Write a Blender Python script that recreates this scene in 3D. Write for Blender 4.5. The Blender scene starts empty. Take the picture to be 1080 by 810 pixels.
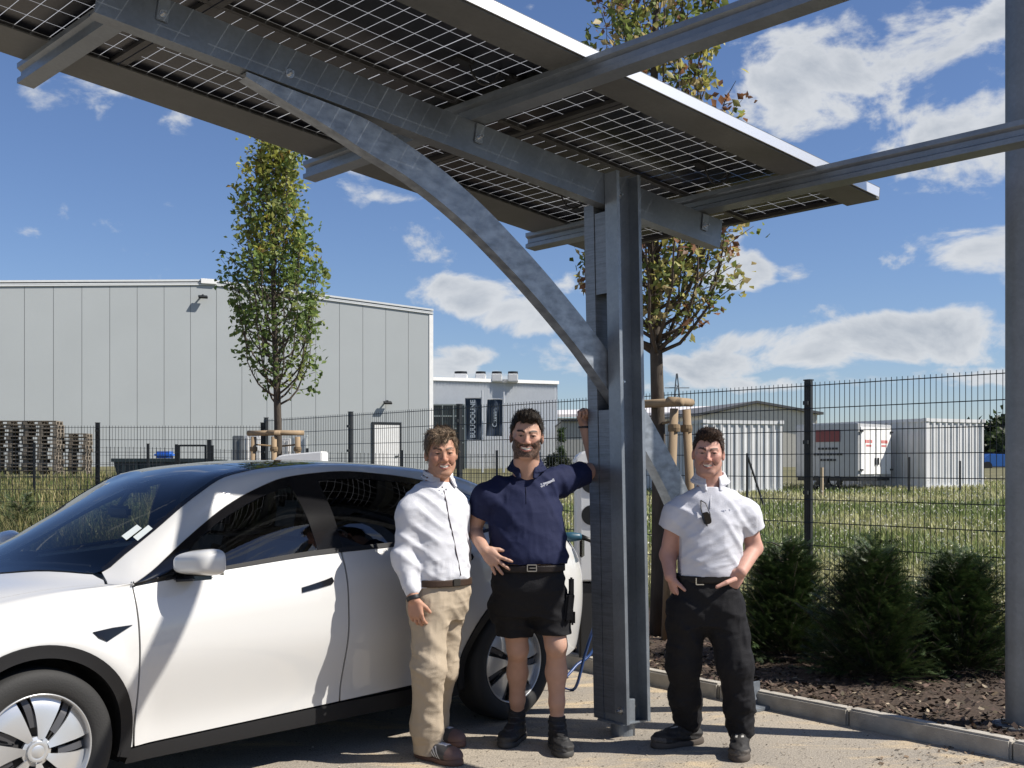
import bpy, bmesh, math, random
import numpy as np
from mathutils import Vector, Matrix
from mathutils.geometry import delaunay_2d_cdt

random.seed(7)
RNG = np.random.default_rng(7)
SC = bpy.context.scene
COL = SC.collection
# ---------------------------------------------------------------- camera model
F, CX, HY, H = 1200.0, 540.0, 490.0, 1.55      # focal length in px of the 1080 px photo, horizon row, eye height


def P(px, py, Y):
    return Vector(((px - CX) / F * Y, Y, H + (HY - py) / F * Y))


def G(px, py, z=0.0):
    return P(px, py, F * (H - z) / (py - HY))


# ---------------------------------------------------------------- objects
def link(name, me, m=None, parent=None, smooth=True):
    o = bpy.data.objects.new(name, me)
    COL.objects.link(o)
    if m is not None:
        for k in (m if isinstance(m, (list, tuple)) else [m]):
            me.materials.append(k)
    if smooth:
        me.polygons.foreach_set('use_smooth', [True] * len(me.polygons))
    if parent is not None:
        o.parent = parent
    return o


def obj(name, bm, m=None, parent=None, smooth=False, world=True):
    """bmesh -> one mesh object; with world=True the vertices are in world space and the parent is unrotated"""
    if parent is not None and world:
        off = Vector((0, 0, 0))
        p = parent
        while p is not None:
            off += p.location
            p = p.parent
        bmesh.ops.translate(bm, verts=bm.verts, vec=-off)
    me = bpy.data.meshes.new(name)
    bm.normal_update()
    bm.to_mesh(me)
    bm.free()
    o = link(name, me, m, parent, smooth)
    return o


def autosmooth(o, deg=35):
    md = o.modifiers.new('ws', 'WEIGHTED_NORMAL') if False else None
    me = o.data
    me.polygons.foreach_set('use_smooth', [True] * len(me.polygons))
    bm = bmesh.new()
    bm.from_mesh(me)
    ca = math.cos(math.radians(deg))
    for e in bm.edges:
        if len(e.link_faces) == 2:
            if e.link_faces[0].normal.dot(e.link_faces[1].normal) < ca:
                e.smooth = False
    bm.to_mesh(me)
    bm.free()
    return o


def thing(name, label, cat, loc=(0, 0, 0), rz=0.0, group=None):
    o = bpy.data.objects.new(name, None)
    o.empty_display_size = 0.2
    COL.objects.link(o)
    o.location = loc
    o.rotation_euler = (0, 0, rz)
    return tag(o, label, cat, group)


def tag(o, label, cat, group=None):
    o['label'] = label
    o['category'] = cat
    if group:
        o['group'] = group
    return o


def struct(o, kind='structure'):
    o['kind'] = kind
    return o


def dup(root, loc=None, rz=None, label=None):
    def cp(o, par):
        c = o.copy()
        COL.objects.link(c)
        if par is not None:
            c.parent = par
        for ch in list(o.children):
            cp(ch, c)
        return c
    r = cp(root, None)
    if loc is not None:
        r.location = loc
    if rz is not None:
        r.rotation_euler = (0, 0, rz)
    if label:
        r['label'] = label
    return r


# ---------------------------------------------------------------- bmesh shapes
def box(bm, c, s, R=None, bev=0.0):
    M = Matrix.Translation(Vector(c)) @ (R.to_4x4() if R is not None else Matrix()) @ Matrix.Diagonal((s[0], s[1], s[2], 1))
    r = bmesh.ops.create_cube(bm, size=1.0, matrix=M)
    if bev > 0:
        es = set()
        for v in r['verts']:
            es.update(v.link_edges)
        bmesh.ops.bevel(bm, geom=list(es), offset=bev, segments=2, affect='EDGES', clamp_overlap=True)
    return r['verts']


def boxmm(bm, a, b, bev=0.0):
    a, b = Vector(a), Vector(b)
    return box(bm, (a + b) / 2, b - a, None, bev)


def frame_of(d, up=Vector((0, 0, 1))):
    d = Vector(d).normalized()
    if abs(d.dot(up)) > 0.97:
        up = Vector((1, 0, 0))
    s = d.cross(up).normalized()
    u = s.cross(d)
    return s, u


def tube(bm, pts, radii, n=8, cap=True):
    pts = [Vector(p) for p in pts]
    if not isinstance(radii, (list, tuple)):
        radii = [radii] * len(pts)
    rings = []
    s = None
    for i, p in enumerate(pts):
        d = (pts[min(i + 1, len(pts) - 1)] - pts[max(i - 1, 0)])
        if s is None:
            s, u = frame_of(d)
        else:
            d.normalize()
            s = (s - d * s.dot(d))
            if s.length < 1e-6:
                s, u = frame_of(d)
            s.normalize()
            u = s.cross(d)
        rings.append([bm.verts.new(p + (s * math.cos(a) + u * math.sin(a)) * radii[i])
                      for a in [2 * math.pi * k / n for k in range(n)]])
    for a, b in zip(rings, rings[1:]):
        for k in range(n):
            bm.faces.new((a[k], a[(k + 1) % n], b[(k + 1) % n], b[k]))
    if cap:
        bm.faces.new(rings[0][::-1])
        bm.faces.new(rings[-1])
    return rings


def sweep(bm, pts, prof, side, up, closed=True, caps=True):
    """sweep a 2-D profile (a along side, b along up) along points; side/up may be lists"""
    rings = []
    for i, p in enumerate(pts):
        sd = side[i] if isinstance(side, list) else side
        uu = up[i] if isinstance(up, list) else up
        rings.append([bm.verts.new(Vector(p) + Vector(sd) * a + Vector(uu) * b) for a, b in prof])
    n = len(prof)
    for r0, r1 in zip(rings, rings[1:]):
        for k in range(n if closed else n - 1):
            bm.faces.new((r0[k], r0[(k + 1) % n], r1[(k + 1) % n], r1[k]))
    if caps and closed:
        bm.faces.new(rings[0][::-1])
        bm.faces.new(rings[-1])
    bmesh.ops.recalc_face_normals(bm, faces=bm.faces)
    return rings


def c_profile(w, h, lip, t):
    """closed outline of a lipped C: web on b axis at a=0, flanges to +a"""
    return [(0, 0), (w, 0), (w, lip), (w - t, lip), (w - t, t), (t, t), (t, h - t), (w - t, h - t), (w - t, h - lip), (w, h - lip), (w, h), (0, h)]


def lathe(bm, prof, n=48, axis='y', M=None):
    rings = []
    for k in range(n):
        a = 2 * math.pi * k / n
        ring = []
        for r, h in prof:
            if axis == 'y':
                v = Vector((r * math.cos(a), h, r * math.sin(a)))
            else:
                v = Vector((r * math.cos(a), r * math.sin(a), h))
            if M is not None:
                v = M @ v
            ring.append(bm.verts.new(v))
        rings.append(ring)
    m = len(prof)
    for k in range(n):
        a, b = rings[k], rings[(k + 1) % n]
        for i in range(m - 1):
            bm.faces.new((a[i], a[i + 1], b[i + 1], b[i]))
    bmesh.ops.remove_doubles(bm, verts=bm.verts, dist=1e-5)
    bmesh.ops.recalc_face_normals(bm, faces=bm.faces)


def prism(bm, poly, z0, z1, M=None):
    a = [bm.verts.new((M @ Vector((x, y, z0))) if M else Vector((x, y, z0))) for x, y in poly]
    b = [bm.verts.new((M @ Vector((x, y, z1))) if M else Vector((x, y, z1))) for x, y in poly]
    n = len(poly)
    fs = [bm.faces.new(a[::-1]), bm.faces.new(b)]
    for i in range(n):
        fs.append(bm.faces.new((a[i], a[(i + 1) % n], b[(i + 1) % n], b[i])))
    bmesh.ops.recalc_face_normals(bm, faces=fs)


def mesh_np(name, V, Fc):
    me = bpy.data.meshes.new(name)
    V = np.asarray(V, np.float32)
    Fc = np.asarray(Fc, np.int32)
    k = Fc.shape[1]
    me.vertices.add(len(V))
    me.vertices.foreach_set('co', V.ravel())
    me.loops.add(Fc.size)
    me.loops.foreach_set('vertex_index', Fc.ravel())
    me.polygons.add(len(Fc))
    me.polygons.foreach_set('loop_start', np.arange(0, Fc.size, k, dtype=np.int32))
    me.update(calc_edges=True)
    return me


def text_mesh(name, body, M, size, m, parent=None, ext=0.002, align='CENTER', aspect=1.0, bold=0.0):
    cu = bpy.data.curves.new(name + '_c', 'FONT')
    cu.body = body
    cu.size = size
    cu.extrude = ext
    cu.offset = bold
    cu.align_x = align
    cu.align_y = 'CENTER'
    to = bpy.data.objects.new(name + '_t', cu)
    COL.objects.link(to)
    bpy.context.view_layer.update()
    me = bpy.data.meshes.new_from_object(to.evaluated_get(bpy.context.evaluated_depsgraph_get()))
    bpy.data.objects.remove(to)
    bpy.data.curves.remove(cu)
    me.transform(M @ Matrix.Diagonal((aspect, 1, 1, 1)))
    o = link(name, me, m, parent, smooth=False)
    return o


# ---------------------------------------------------------------- materials
def mat(name, color=(0.5, 0.5, 0.5), rough=0.5, metal=0.0, var=0.0, scale=5.0, bump=0.0, bscale=40.0, spec=0.5,
        col2=None, detail=4.0, stretch=None, coat=0.0, rvar=0.0, attr=None, sss=0.0, transl=0.0):
    m = bpy.data.materials.new(name)
    m.use_nodes = True
    nt = m.node_tree
    N, L = nt.nodes, nt.links
    b = N['Principled BSDF']
    b.inputs['Roughness'].default_value = rough
    b.inputs['Metallic'].default_value = metal
    b.inputs['Specular IOR Level'].default_value = spec
    b.inputs['Coat Weight'].default_value = coat
    b.inputs['Coat Roughness'].default_value = 0.03
    c = tuple(color) + (1.0,)
    b.inputs['Base Color'].default_value = c
    tc = N.new('ShaderNodeTexCoord')
    vec = tc.outputs['Object']
    if stretch is not None:
        mp = N.new('ShaderNodeMapping')
        mp.inputs['Scale'].default_value = stretch
        L.new(vec, mp.inputs['Vector'])
        vec = mp.outputs['Vector']
    src = None
    if attr:
        at = N.new('ShaderNodeAttribute')
        at.attribute_name = attr
        src = at.outputs['Color']
    if var > 0 or col2 is not None:
        nz = N.new('ShaderNodeTexNoise')
        nz.inputs['Scale'].default_value = scale
        nz.inputs['Detail'].default_value = detail
        L.new(vec, nz.inputs['Vector'])
        mr = N.new('ShaderNodeMapRange')
        mr.inputs['From Min'].default_value = 0.3
        mr.inputs['From Max'].default_value = 0.7
        L.new(nz.outputs['Fac'], mr.inputs['Value'])
        mx = N.new('ShaderNodeMix')
        mx.data_type = 'RGBA'
        L.new(mr.outputs['Result'], mx.inputs['Factor'])
        if src is not None:
            hs0 = N.new('ShaderNodeHueSaturation')
            hs0.inputs['Value'].default_value = 1 - var
            L.new(src, hs0.inputs['Color'])
            hs1 = N.new('ShaderNodeHueSaturation')
            hs1.inputs['Value'].default_value = 1 + var
            L.new(src, hs1.inputs['Color'])
            L.new(hs0.outputs['Color'], mx.inputs['A'])
            L.new(hs1.outputs['Color'], mx.inputs['B'])
        else:
            c2 = col2 if col2 is not None else [min(1, k * (1 + var)) for k in color]
            c1 = color if col2 is not None else [k * (1 - var) for k in color]
            mx.inputs['A'].default_value = tuple(c1) + (1,)
            mx.inputs['B'].default_value = tuple(c2) + (1,)
        src = mx.outputs['Result']
        if rvar > 0:
            mr2 = N.new('ShaderNodeMapRange')
            mr2.inputs['To Min'].default_value = max(0.02, rough - rvar)
            mr2.inputs['To Max'].default_value = min(1, rough + rvar)
            L.new(nz.outputs['Fac'], mr2.inputs['Value'])
            L.new(mr2.outputs['Result'], b.inputs['Roughness'])
    if src is not None:
        L.new(src, b.inputs['Base Color'])
    if bump > 0:
        nb = N.new('ShaderNodeTexNoise')
        nb.inputs['Scale'].default_value = bscale
        nb.inputs['Detail'].default_value = 5
        L.new(vec, nb.inputs['Vector'])
        bp = N.new('ShaderNodeBump')
        bp.inputs['Strength'].default_value = min(1.0, bump)
        bp.inputs['Distance'].default_value = 0.01
        L.new(nb.outputs['Fac'], bp.inputs['Height'])
        L.new(bp.outputs['Normal'], b.inputs['Normal'])
    if sss > 0:
        b.inputs['Subsurface Weight'].default_value = sss
        b.inputs['Subsurface Radius'].default_value = (0.012, 0.005, 0.003)
        b.inputs['Subsurface Scale'].default_value = 0.6
    if transl > 0:
        tr = N.new('ShaderNodeBsdfTranslucent')
        ms = N.new('ShaderNodeMixShader')
        ms.inputs['Fac'].default_value = transl
        if src is not None:
            L.new(src, tr.inputs['Color'])
        else:
            tr.inputs['Color'].default_value = c
        L.new(b.outputs['BSDF'], ms.inputs[1])
        L.new(tr.outputs['BSDF'], ms.inputs[2])
        L.new(ms.outputs['Shader'], N['Material Output'].inputs['Surface'])
    return m


def smoothstep(a, b, x):
    t = np.clip((np.asarray(x, float) - a) / (b - a), 0, 1)
    return t * t * (3 - 2 * t)
# ================================================================ camera, sun, sky
cam = bpy.data.cameras.new('camera')
cam.sensor_width = 36.0
cam.lens = 36.0 * F / 1080.0
cam.shift_y = (HY - 405.0) / 1080.0
cam.clip_end = 3000
cam.clip_start = 0.05
camo = bpy.data.objects.new('camera', cam)
camo.location = (0, 0, H)
camo.rotation_euler = (math.radians(90), 0, 0)
COL.objects.link(camo)
SC.camera = camo

SUN_EL = math.radians(45.5)
SUN_AZ = math.atan2(1.0, -0.2)                     # clockwise from +Y
SUN_DIR = Vector((math.sin(SUN_AZ) * math.cos(SUN_EL), math.cos(SUN_AZ) * math.cos(SUN_EL), math.sin(SUN_EL)))      # towards the sun
sl = bpy.data.lights.new('sun', 'SUN')
sl.energy = 5.0
sl.angle = math.radians(0.5)
sl.color = (1.0, 0.94, 0.85)
so = bpy.data.objects.new('sun', sl)
so.rotation_euler = SUN_DIR.to_track_quat('Z', 'Y').to_euler()
so.location = (20, 0, 30)
COL.objects.link(so)

W = bpy.data.worlds.new('World')
SC.world = W
W.use_nodes = True
nt = W.node_tree
N, L = nt.nodes, nt.links
bg = N['Background']
bg.inputs['Strength'].default_value = 0.055
sky = N.new('ShaderNodeTexSky')
sky.sky_type = 'NISHITA'
sky.sun_disc = False
sky.sun_elevation = SUN_EL
sky.sun_rotation = SUN_AZ
sky.air_density = 1.0
sky.dust_density = 0.15
sky.ozone_density = 2.0


def mth(op, a, b=None, c=None):
    n = N.new('ShaderNodeMath')
    n.operation = op
    for i, v in enumerate((a, b, c)):
        if v is None:
            continue
        if isinstance(v, (int, float)):
            n.inputs[i].default_value = v
        else:
            L.new(v, n.inputs[i])
    return n.outputs[0]


tc = N.new('ShaderNodeTexCoord')
sep = N.new('ShaderNodeSeparateXYZ')
L.new(tc.outputs['Generated'], sep.inputs[0])
dx, dy, dz = sep.outputs
# cumulus banks: soft ellipses of cloudiness placed in the sky by azimuth and elevation, broken up by noise
az = mth('ARCTAN2', dx, dy)
el = mth('ARCSINE', dz)


def blob(px, py, rx, ry, w=1.0):
    a0 = math.atan((px - CX) / F)
    e0 = math.atan((HY - py) / F * math.cos(a0))
    u = mth('DIVIDE', mth('SUBTRACT', az, a0), rx / F)
    v = mth('DIVIDE', mth('SUBTRACT', el, e0), ry / F)
    q = mth('ADD', mth('MULTIPLY', u, u), mth('MULTIPLY', v, v))
    return mth('MULTIPLY', mth('MAXIMUM', mth('SUBTRACT', 1.0, q), -1.5), w)


cover = None
for args in [(930, 80, 165, 62, .95), (1060, 130, 120, 60, .9), (850, 75, 60, 45, .9), (1020, 262, 110, 26, .8), (950, 275, 60, 18, .7), (785, 285, 42, 22, .8),
             (845, 285, 30, 14, .6), (1150, 40, 160, 120, .9), (880, 368, 150, 26, .85), (1000, 352, 110, 34, .95), (760, 385, 80, 22, .75), (900, 402, 240, 13, .8), (930, 345, 40, 22, .9),
             (480, 312, 75, 24, .95), (560, 330, 60, 30, .85), (500, 375, 60, 14, .6), (590, 380, 70, 26, .75), (620, 300, 60, 26, .7), (175, 238, 60, 12, .42),
             (180, 222, 34, 9, .35), (30, 172, 30, 9, .42), (95, 180, 18, 6, .2), (430, 208, 34, 8, .42), (510, 400, 120, 16, .6), (1300, 200, 200, 150, .9), (-300, 300, 200, 60, .9)]:
    bl = blob(*args)
    cover = bl if cover is None else mth('MAXIMUM', cover, bl)
mp = N.new('ShaderNodeMapping')
mp.inputs['Scale'].default_value = (1, 1, 1.7)
L.new(tc.outputs['Generated'], mp.inputs['Vector'])
nz = N.new('ShaderNodeTexNoise')
nz.inputs['Scale'].default_value = 11.0
nz.inputs['Detail'].default_value = 10.0
nz.inputs['Roughness'].default_value = 0.58
nz.inputs['Distortion'].default_value = 0.25
L.new(mp.outputs[0], nz.inputs['Vector'])
# general scattered cloud behind and above the camera, from the same noise
nz2 = N.new('ShaderNodeTexNoise')
nz2.inputs['Scale'].default_value = 3.2
nz2.inputs['Detail'].default_value = 8.0
nz2.inputs['Roughness'].default_value = 0.55
L.new(mp.outputs[0], nz2.inputs['Vector'])
infront = mth('SUBTRACT', 1.0, mth('MULTIPLY', mth('GREATER_THAN', dy, 0.35), 1.0))
scatter = mth('SUBTRACT', mth('MULTIPLY', mth('SUBTRACT', mth('MULTIPLY', nz2.outputs['Fac'], 2.0), 0.95), infront), mth('MULTIPLY', mth('SUBTRACT', 1.0, infront), 1.2))
cover = mth('MAXIMUM', cover, scatter)
dens = mth('ADD', mth('MULTIPLY', cover, 0.64), mth('SUBTRACT', mth('MULTIPLY', nz.outputs['Fac'], 3.1), 1.68))
mr = N.new('ShaderNodeMapRange')
mr.interpolation_type = 'SMOOTHSTEP'
mr.inputs['From Min'].default_value = 0.0
mr.inputs['From Max'].default_value = 0.38
L.new(dens, mr.inputs['Value'])
alpha = mth('MULTIPLY', mr.outputs[0], 0.93)
# cloud light: bright rims and tops, greyer where the cloud is thick (a lit volume seen from below)
thick = N.new('ShaderNodeMapRange')
thick.inputs['From Min'].default_value = 0.35
thick.inputs['From Max'].default_value = 1.05
L.new(dens, thick.inputs['Value'])
nzl = N.new('ShaderNodeTexNoise')
nzl.inputs['Scale'].default_value = 7.0
nzl.inputs['Detail'].default_value = 6.0
mpo = N.new('ShaderNodeMapping')
mpo.inputs['Scale'].default_value = (1, 1, 1.7)
mpo.inputs['Location'].default_value = (0.03, 0.0, 0.06)
L.new(tc.outputs['Generated'], mpo.inputs['Vector'])
L.new(mpo.outputs[0], nzl.inputs['Vector'])
cc = N.new('ShaderNodeMix')
cc.data_type = 'RGBA'
cc.inputs['A'].default_value = (8.6, 8.9, 9.3, 1)
cc.inputs['B'].default_value = (4.3, 4.9, 5.8, 1)
L.new(mth('MULTIPLY', mth('ADD', thick.outputs[0], mth('SUBTRACT', nzl.outputs['Fac'], 0.5)), 0.9), cc.inputs['Factor'])
tint = N.new('ShaderNodeMix')
tint.data_type = 'RGBA'
tint.blend_type = 'MULTIPLY'
tint.inputs['Factor'].default_value = 1.0
tint.inputs['B'].default_value = (0.98, 1.08, 1.36, 1)
L.new(sky.outputs[0], tint.inputs['A'])
mx = N.new('ShaderNodeMix')
mx.data_type = 'RGBA'
L.new(alpha, mx.inputs['Factor'])
L.new(tint.outputs['Result'], mx.inputs['A'])
L.new(cc.outputs['Result'], mx.inputs['B'])
L.new(mx.outputs['Result'], bg.inputs['Color'])

SC.view_settings.view_transform = 'Standard'
SC.view_settings.look = 'None'
SC.view_settings.exposure = 0.55
SC.view_settings.gamma = 1.0
SC.view_settings.use_curve_mapping = False
SC.cycles.max_bounces = 8
SC.cycles.transparent_max_bounces = 24
SC.cycles.use_denoising = True
SC.cycles.caustics_reflective = False
SC.cycles.caustics_refractive = False

# ================================================================ ground
NF = Vector((0.778, 0.628, 0))           # horizontal normal of kerb and near fence
DF = Vector((-0.628, 0.778, 0))          # their direction (away to the left)
KERB_C, FENCE_C = 5.79, 8.45
FY = 18.4                                # the left fence runs parallel to the picture at this depth


def gm(x, y):
    return np.maximum(NF.x * x + NF.y * y - KERB_C, y - (FY - 2.66))


def gz(x, y):
    m = gm(x, y)
    sl_ = 0.022 + 0.018 * smoothstep(2, 12, -np.asarray(x, float))
    rise = np.minimum(np.maximum(m - 2.66, 0), 60) * sl_
    return np.where(m < 0.95, -0.05, 0.05) + rise


def ground_sheet():
    xs = np.unique(np.concatenate([np.linspace(-60, 60, 161), np.array([-900, -500, -300, -200, -140, -100, -80, 80, 100, 140, 200, 300, 500, 900])]))
    ys = np.unique(np.concatenate([np.linspace(-40, 80, 161), np.array([-400, -200, -100, -60, 90, 110, 140, 200, 300, 500, 900, 1500])]))
    X, Y = np.meshgrid(xs, ys)
    Z = gz(X, Y)
    V = np.stack([X, Y, Z], -1).reshape(-1, 3)
    nx = len(xs)
    idx = np.arange(len(V)).reshape(len(ys), nx)
    Fc = np.stack([idx[:-1, :-1], idx[:-1, 1:], idx[1:, 1:], idx[1:, :-1]], -1).reshape(-1, 4)
    return mesh_np('ground', V, Fc)


m_ground = mat('meadow_soil', (0.085, 0.085, 0.035), 0.95, col2=(0.15, 0.135, 0.06), scale=0.6, detail=8, bump=0.6, bscale=12)
struct(link('ground', ground_sheet(), m_ground))

# ---- asphalt lot: dusty, stained
def asphalt_mat():
    m = mat('dusty_asphalt', (0.35, 0.305, 0.243), 0.92, col2=(0.24, 0.217, 0.185), scale=0.9, detail=9, bump=0.5, bscale=130)
    nt = m.node_tree
    N, L = nt.nodes, nt.links
    b = N['Principled BSDF']
    tc = N.new('ShaderNodeTexCoord')
    src = b.inputs['Base Color'].links[0].from_socket
    # fine aggregate
    n1 = N.new('ShaderNodeTexNoise')
    n1.inputs['Scale'].default_value = 95
    n1.inputs['Detail'].default_value = 3
    L.new(tc.outputs['Object'], n1.inputs['Vector'])
    r1 = N.new('ShaderNodeMapRange')
    r1.inputs['From Min'].default_value = 0.3
    r1.inputs['From Max'].default_value = 0.7
    r1.inputs['To Min'].default_value = 0.62
    r1.inputs['To Max'].default_value = 1.33
    L.new(n1.outputs['Fac'], r1.inputs['Value'])
    # sandy drifts near the kerb and dark stains
    mp = N.new('ShaderNodeMapping')
    mp.inputs['Scale'].default_value = (0.6, 1.6, 1)
    L.new(tc.outputs['Object'], mp.inputs['Vector'])
    n2 = N.new('ShaderNodeTexNoise')
    n2.inputs['Scale'].default_value = 1.7
    n2.inputs['Detail'].default_value = 10
    n2.inputs['Roughness'].default_value = 0.65
    n2.inputs['Distortion'].default_value = 0.6
    L.new(mp.outputs[0], n2.inputs['Vector'])
    r2 = N.new('ShaderNodeMapRange')
    r2.interpolation_type = 'SMOOTHSTEP'
    r2.inputs['From Min'].default_value = 0.50
    r2.inputs['From Max'].default_value = 0.64
    L.new(n2.outputs['Fac'], r2.inputs['Value'])
    mx = N.new('ShaderNodeMix')
    mx.data_type = 'RGBA'
    mx.inputs['B'].default_value = (0.46, 0.365, 0.24, 1)
    L.new(r2.outputs[0], mx.inputs['Factor'])
    L.new(src, mx.inputs['A'])
    n3 = N.new('ShaderNodeTexVoronoi')
    n3.inputs['Scale'].default_value = 2.3
    n3.feature = 'DISTANCE_TO_EDGE'
    wv = N.new('ShaderNodeMix')
    wv.data_type = 'VECTOR'
    wv.inputs['Factor'].default_value = 0.35
    L.new(tc.outputs['Object'], wv.inputs['A'])
    L.new(n2.outputs['Color'], wv.inputs['B'])
    L.new(wv.outputs['Result'], n3.inputs['Vector'])
    r3 = N.new('ShaderNodeMapRange')
    r3.inputs['From Min'].default_value = 0.0
    r3.inputs['From Max'].default_value = 0.012
    r3.inputs['To Min'].default_value = 0.72
    r3.inputs['To Max'].default_value = 1.0
    L.new(n3.outputs['Distance'], r3.inputs['Value'])
    mu = N.new('ShaderNodeMath')
    mu.operation = 'MULTIPLY'
    L.new(r1.outputs[0], mu.inputs[0])
    L.new(r3.outputs[0], mu.inputs[1])
    hs = N.new('ShaderNodeHueSaturation')
    L.new(mu.outputs[0], hs.inputs['Value'])
    L.new(mx.outputs['Result'], hs.inputs['Color'])
    L.new(hs.outputs['Color'], b.inputs['Base Color'])
    return m


def on_line(c, y):                       # point on the line NF.p = c at depth y
    return Vector(((c - NF.y * y) / NF.x, y, 0))


bm = bmesh.new()
yk = FY - 2.66
pts = [on_line(KERB_C, -40), Vector((-70, -40, 0)), Vector((-70, yk, 0)), on_line(KERB_C, yk)]
bm.faces.new([bm.verts.new(p) for p in pts][::-1])
struct(obj('asphalt', bm, asphalt_mat()))

# ---- kerb stones
bm = bmesh.new()
m_kerb = mat('kerb_concrete', (0.38, 0.355, 0.31), 0.9, var=0.22, scale=9, bump=0.4, bscale=120, detail=8)
Rk = Matrix.Rotation(math.atan2(DF.y, DF.x), 3, 'Z')
s = -14.0
p0 = NF * KERB_C
while s < 26:
    a = p0 + DF * (s + 0.5) + NF * 0.04
    if a.y < yk + 0.3:
        box(bm, (a.x, a.y, 0.035 + random.uniform(-.003, .003)), (0.992, 0.085, 0.135), Rk, bev=0.012)
    s += 1.0
x = on_line(KERB_C, yk).x - 0.5
while x > -30:
    box(bm, (x, yk + .04, 0.035), (0.992, 0.085, 0.135), None, bev=0.012)
    x -= 1.0
struct(obj('kerb', bm, m_kerb))

# ---- planting bed of bark mulch between kerb and fence
m_soil = mat('bark_mulch', (0.030, 0.019, 0.012), 0.95, col2=(0.075, 0.05, 0.034), scale=55, detail=6, bump=1.0, bscale=45)


def bed_sheet():
    nu, nv = 340, 26
    V = []
    for i in range(nu):
        s = -12 + 28.6 * i / (nu - 1)
        for j in range(nv):
            w = 0.075 + 2.75 * j / (nv - 1)
            p = p0 + DF * s + NF * w
            z = 0.068 + 0.035 * math.sin(min(1, w / 0.7) * 1.57) + RNG.normal(0, 0.008)
            V.append((p.x, p.y, z))
    idx = np.arange(nu * nv).reshape(nu, nv)
    Fc = np.stack([idx[:-1, :-1], idx[:-1, 1:], idx[1:, 1:], idx[1:, :-1]], -1).reshape(-1, 4)
    V = np.array(V)
    keep = (V[Fc][:, :, 1].max(1) < FY + 0.3)
    return mesh_np('soil', V, Fc[keep])


struct(link('soil', bed_sheet(), m_soil))


def scatter_quads(n, posf, size, flat=0.5, asp=2.0):
    """n little randomly turned quads"""
    C = np.array([posf() for _ in range(n)])
    a = RNG.uniform(0, 2 * np.pi, n)
    t = RNG.normal(0, flat, n)
    u = np.stack([np.cos(a), np.sin(a), np.sin(t) * 0.8], -1)
    v = np.stack([-np.sin(a), np.cos(a), RNG.normal(0, flat, n) * 0.8], -1)
    sz = RNG.uniform(size[0], size[1], n)[:, None]
    u *= sz
    v *= sz / asp
    V = np.stack([C - u - v, C + u - v, C + u + v, C - u + v], 1).reshape(-1, 3)
    Fc = np.arange(4 * n).reshape(n, 4)
    return V, Fc


def bedpos(smin, smax, w0, w1, z=0.10):
    def f():
        p = p0 + DF * random.uniform(smin, smax) + NF * random.uniform(w0, w1)
        return (p.x, p.y, z + random.uniform(-0.01, 0.02))
    return f


def set_col(me, cols):
    a = me.color_attributes.new('Col', 'FLOAT_COLOR', 'POINT')
    c = np.ones((len(cols), 4), np.float32)
    c[:, :3] = cols
    a.data.foreach_set('color', c.ravel())


V, Fc = scatter_quads(24000, bedpos(-4.5, 7, 0.06, 2.7), (0.006, 0.022), 0.6, 2.0)
me = mesh_np('bark_chips', V, Fc)
base = np.array([0.060, 0.042, 0.030])
cols = np.repeat(base[None] * RNG.uniform(0.3, 2.3, (24000, 1)) * RNG.uniform(.9, 1.1, (24000, 3)), 4, 0)
cols[np.repeat(RNG.uniform(0, 1, 24000) < 0.04, 4)] = (0.33, 0.27, 0.19)
set_col(me, cols)
m_chip = mat('bark_chip', rough=0.9, attr='Col')
struct(link('bark_chips', me, m_chip, smooth=False), 'stuff')
# litter: chips and grit that crumbled over the kerb on to the asphalt
def litpos():
    p = p0 + DF * random.uniform(-3.5, 3.5) - NF * abs(random.gauss(0.02, 0.28))
    return (p.x, p.y, 0.006)
V, Fc = scatter_quads(700, litpos, (0.004, 0.014), 0.3, 1.6)
me = mesh_np('kerb_litter', V, Fc)
set_col(me, np.repeat(np.array([[0.12, 0.085, 0.055]]) * RNG.uniform(.4, 2.2, (700, 1)), 4, 0))
struct(link('kerb_litter', me, m_chip, smooth=False), 'stuff')


def gritpos():
    while True:
        x, y = random.uniform(-2.5, 3.2), random.uniform(4.6, 10)
        if gm(x, y) < -.05:
            return (x, y, 0.004)


V, Fc = scatter_quads(5200, gritpos, (0.0018, 0.006), 0.3, 1.3)
me = mesh_np('ground_grit', V, Fc)
set_col(me, np.repeat(np.array([[0.19, 0.16, 0.125]]) * RNG.uniform(.25, 2.4, (5200, 1)), 4, 0))
struct(link('ground_grit', me, m_chip, smooth=False), 'stuff')
# ================================================================ solar carport
def galv(name, c=(0.26, 0.29, 0.325), rough=0.42, metal=0.6, stretch=None, var=0.15):
    m = mat(name, c, rough, metal, var=var, scale=5, bump=0.03, bscale=30, detail=7, rvar=0.10, stretch=stretch)
    nt = m.node_tree
    N, L = nt.nodes, nt.links
    b = N['Principled BSDF']
    tc = N.new('ShaderNodeTexCoord')
    vo = N.new('ShaderNodeTexVoronoi')
    vo.inputs['Scale'].default_value = 60
    L.new(tc.outputs['Object'], vo.inputs['Vector'])
    src = b.inputs['Base Color'].links[0].from_socket
    hs = N.new('ShaderNodeHueSaturation')
    mr = N.new('ShaderNodeMapRange')
    mr.inputs['To Min'].default_value = 0.93
    mr.inputs['To Max'].default_value = 1.06
    L.new(vo.outputs['Color'], mr.inputs['Value'])
    L.new(mr.outputs[0], hs.inputs['Value'])
    L.new(src, hs.inputs['Color'])
    L.new(hs.outputs['Color'], b.inputs['Base Color'])
    return m


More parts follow.
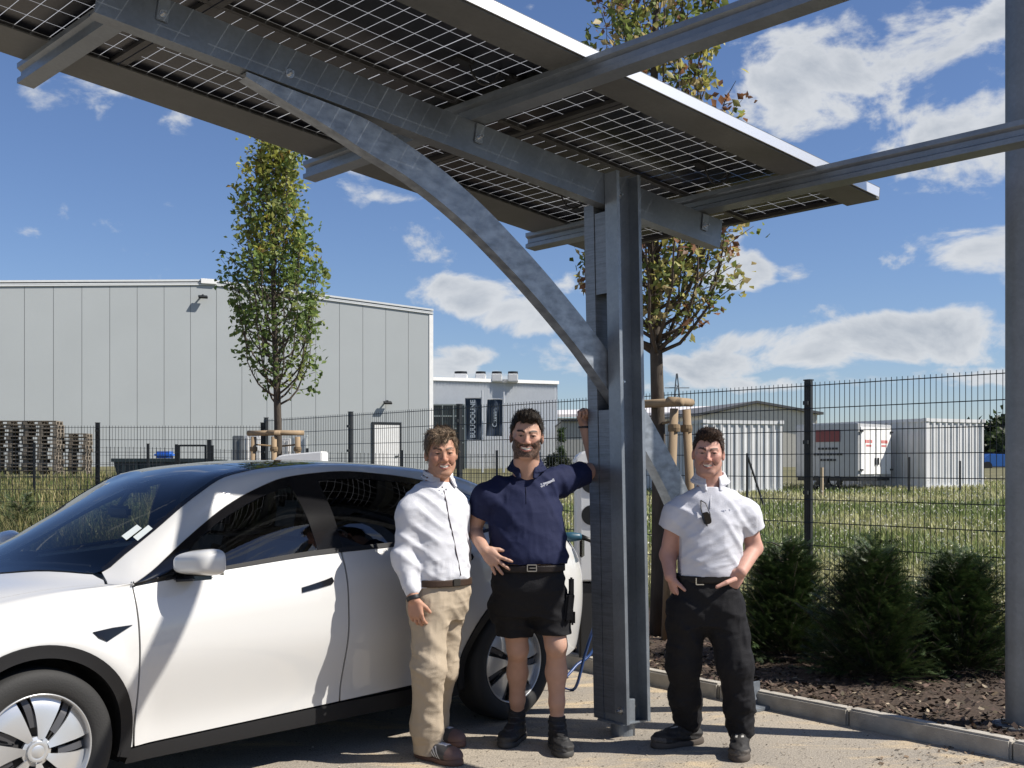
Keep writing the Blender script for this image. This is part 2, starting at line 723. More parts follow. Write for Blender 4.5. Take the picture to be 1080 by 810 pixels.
m_galv = galv('galvanised_steel')
m_galv2 = galv('galvanised_beam', (0.20, 0.225, 0.255), 0.38)
m_galv3 = galv('galvanised_ribbed', (0.20, 0.22, 0.25), 0.45, stretch=(1.5, 1.5, 22), var=.20)
m_bolt = mat('zinc_bolt', (0.55, 0.56, 0.57), 0.3, 1.0)
m_dark = mat('dark_plastic', (0.012, 0.012, 0.013), 0.45)

U1 = Vector((0.7848885, 0.60376, -0.139368))         # down the slope of the roof, towards the post
U2 = Vector((-0.690272, 0.723429, -0.0132629))       # along the purlins, away from the camera
NR = Vector((0.0933131, 0.1071835, 0.9898507))       # normal of the roof plane
DH = Vector((0.792624, 0.609711, 0))                 # horizontal direction of the beam
NB = Vector((0.609711, -0.792624, 0))                # horizontal, towards the camera side of the beam web
P0 = Vector((0.521625, 6.42, 3.018575))              # foot of the beam web above the post


def R(t, e, dz=0.0):
    return P0 + U1 * t + U2 * e + Vector((0, 0, dz))


def S(s, z, n=0.0):                                   # point in the vertical plane of the beam
    return Vector((P0.x, P0.y, 0)) + DH * s + NB * n + Vector((0, 0, z))


carport = thing('solar_carport', 'galvanised steel carport with curved brace and black solar panels on its roof', 'carport', S(0.08, 0, 0))
UPB = U1.cross(NB)
if UPB.z < 0:
    UPB = -UPB
# main beam: C with its web to the camera
bm = bmesh.new()
HB = 0.172
sweep(bm, [R(-2.86, 0), R(0.965, 0)], [(-a, b) for a, b in c_profile(0.085, HB, 0.02, 0.006)], NB, UPB)
obj('beam', bm, m_galv2, carport)


def bolt(bm, p, d, r=0.013):
    d = Vector(d).normalized()
    q = d.to_track_quat('Z', 'Y').to_matrix().to_4x4()
    M = Matrix.Translation(Vector(p)) @ q
    bmesh.ops.create_cone(bm, cap_ends=True, segments=20, radius1=r * 1.7, radius2=r * 1.7, depth=0.004, matrix=M @ Matrix.Translation((0, 0, 0.002)))
    bmesh.ops.create_cone(bm, cap_ends=True, segments=6, radius1=r, radius2=r, depth=0.014, matrix=M @ Matrix.Translation((0, 0, 0.011)))
    bmesh.ops.create_cone(bm, cap_ends=True, segments=12, radius1=r * .55, radius2=r * .45, depth=0.02, matrix=M @ Matrix.Translation((0, 0, 0.026)))


# curved brace: rolled C following the measured arc from under the beam, through the post, to its own footing
upper = [(-2.155, 3.316), (-1.95, 3.283), (-1.70, 3.246), (-1.5, 3.205), (-1.275, 3.124), (-1.105, 3.046), (-0.967, 2.972), (-0.826, 2.886), (-0.677, 2.783),
         (-0.486, 2.642), (-0.318, 2.507), (-0.146, 2.36), (-0.032, 2.255), (0.12, 2.10), (0.282, 1.925), (0.431, 1.745), (0.646, 1.455), (0.83, 1.12), (1.02, 0.745), (1.186, 0.38), (1.31, 0.06)]
n_u = len(upper)
ctr, ups = [], []
for i, (s_, z_) in enumerate(upper):
    a, b = upper[max(i - 1, 0)], upper[min(i + 1, n_u - 1)]
    d = Vector((b[0] - a[0], b[1] - a[1]))
    d.normalize()
    nrm = Vector((-d.y, d.x))
    if nrm.y < 0:
        nrm = -nrm
    th = 0.15
    th *= min(1.0, 0.16 + max(0.0, (s_ + 2.155)) / 0.75)
    ctr.append(S(s_, z_, -0.008) - (DH * nrm.x + Vector((0, 0, nrm.y))) * th)
    ups.append((DH * nrm.x + Vector((0, 0, nrm.y))) * (th / 0.15))
# densify smoothly
def dens(lst, k=5):
    out = []
    n = len(lst)
    for i in range(n - 1):
        p_ = [lst[max(i - 1, 0)], lst[i], lst[i + 1], lst[min(i + 2, n - 1)]]
        for j in range(k):
            t = j / k
            out.append(0.5 * ((2 * p_[1]) + (p_[2] - p_[0]) * t + (2 * p_[0] - 5 * p_[1] + 4 * p_[2] - p_[3]) * t * t + (3 * p_[1] - p_[0] - 3 * p_[2] + p_[3]) * t ** 3))
    out.append(lst[-1])
    return out


def ribbed_mat():
    m = galv('galvanised_brace', (0.30, 0.33, 0.365), 0.42, stretch=(2.5, 2.5, 5), var=.30)
    return m


bm = bmesh.new()
cd, ud = dens(ctr), dens(ups)
sweep(bm, cd, [(-a, b) for a, b in c_profile(0.08, 0.15, 0.018, 0.006)], NB, ud)
# roll creases across the web: a light waviness left by the bending rolls
bmesh.ops.recalc_face_normals(bm, faces=bm.faces)
br = obj('brace', bm, ribbed_mat(), carport)
autosmooth(br, 30)
br.data.materials[0] = br.data.materials[0]

# post: two lipped channels, one each side of beam and brace; leans slightly to the roof
def post_pt(s, z, n):
    lean = 0.079 * (1 - (z - 0.04) / 3.0)
    return S(s + lean, z, n)


def channel(bm, s0, w, n0, dn, lip, z0, z1, t=0.006):
    # web lies in the plane n=n0, flanges reach to n0+dn
    sg = 1 if dn > 0 else -1
    d = abs(dn)
    prof = [(0, 0), (w, 0), (w, d), (w - lip, d), (w - lip, d - t), (w - t, d - t), (w - t, t), (t, t), (t, d - t), (lip, d - t), (lip, d), (0, d)]
    zs = [z0 + (z1 - z0) * k / 30 for k in range(31)]
    rings = []
    for z in zs:
        rings.append([bm.verts.new(post_pt(s0 + a, z, n0 + sg * b)) for a, b in prof])
    n = len(prof)
    for r0, r1 in zip(rings, rings[1:]):
        for k in range(n):
            bm.faces.new((r0[k], r0[(k + 1) % n], r1[(k + 1) % n], r1[k]))
    bm.faces.new(rings[0][::-1])
    bm.faces.new(rings[-1])
    bmesh.ops.recalc_face_normals(bm, faces=bm.faces)


bm = bmesh.new()
channel(bm, 0.0, 0.185, 0.004, 0.098, 0.022, 0.085, 3.19)
obj('post', bm, m_galv, carport)
bm = bmesh.new()
channel(bm, 0.0, 0.185, -0.094, -0.082, 0.022, 0.085, 3.035)
# spacer plate channel that closes the gap between the two, below the brace
channel(bm, 0.004, 0.177, -0.090, 0.090, 0.015, 0.13, 1.86)
channel(bm, 0.004, 0.177, -0.090, 0.090, 0.015, 2.52, 2.98)
obj('post', bm, m_galv3, carport)
# foot: screw pile head under the post and a plate
bm = bmesh.new()
c = post_pt(0.09, 0, -0.03)
bmesh.ops.create_cone(bm, cap_ends=True, segments=28, radius1=0.07, radius2=0.07, depth=0.12, matrix=Matrix.Translation((c.x, c.y, 0.02)))
Rp = Matrix.Rotation(math.atan2(DH.y, DH.x), 3, 'Z')
box(bm, (c.x, c.y, 0.082), (0.22, 0.20, 0.012), Rp, bev=0.003)
obj('foot', bm, m_galv, carport)
bm = bmesh.new()
box(bm, S(0.005 + .079 + 0.055, 0.15, -0.03) + Vector((0, 0, 0)), (0.10, 0.17, 0.13), Rp, bev=0.004)
obj('base_bracket', bm, m_galv, carport)
c = S(1.30, 0, -0.045)
bm = bmesh.new()
box(bm, (c.x, c.y, 0.012), (0.30, 0.22, 0.024), Rp, bev=0.004)
box(bm, (c.x, c.y, 0.09), (0.16, 0.012, 0.15), Rp, bev=0.003)
bmesh.ops.create_cone(bm, cap_ends=True, segments=24, radius1=0.06, radius2=0.06, depth=0.1, matrix=Matrix.Translation((c.x, c.y, -0.03)))
obj('foot', bm, m_galv, carport)

# bolts
for p in (S(0.09 + 0.006, 3.08, 0.012), post_pt(0.085, 2.02, 0.012), post_pt(0.12, 0.17, 0.012)):
    bm = bmesh.new()
    bolt(bm, p, NB)
    obj('bolt', bm, m_bolt, carport)
bm = bmesh.new()
bolt(bm, R(-1.975, 0) + UPB * 0.055 + NB * 0.0, NB)
obj('bolt', bm, m_bolt, carport)
bm = bmesh.new()
bolt(bm, post_pt(0.0, 0.16, 0.05), -DH)
obj('bolt', bm, m_bolt, carport)

# purlins: lipped C sections lying across the beam
ZT = HB + 0.004
for t, e0, e1 in ((-2.62, -1.5, 1.52), (-0.935, -3.3, 1.55), (0.775, -3.9, 1.50)):
    bm = bmesh.new()
    up = Vector((0, 0, 1))
    side = U1
    hp_, tp_ = 0.105, 0.004
    prof = [(0, 0), (.085, 0), (.085, .018), (.085 - tp_, .018), (.085 - tp_, tp_), (tp_, tp_), (tp_, hp_ * .26), (.02 + tp_, hp_ * .38), (.02 + tp_, hp_ * .62), (tp_, hp_ * .74), (tp_, hp_ - tp_), (.085 - tp_, hp_ - tp_),
            (.085 - tp_, hp_ - .018), (.085, hp_ - .018), (.085, hp_), (0, hp_), (0, hp_ * .75), (.02, hp_ * .63), (.02, hp_ * .37), (0, hp_ * .25)]
    # web towards the slope's lower end, flanges to the roof's upper end
    sweep(bm, [R(t, e0, ZT), R(t, e1, ZT)], prof, side, up)
    obj('purlin', bm, m_galv2, carport)
    # clip bracket that hangs the purlin on the beam web
    bm = bmesh.new()
    q = R(t + 0.035, 0) + UPB * 0.118 + NB * 0.006
    ax = U1.normalized()
    Rb = Matrix((ax, NB, UPB)).transposed()
    box(bm, q, (0.055, 0.006, 0.105), Rb, bev=0.003)
    br_ = obj('clip', bm, m_galv, carport)
    bm = bmesh.new()
    bolt(bm, q + NB * 0.003 - UPB * 0.02, NB, 0.010)
    obj('bolt', bm, m_bolt, br_)

# modules (glass-glass): black cells, clear gaps between them that let the light through
def module_mat():
    m = bpy.data.materials.new('solar_cells')
    m.use_nodes = True
    nt = m.node_tree
    N, L = nt.nodes, nt.links
    b = N['Principled BSDF']
    b.inputs['Base Color'].default_value = (0.006, 0.007, 0.012, 1)
    b.inputs['Roughness'].default_value = 0.3
    at = N.new('ShaderNodeUVMap')
    sp = N.new('ShaderNodeSeparateXYZ')
    L.new(at.outputs['UV'], sp.inputs[0])

    def M_(op, a, bb=None):
        n = N.new('ShaderNodeMath')
        n.operation = op
        for i, v in enumerate((a, bb)):
            if v is None:
                continue
            if isinstance(v, (int, float)):
                n.inputs[i].default_value = v
            else:
                L.new(v, n.inputs[i])
        return n.outputs[0]

    def line(coord, n, width):          # distance to the nearest cell border, in cells
        f = M_('FRACT', M_('MULTIPLY', coord, n))
        d = M_('MINIMUM', f, M_('SUBTRACT', 1.0, f))
        return M_('LESS_THAN', d, width)
    gx = line(sp.outputs[0], 22, 0.018)
    gy = line(sp.outputs[1], 6, 0.011)
    mid = M_('LESS_THAN', M_('ABSOLUTE', M_('SUBTRACT', sp.outputs[0], 0.5)), 0.0014)
    gap = M_('MAXIMUM', M_('MAXIMUM', gx, gy), mid)
    # keep the outer rim closed
    ex = M_('GREATER_THAN', M_('MINIMUM', sp.outputs[0], M_('SUBTRACT', 1.0, sp.outputs[0])), 0.0)
    ey = M_('GREATER_THAN', M_('MINIMUM', sp.outputs[1], M_('SUBTRACT', 1.0, sp.outputs[1])), 0.0)
    gap = M_('MULTIPLY', M_('MAXIMUM', M_('MAXIMUM', gx, M_('MULTIPLY', gy, 0.9)), mid), M_('MULTIPLY', ex, ey))
    tr = N.new('ShaderNodeBsdfTransparent')
    tr.inputs['Color'].default_value = (0.62, 0.63, 0.64, 1)
    # the strips between the cells are milky encapsulant: mostly diffusing, a little clear
    tl_ = N.new('ShaderNodeBsdfTranslucent')
    tl_.inputs['Color'].default_value = (0.33, 0.33, 0.33, 1)
    m0 = N.new('ShaderNodeMixShader')
    m0.inputs['Fac'].default_value = 0.22
    L.new(tl_.outputs[0], m0.inputs[1])
    L.new(tr.outputs[0], m0.inputs[2])
    ms = N.new('ShaderNodeMixShader')
    L.new(gap, ms.inputs['Fac'])
    L.new(b.outputs[0], ms.inputs[1])
    L.new(m0.outputs[0], ms.inputs[2])
    L.new(ms.outputs[0], N['Material Output'].inputs['Surface'])
    return m


m_cells = module_mat()
m_frame = mat('module_frame', (0.06, 0.06, 0.062), 0.45, 0.3, var=0.1)
m_edge = mat('sunlit_rim_tone', (0.72, 0.73, 0.74), 0.35, 0.6)
ZM = ZT + 0.105 + 0.006
for t0 in (-4.10, -2.27, -0.44):
    for (e0, e1) in ((-0.755, 0.105), (0.123, 1.13)):
        t1 = t0 + 1.822
        mod = None
        # glass laminate sheet
        bm = bmesh.new()
        uvl = bm.loops.layers.uv.new('UVMap')
        ins = 0.008
        for dz in (0.022,):
            q = [(t0 + ins, e0 + ins), (t1 - ins, e0 + ins), (t1 - ins, e1 - ins), (t0 + ins, e1 - ins)]
            vs = [bm.verts.new(R(a, b_, ZM + dz)) for a, b_ in q]
            f = bm.faces.new(vs[::-1])
            uv = {0: (0.006, 0.012), 1: (0.994, 0.012), 2: (0.994, 0.988), 3: (0.006, 0.988)}
            for lp in f.loops:
                lp[uvl].uv = uv[vs.index(lp.vert)]
        mod = obj('solar_module', bm, m_cells, carport)
        bm = bmesh.new()
        UA, UB = U1.normalized(), U2.normalized()
        for (a0, b0, a1, b1) in ((t0, e0, t1, e0), (t0, e1, t1, e1)):
            sweep(bm, [R(a0, b0, ZM), R(a1, b1, ZM)], [(-0.008, 0), (0.008, 0), (0.008, 0.032), (-0.008, 0.032)], UB, NR)
        for (a0, b0, a1, b1) in ((t0, e0, t0, e1), (t1, e0, t1, e1)):
            k = 0.016 if a0 == t0 else -0.016
            sweep(bm, [R(a0 + k, b0 + .008, ZM), R(a1 + k, b1 - .008, ZM)], [(-0.016, -.001), (0.016, -.001), (0.016, 0.031), (-0.016, 0.031)], UA, NR)
        obj('frame', bm, m_frame, mod)
m_trimd = galv('dark_edge_trim', (0.12, 0.125, 0.125), 0.5, 0.3)
# edge trims under both long rims: folded profiles
for (e0, e1, n_) in ((-0.785, -0.575, 'edge_trim'), (1.10, 1.43, 'edge_trim')):
    bm = bmesh.new()
    front = e0 < 0
    pr = [(0, 0), (e1 - e0, 0), (e1 - e0, 0.008), (0.006, 0.008), (0.006, 0.075), (0, 0.075)] if front else \
         [(0, 0), (e1 - e0, 0), (e1 - e0, 0.05), (e1 - e0 - 0.006, 0.05), (e1 - e0 - 0.006, 0.008), (0, 0.008)]
    sweep(bm, [R(-4.07, e0, ZM - 0.012), R(1.43 if not front else 1.40, e0, ZM - 0.012)], pr, U2.normalized(), NR)
    obj(n_, bm, m_trimd, carport)
# front trim's outer face as a strip, its sunlit brightness put into the colour
bm = bmesh.new()
sweep(bm, [R(-4.07, -0.795, ZM + 0.0), R(1.375, -0.795, ZM + 0.0)], [(-0.004, -0.004), (0.003, -0.004), (0.003, 0.046), (0.03, 0.046), (0.03, 0.050), (-0.004, 0.050)], U2.normalized(), NR)
obj('sunlit_rim_face', bm, m_edge, carport)
# junction boxes and cable loops under the modules
for (t, e) in ((-1.23, -0.30), (-0.93, -0.33), (0.43, -0.30), (-1.2, 0.75), (0.3, 0.7)):
    bm = bmesh.new()
    Rb = Matrix((U1.normalized(), U2.normalized(), NR)).transposed()
    box(bm, R(t, e, ZM + 0.008), (0.10, 0.06, 0.022), Rb, bev=0.004)
    jb = obj('junction_box', bm, m_dark, carport)
    bm = bmesh.new()
    q0 = R(t + 0.04, e, ZM)
    L_ = [q0, q0 + Vector((0.02, 0, -0.05)), q0 + Vector((0.06, 0.02, -0.085)), q0 + Vector((0.12, 0.03, -0.07)), q0 + Vector((0.15, 0.05, -0.02)), R(t + 0.22, e + 0.02, ZM + 0.005)]
    tube(bm, dens([Vector(v) for v in L_], 5), 0.006, 6)
    o = obj('cable', bm, m_dark, jb)

# the neighbouring round steel pole at the edge of the bed
pp = G(1079, 783, 0.0)
pole = thing('steel_pole', 'tall round galvanised pole standing in the bed at the right', 'pole', (pp.x, pp.y, 0))
bm = bmesh.new()
bmesh.ops.create_cone(bm, cap_ends=True, segments=48, radius1=0.092, radius2=0.092, depth=5.6, matrix=Matrix.Translation((0, 0, 2.79)))
m_pole = galv('galvanised_pole', (0.20, 0.215, 0.23), 0.5, 0.6)
o = obj('shaft', bm, m_pole, pole, smooth=False, world=False)
autosmooth(o)
bm = bmesh.new()
lathe(bm, [(0.093, 0.0), (0.16, 0.0), (0.16, 0.016), (0.0945, 0.016)], 40, 'z', Matrix.Translation((0, 0, 0.085)))
o = obj('base_flange', bm, m_pole, pole, world=False)
autosmooth(o)
# ================================================================ fences
m_fence = mat('anthracite_coating', (0.012, 0.014, 0.016), 0.45, var=0.2)


def wire_panel(bm, a, b, z0, z1, rows, dr=0.05, r=0.0032, nrod=None):
    a, b = Vector(a), Vector(b)
    d = (b - a)
    Ln = d.length
    d.normalize()
    nn = Vector((d.y, -d.x, 0))
    n = int(Ln / dr)
    for i in range(n + 1):
        c = a + d * (Ln * i / n)
        za, zb = z0 + c.z, z1 + c.z
        pr = [nn * r * 1.2, d * r - nn * r * .6, -d * r - nn * r * .6]
        v0 = [bm.verts.new(Vector((c.x, c.y, za)) + q) for q in pr]
        v1 = [bm.verts.new(Vector((c.x, c.y, zb)) + q) for q in pr]
        for k in range(3):
            bm.faces.new((v0[k], v0[(k + 1) % 3], v1[(k + 1) % 3], v1[k]))
        bm.faces.new(v1)
    for z in rows:
        for sg in (-1, 1):
            o = nn * sg * 0.0085
            pr = [Vector((0, 0, .0045)), nn * .004 - Vector((0, 0, .0025)), -nn * .004 - Vector((0, 0, .0025))]
            v0 = [bm.verts.new(Vector((a.x, a.y, a.z + z)) + o + q) for q in pr]
            v1 = [bm.verts.new(Vector((b.x, b.y, b.z + z)) + o + q) for q in pr]
            for k in range(3):
                bm.faces.new((v0[k], v0[(k + 1) % 3], v1[(k + 1) % 3], v1[k]))
    bmesh.ops.recalc_face_normals(bm, faces=bm.faces)


def fence_run(label, posts, ztop, rows, rowtop, zbot=0.12, pw=0.066, dr=0.05, r=0.0032):
    t = thing('mesh_fence', label, 'fence', posts[0])
    for i, p in enumerate(posts):
        bm = bmesh.new()
        a = posts[min(i + 1, len(posts) - 1)] - posts[max(i - 1, 0)]
        Rz = Matrix.Rotation(math.atan2(a.y, a.x), 3, 'Z')
        hh = ztop + 0.05
        box(bm, p + Vector((0, 0, hh / 2 - .05)), (pw, pw * .75, hh), Rz, bev=0.005)
        box(bm, p + Vector((0, 0, hh - .045)), (pw + .006, pw * .75 + .006, 0.012), Rz)
        # clamps
        nrm = Vector((a.y, -a.x, 0)).normalized()
        for z in (0.4, 0.85, 1.3, 1.75, 2.1):
            if z < ztop:
                box(bm, p + nrm * (-pw * .375 - .014) + Vector((0, 0, z)), (0.05, 0.02, 0.035), Rz)
        obj('fence_post', bm, m_fence, t)
    for a, b in zip(posts, posts[1:]):
        d = (b - a)
        d.z = 0
        d.normalize()
        nrm = Vector((d.y, -d.x, 0)) * (-pw * .375 - 0.014)
        bm = bmesh.new()
        wire_panel(bm, a + nrm, b + nrm, zbot, rowtop + 0.03, rows, dr, r)
        obj('wire_panel', bm, m_fence, t)
    return t


FP = Vector((2.65, 10.17, 0))
fposts = [FP + DF * 2.635 * k for k in (-2, -1, 0, 1, 2, 3, 4)]
rows = [2.25 - 0.2025 * k for k in range(11)]
fence_run('anthracite wire mesh fence running along the mulch bed behind the men', fposts, 2.30, rows, 2.25)
fl = [Vector((-4.03 - 2.67 * k, FY, 0.0)) for k in range(0, 9)]
fl[0].x += 0.0
rowsl = [2.15 - 0.2 * k for k in range(11)]
fence_run('anthracite wire mesh fence running off to the left behind the tall grass', fl, 2.22, rowsl, 2.15)
# lower fence with a gate in the yard behind
yb = 30.0
fb = [Vector((x, yb, float(gz(x, yb)) - 0.05)) for x in (-17.6, -15.1, -12.6, -9.60, -8.85)]
fence_run('low dark wire mesh fence in the yard in front of the grey hall', fb, 1.66, [1.55 - 0.2 * k for k in range(8)], 1.55, dr=0.1, r=0.006)
gt = thing('fence_gate', 'narrow dark framed gate in the low yard fence', 'gate', (-8.40, yb, float(gz(-8.4, yb))))
bm = bmesh.new()
z_ = float(gz(-8.4, yb))
for x in (-8.78, -8.08):
    box(bm, (x, yb, z_ + .82), (0.05, 0.05, 1.6))
for z in (0.1, 1.6):
    box(bm, (-8.43, yb, z_ + z), (0.65, 0.045, 0.05))
obj('gate_frame', bm, m_fence, gt)
bm = bmesh.new()
box(bm, (-7.98, yb, z_ + .86), (0.10, 0.10, 1.78))
obj('gate_post', bm, m_fence, gt)
bm = bmesh.new()
wire_panel(bm, (-8.76, yb, z_), (-8.1, yb, z_), .1, 1.6, [.4, .8, 1.2], 0.1, 0.005)
obj('wire_panel', bm, m_fence, gt)
fence_run('low dark wire mesh fence right of the gate in front of the hall wall', [Vector((x, yb, float(gz(x, yb)) - 0.05)) for x in (-7.9, -5.4, -2.9, -.4)], 1.66,
          [1.55 - 0.2 * k for k in range(8)], 1.55, dr=0.1, r=0.006)

# ================================================================ grey hall
m_hall = mat('hall_panel', (0.36, 0.385, 0.395), 0.5, 0.0, var=0.03, scale=0.35)
m_trim = mat('hall_trim', (0.60, 0.62, 0.63), 0.45, var=0.04)
m_seam = mat('panel_seam', (0.17, 0.18, 0.19), 0.8)
m_white = mat('white_paint', (0.78, 0.78, 0.77), 0.5, var=0.04)
m_dglass = mat('dark_window_glass', (0.02, 0.035, 0.04), 0.06, spec=0.8)
KH = 1.25
WA = Vector((-17.5, 42.0, 0)) * KH
WD = Vector((0.915, 0.404, 0)).normalized()
WN = Vector((WD.y, -WD.x, 0))            # towards the camera


def hallp(s, z, n=0.0):
    p = WA + WD * s + WN * n
    return Vector((p.x, p.y, z))


S_R, S_L, S_RIDGE = 15.35 * KH, -5.6 * KH, 6.23 * KH
ZB = 0.0


def htop(s):
    return H + (8.70 - H) * KH - 0.0705 * abs(s - S_RIDGE)


hall = thing('industrial_hall', 'large grey panel clad industrial hall behind the left fence', 'hall', hallp(5, 0.9))
# gable wall: tall panels with recessed joints
bm = bmesh.new()
s = S_R
pw_ = 0.988 * KH
while s > S_L:
    s0 = max(S_L, s - pw_)
    a, b = s0 + 0.009, s - 0.009
    q = [hallp(a, ZB), hallp(b, ZB), hallp(b, htop(b)), hallp(a, htop(a))]
    vs = [bm.verts.new(p) for p in q]
    f = bm.faces.new(vs)
    ex = bmesh.ops.extrude_face_region(bm, geom=[f])
    bmesh.ops.translate(bm, verts=[g for g in ex['geom'] if isinstance(g, bmesh.types.BMVert)], vec=WN * 0.03)
    s -= pw_
bmesh.ops.recalc_face_normals(bm, faces=bm.faces)
wall = obj('wall', bm, m_hall, hall)
bm = bmesh.new()
# body behind the panels, right side wall and back
q = [(S_L, ZB), (S_R, ZB), (S_R, htop(S_R)), (S_RIDGE, htop(S_RIDGE)), (S_L, htop(S_L))]
va = [bm.verts.new(hallp(a, z, -0.004)) for a, z in q]
vb = [bm.verts.new(hallp(a, z, -40)) for a, z in q]
bm.faces.new(va)
bm.faces.new(vb[::-1])
for k in range(5):
    bm.faces.new((va[k], va[(k + 1) % 5], vb[(k + 1) % 5], vb[k]))
bmesh.ops.recalc_face_normals(bm, faces=bm.faces)
obj('wall', bm, m_seam, hall)
# verge trim: stepped light bands along both slopes
bm = bmesh.new()
for s0, s1 in ((S_L - .1, S_RIDGE), (S_RIDGE, S_R + .14)):
    for dz_, th, pr in ((0.02, 0.09, 0.10), (-0.08, 0.06, 0.065), (-0.16, 0.06, 0.09)):
        a, b = hallp(s0, htop(s0) + dz_), hallp(s1, htop(s1) + dz_)
        sweep(bm, [a, b], [(-0.3, 0), (pr, 0), (pr, th), (-0.3, th)], WN, Vector((0, 0, 1)))
obj('verge_trim', bm, m_trim, hall)
bm = bmesh.new()
box(bm, hallp(S_RIDGE - .1, htop(S_RIDGE) + .0, .12), (0.75, 0.1, 0.24), Matrix.Rotation(math.atan2(WD.y, WD.x), 3, 'Z'), bev=.01)
obj('ridge_cap', bm, m_white, hall)
bm = bmesh.new()
sweep(bm, [hallp(S_R - .02, ZB, .0), hallp(S_R - .02, htop(S_R) - .2, .0)], [(-.06, -.05), (.16, -.05), (.16, .06), (-.06, .06)], WD, WN)
obj('corner_trim', bm, m_white, hall)
RH = Matrix.Rotation(math.atan2(WD.y, WD.x), 3, 'Z')


def hall_ray(px, py):
    d = Vector(((px - CX) / F, 1, (HY - py) / F))
    k = (WA.dot(WN)) / d.dot(WN)
    p = Vector((0, 0, H)) + d * k
    return (p - WA).dot(WD), p.z


def hall_light(px, py):
    s_, z = hall_ray(px, py)
    bm = bmesh.new()
    box(bm, hallp(s_, z + .1, .16), (0.07, 0.32, 0.05), RH)
    box(bm, hallp(s_, z, .32), (0.44, 0.22, 0.09), RH @ Matrix.Rotation(math.radians(35), 3, 'X'), bev=.02)
    obj('floodlight', bm, m_fence, hall)


hall_light(213, 314)
hall_light(407, 425)
s0, z0_ = hall_ray(394, 490)
s1, z1_ = hall_ray(421, 447)
bm = bmesh.new()
box(bm, hallp((s0 + s1) / 2, (0.9 + z1_) / 2, .05), (s1 - s0 + .22, .06, z1_ - .9 + .15), RH)
obj('door_frame', bm, m_fence, hall)
bm = bmesh.new()
box(bm, hallp((s0 + s1) / 2, (0.9 + z1_) / 2 - .05, .07), (s1 - s0 - .02, .06, z1_ - .95), RH)
dr_ = obj('door', bm, m_white, hall)
bm = bmesh.new()
box(bm, hallp(s1 - .15, 2.0, .13), (.16, .06, .04), RH)
obj('handle', bm, m_fence, dr_)

# ================================================================ light corrugated building beyond
Y2 = 72.0
b2 = thing('office_building', 'distant pale ribbed building with roof units and dark glass behind the flags', 'building', (0, Y2, 1.2))
m_b2 = mat('pale_ribbed_cladding', (0.66, 0.68, 0.70), 0.5, var=0.03)
bm = bmesh.new()
xa = (445 - CX) / F * Y2
xb = .04 * (Y2 - .6 * xa) / (1 - .024)
zt0, zt1 = H + (490 - 399) / F * Y2, H + (490 - 403.5) / F * (Y2 + .6 * (xb - xa))
n = 44
V0, V1 = [], []
for i in range(n * 2 + 1):
    x = xa + (xb - xa) * i / (n * 2)
    yy = Y2 + (0.06 if i % 2 else -0.02) + (x - xa) * 0.6
    zt = zt0 + (zt1 - zt0) * (x - xa) / (xb - xa)
    for dx_ in (-.055, .055) if 0 < i < n * 2 else (0,):
        V0.append(bm.verts.new((x + dx_, yy, 0.2)))
        V1.append(bm.verts.new((x + dx_, yy, zt)))
for k in range(len(V0) - 1):
    bm.faces.new((V0[k], V0[k + 1], V1[k + 1], V1[k]))
obj('wall', bm, m_b2, b2)
bm = bmesh.new()
hw = (xb - xa)
vv = [(xa, Y2 + .12, zt0), (xb - .02, Y2 + .12 + hw * .6, zt1)]
a0 = [bm.verts.new((x, y, z - .05)) for x, y, z in vv]
a1 = [bm.verts.new((x - 2, y + 22, z - .05)) for x, y, z in vv]
g0 = [bm.verts.new((x, y, 0.2)) for x, y, z in vv]
g1 = [bm.verts.new((x - 2, y + 22, 0.2)) for x, y, z in vv]
bm.faces.new((a0[0], a0[1], a1[1], a1[0]))
bm.faces.new((g0[1], g1[1], a1[1], a0[1]))
bm.faces.new((g0[0], a0[0], a1[0], g1[0]))
obj('roof', bm, m_b2, b2)
bm = bmesh.new()
sweep(bm, [Vector((xa, Y2 - .1, zt0 - .12)), Vector((xb + .1, Y2 - .1 + hw * .6, zt1 - .12))], [(-.05, 0), (.1, 0), (.1, .22), (-.05, .22)], Vector((0, 1, 0)), Vector((0, 0, 1)))
obj('verge_trim', bm, m_white, b2)
wx0, wx1 = (455.5 - CX) / F * Y2, (490 - CX) / F * Y2
wz1 = H + (490 - 427) / F * Y2
bm = bmesh.new()
boxmm(bm, (wx0, Y2 - .22, .9), (wx1, Y2 + 1.9, wz1))
wn = obj('window', bm, m_dglass, b2)
bm = bmesh.new()
for z in (wz1, wz1 - .72, wz1 - 1.5, wz1 - 2.4):
    boxmm(bm, (wx0 - .03, Y2 - .27, z - .04), (wx1 + .03, Y2 - .225, z + .04))
for k in range(4):
    x = wx0 + (wx1 - wx0) * k / 3
    boxmm(bm, (x - .03, Y2 - .28, .9), (x + .03, Y2 - .23, wz1))
obj('frame', bm, mat('window_mullion', (0.3, 0.34, 0.34), .5), wn)
for (px, w) in ((486, 14), (507, 11), (524, 11), (541, 11)):
    bm = bmesh.new()
    x = (px - CX) / F * (Y2 + 3)
    zb_ = H + (490 - 399) / F * (Y2 + 3) + .05
    ww = w / F * (Y2 + 3)
    boxmm(bm, (x - ww / 2, Y2 + 2.4, zb_ - .3), (x + ww / 2, Y2 + 3.6, zb_ + .22), bev=.05)
    obj('roof_unit', bm, m_white, b2)
    bm = bmesh.new()
    bmesh.ops.create_cone(bm, cap_ends=True, segments=20, radius1=ww * .48, radius2=ww * .48, depth=.16, matrix=Matrix.Translation((x, Y2 + 3, zb_ + .31)))
    obj('roof_fan', bm, m_fence, b2)

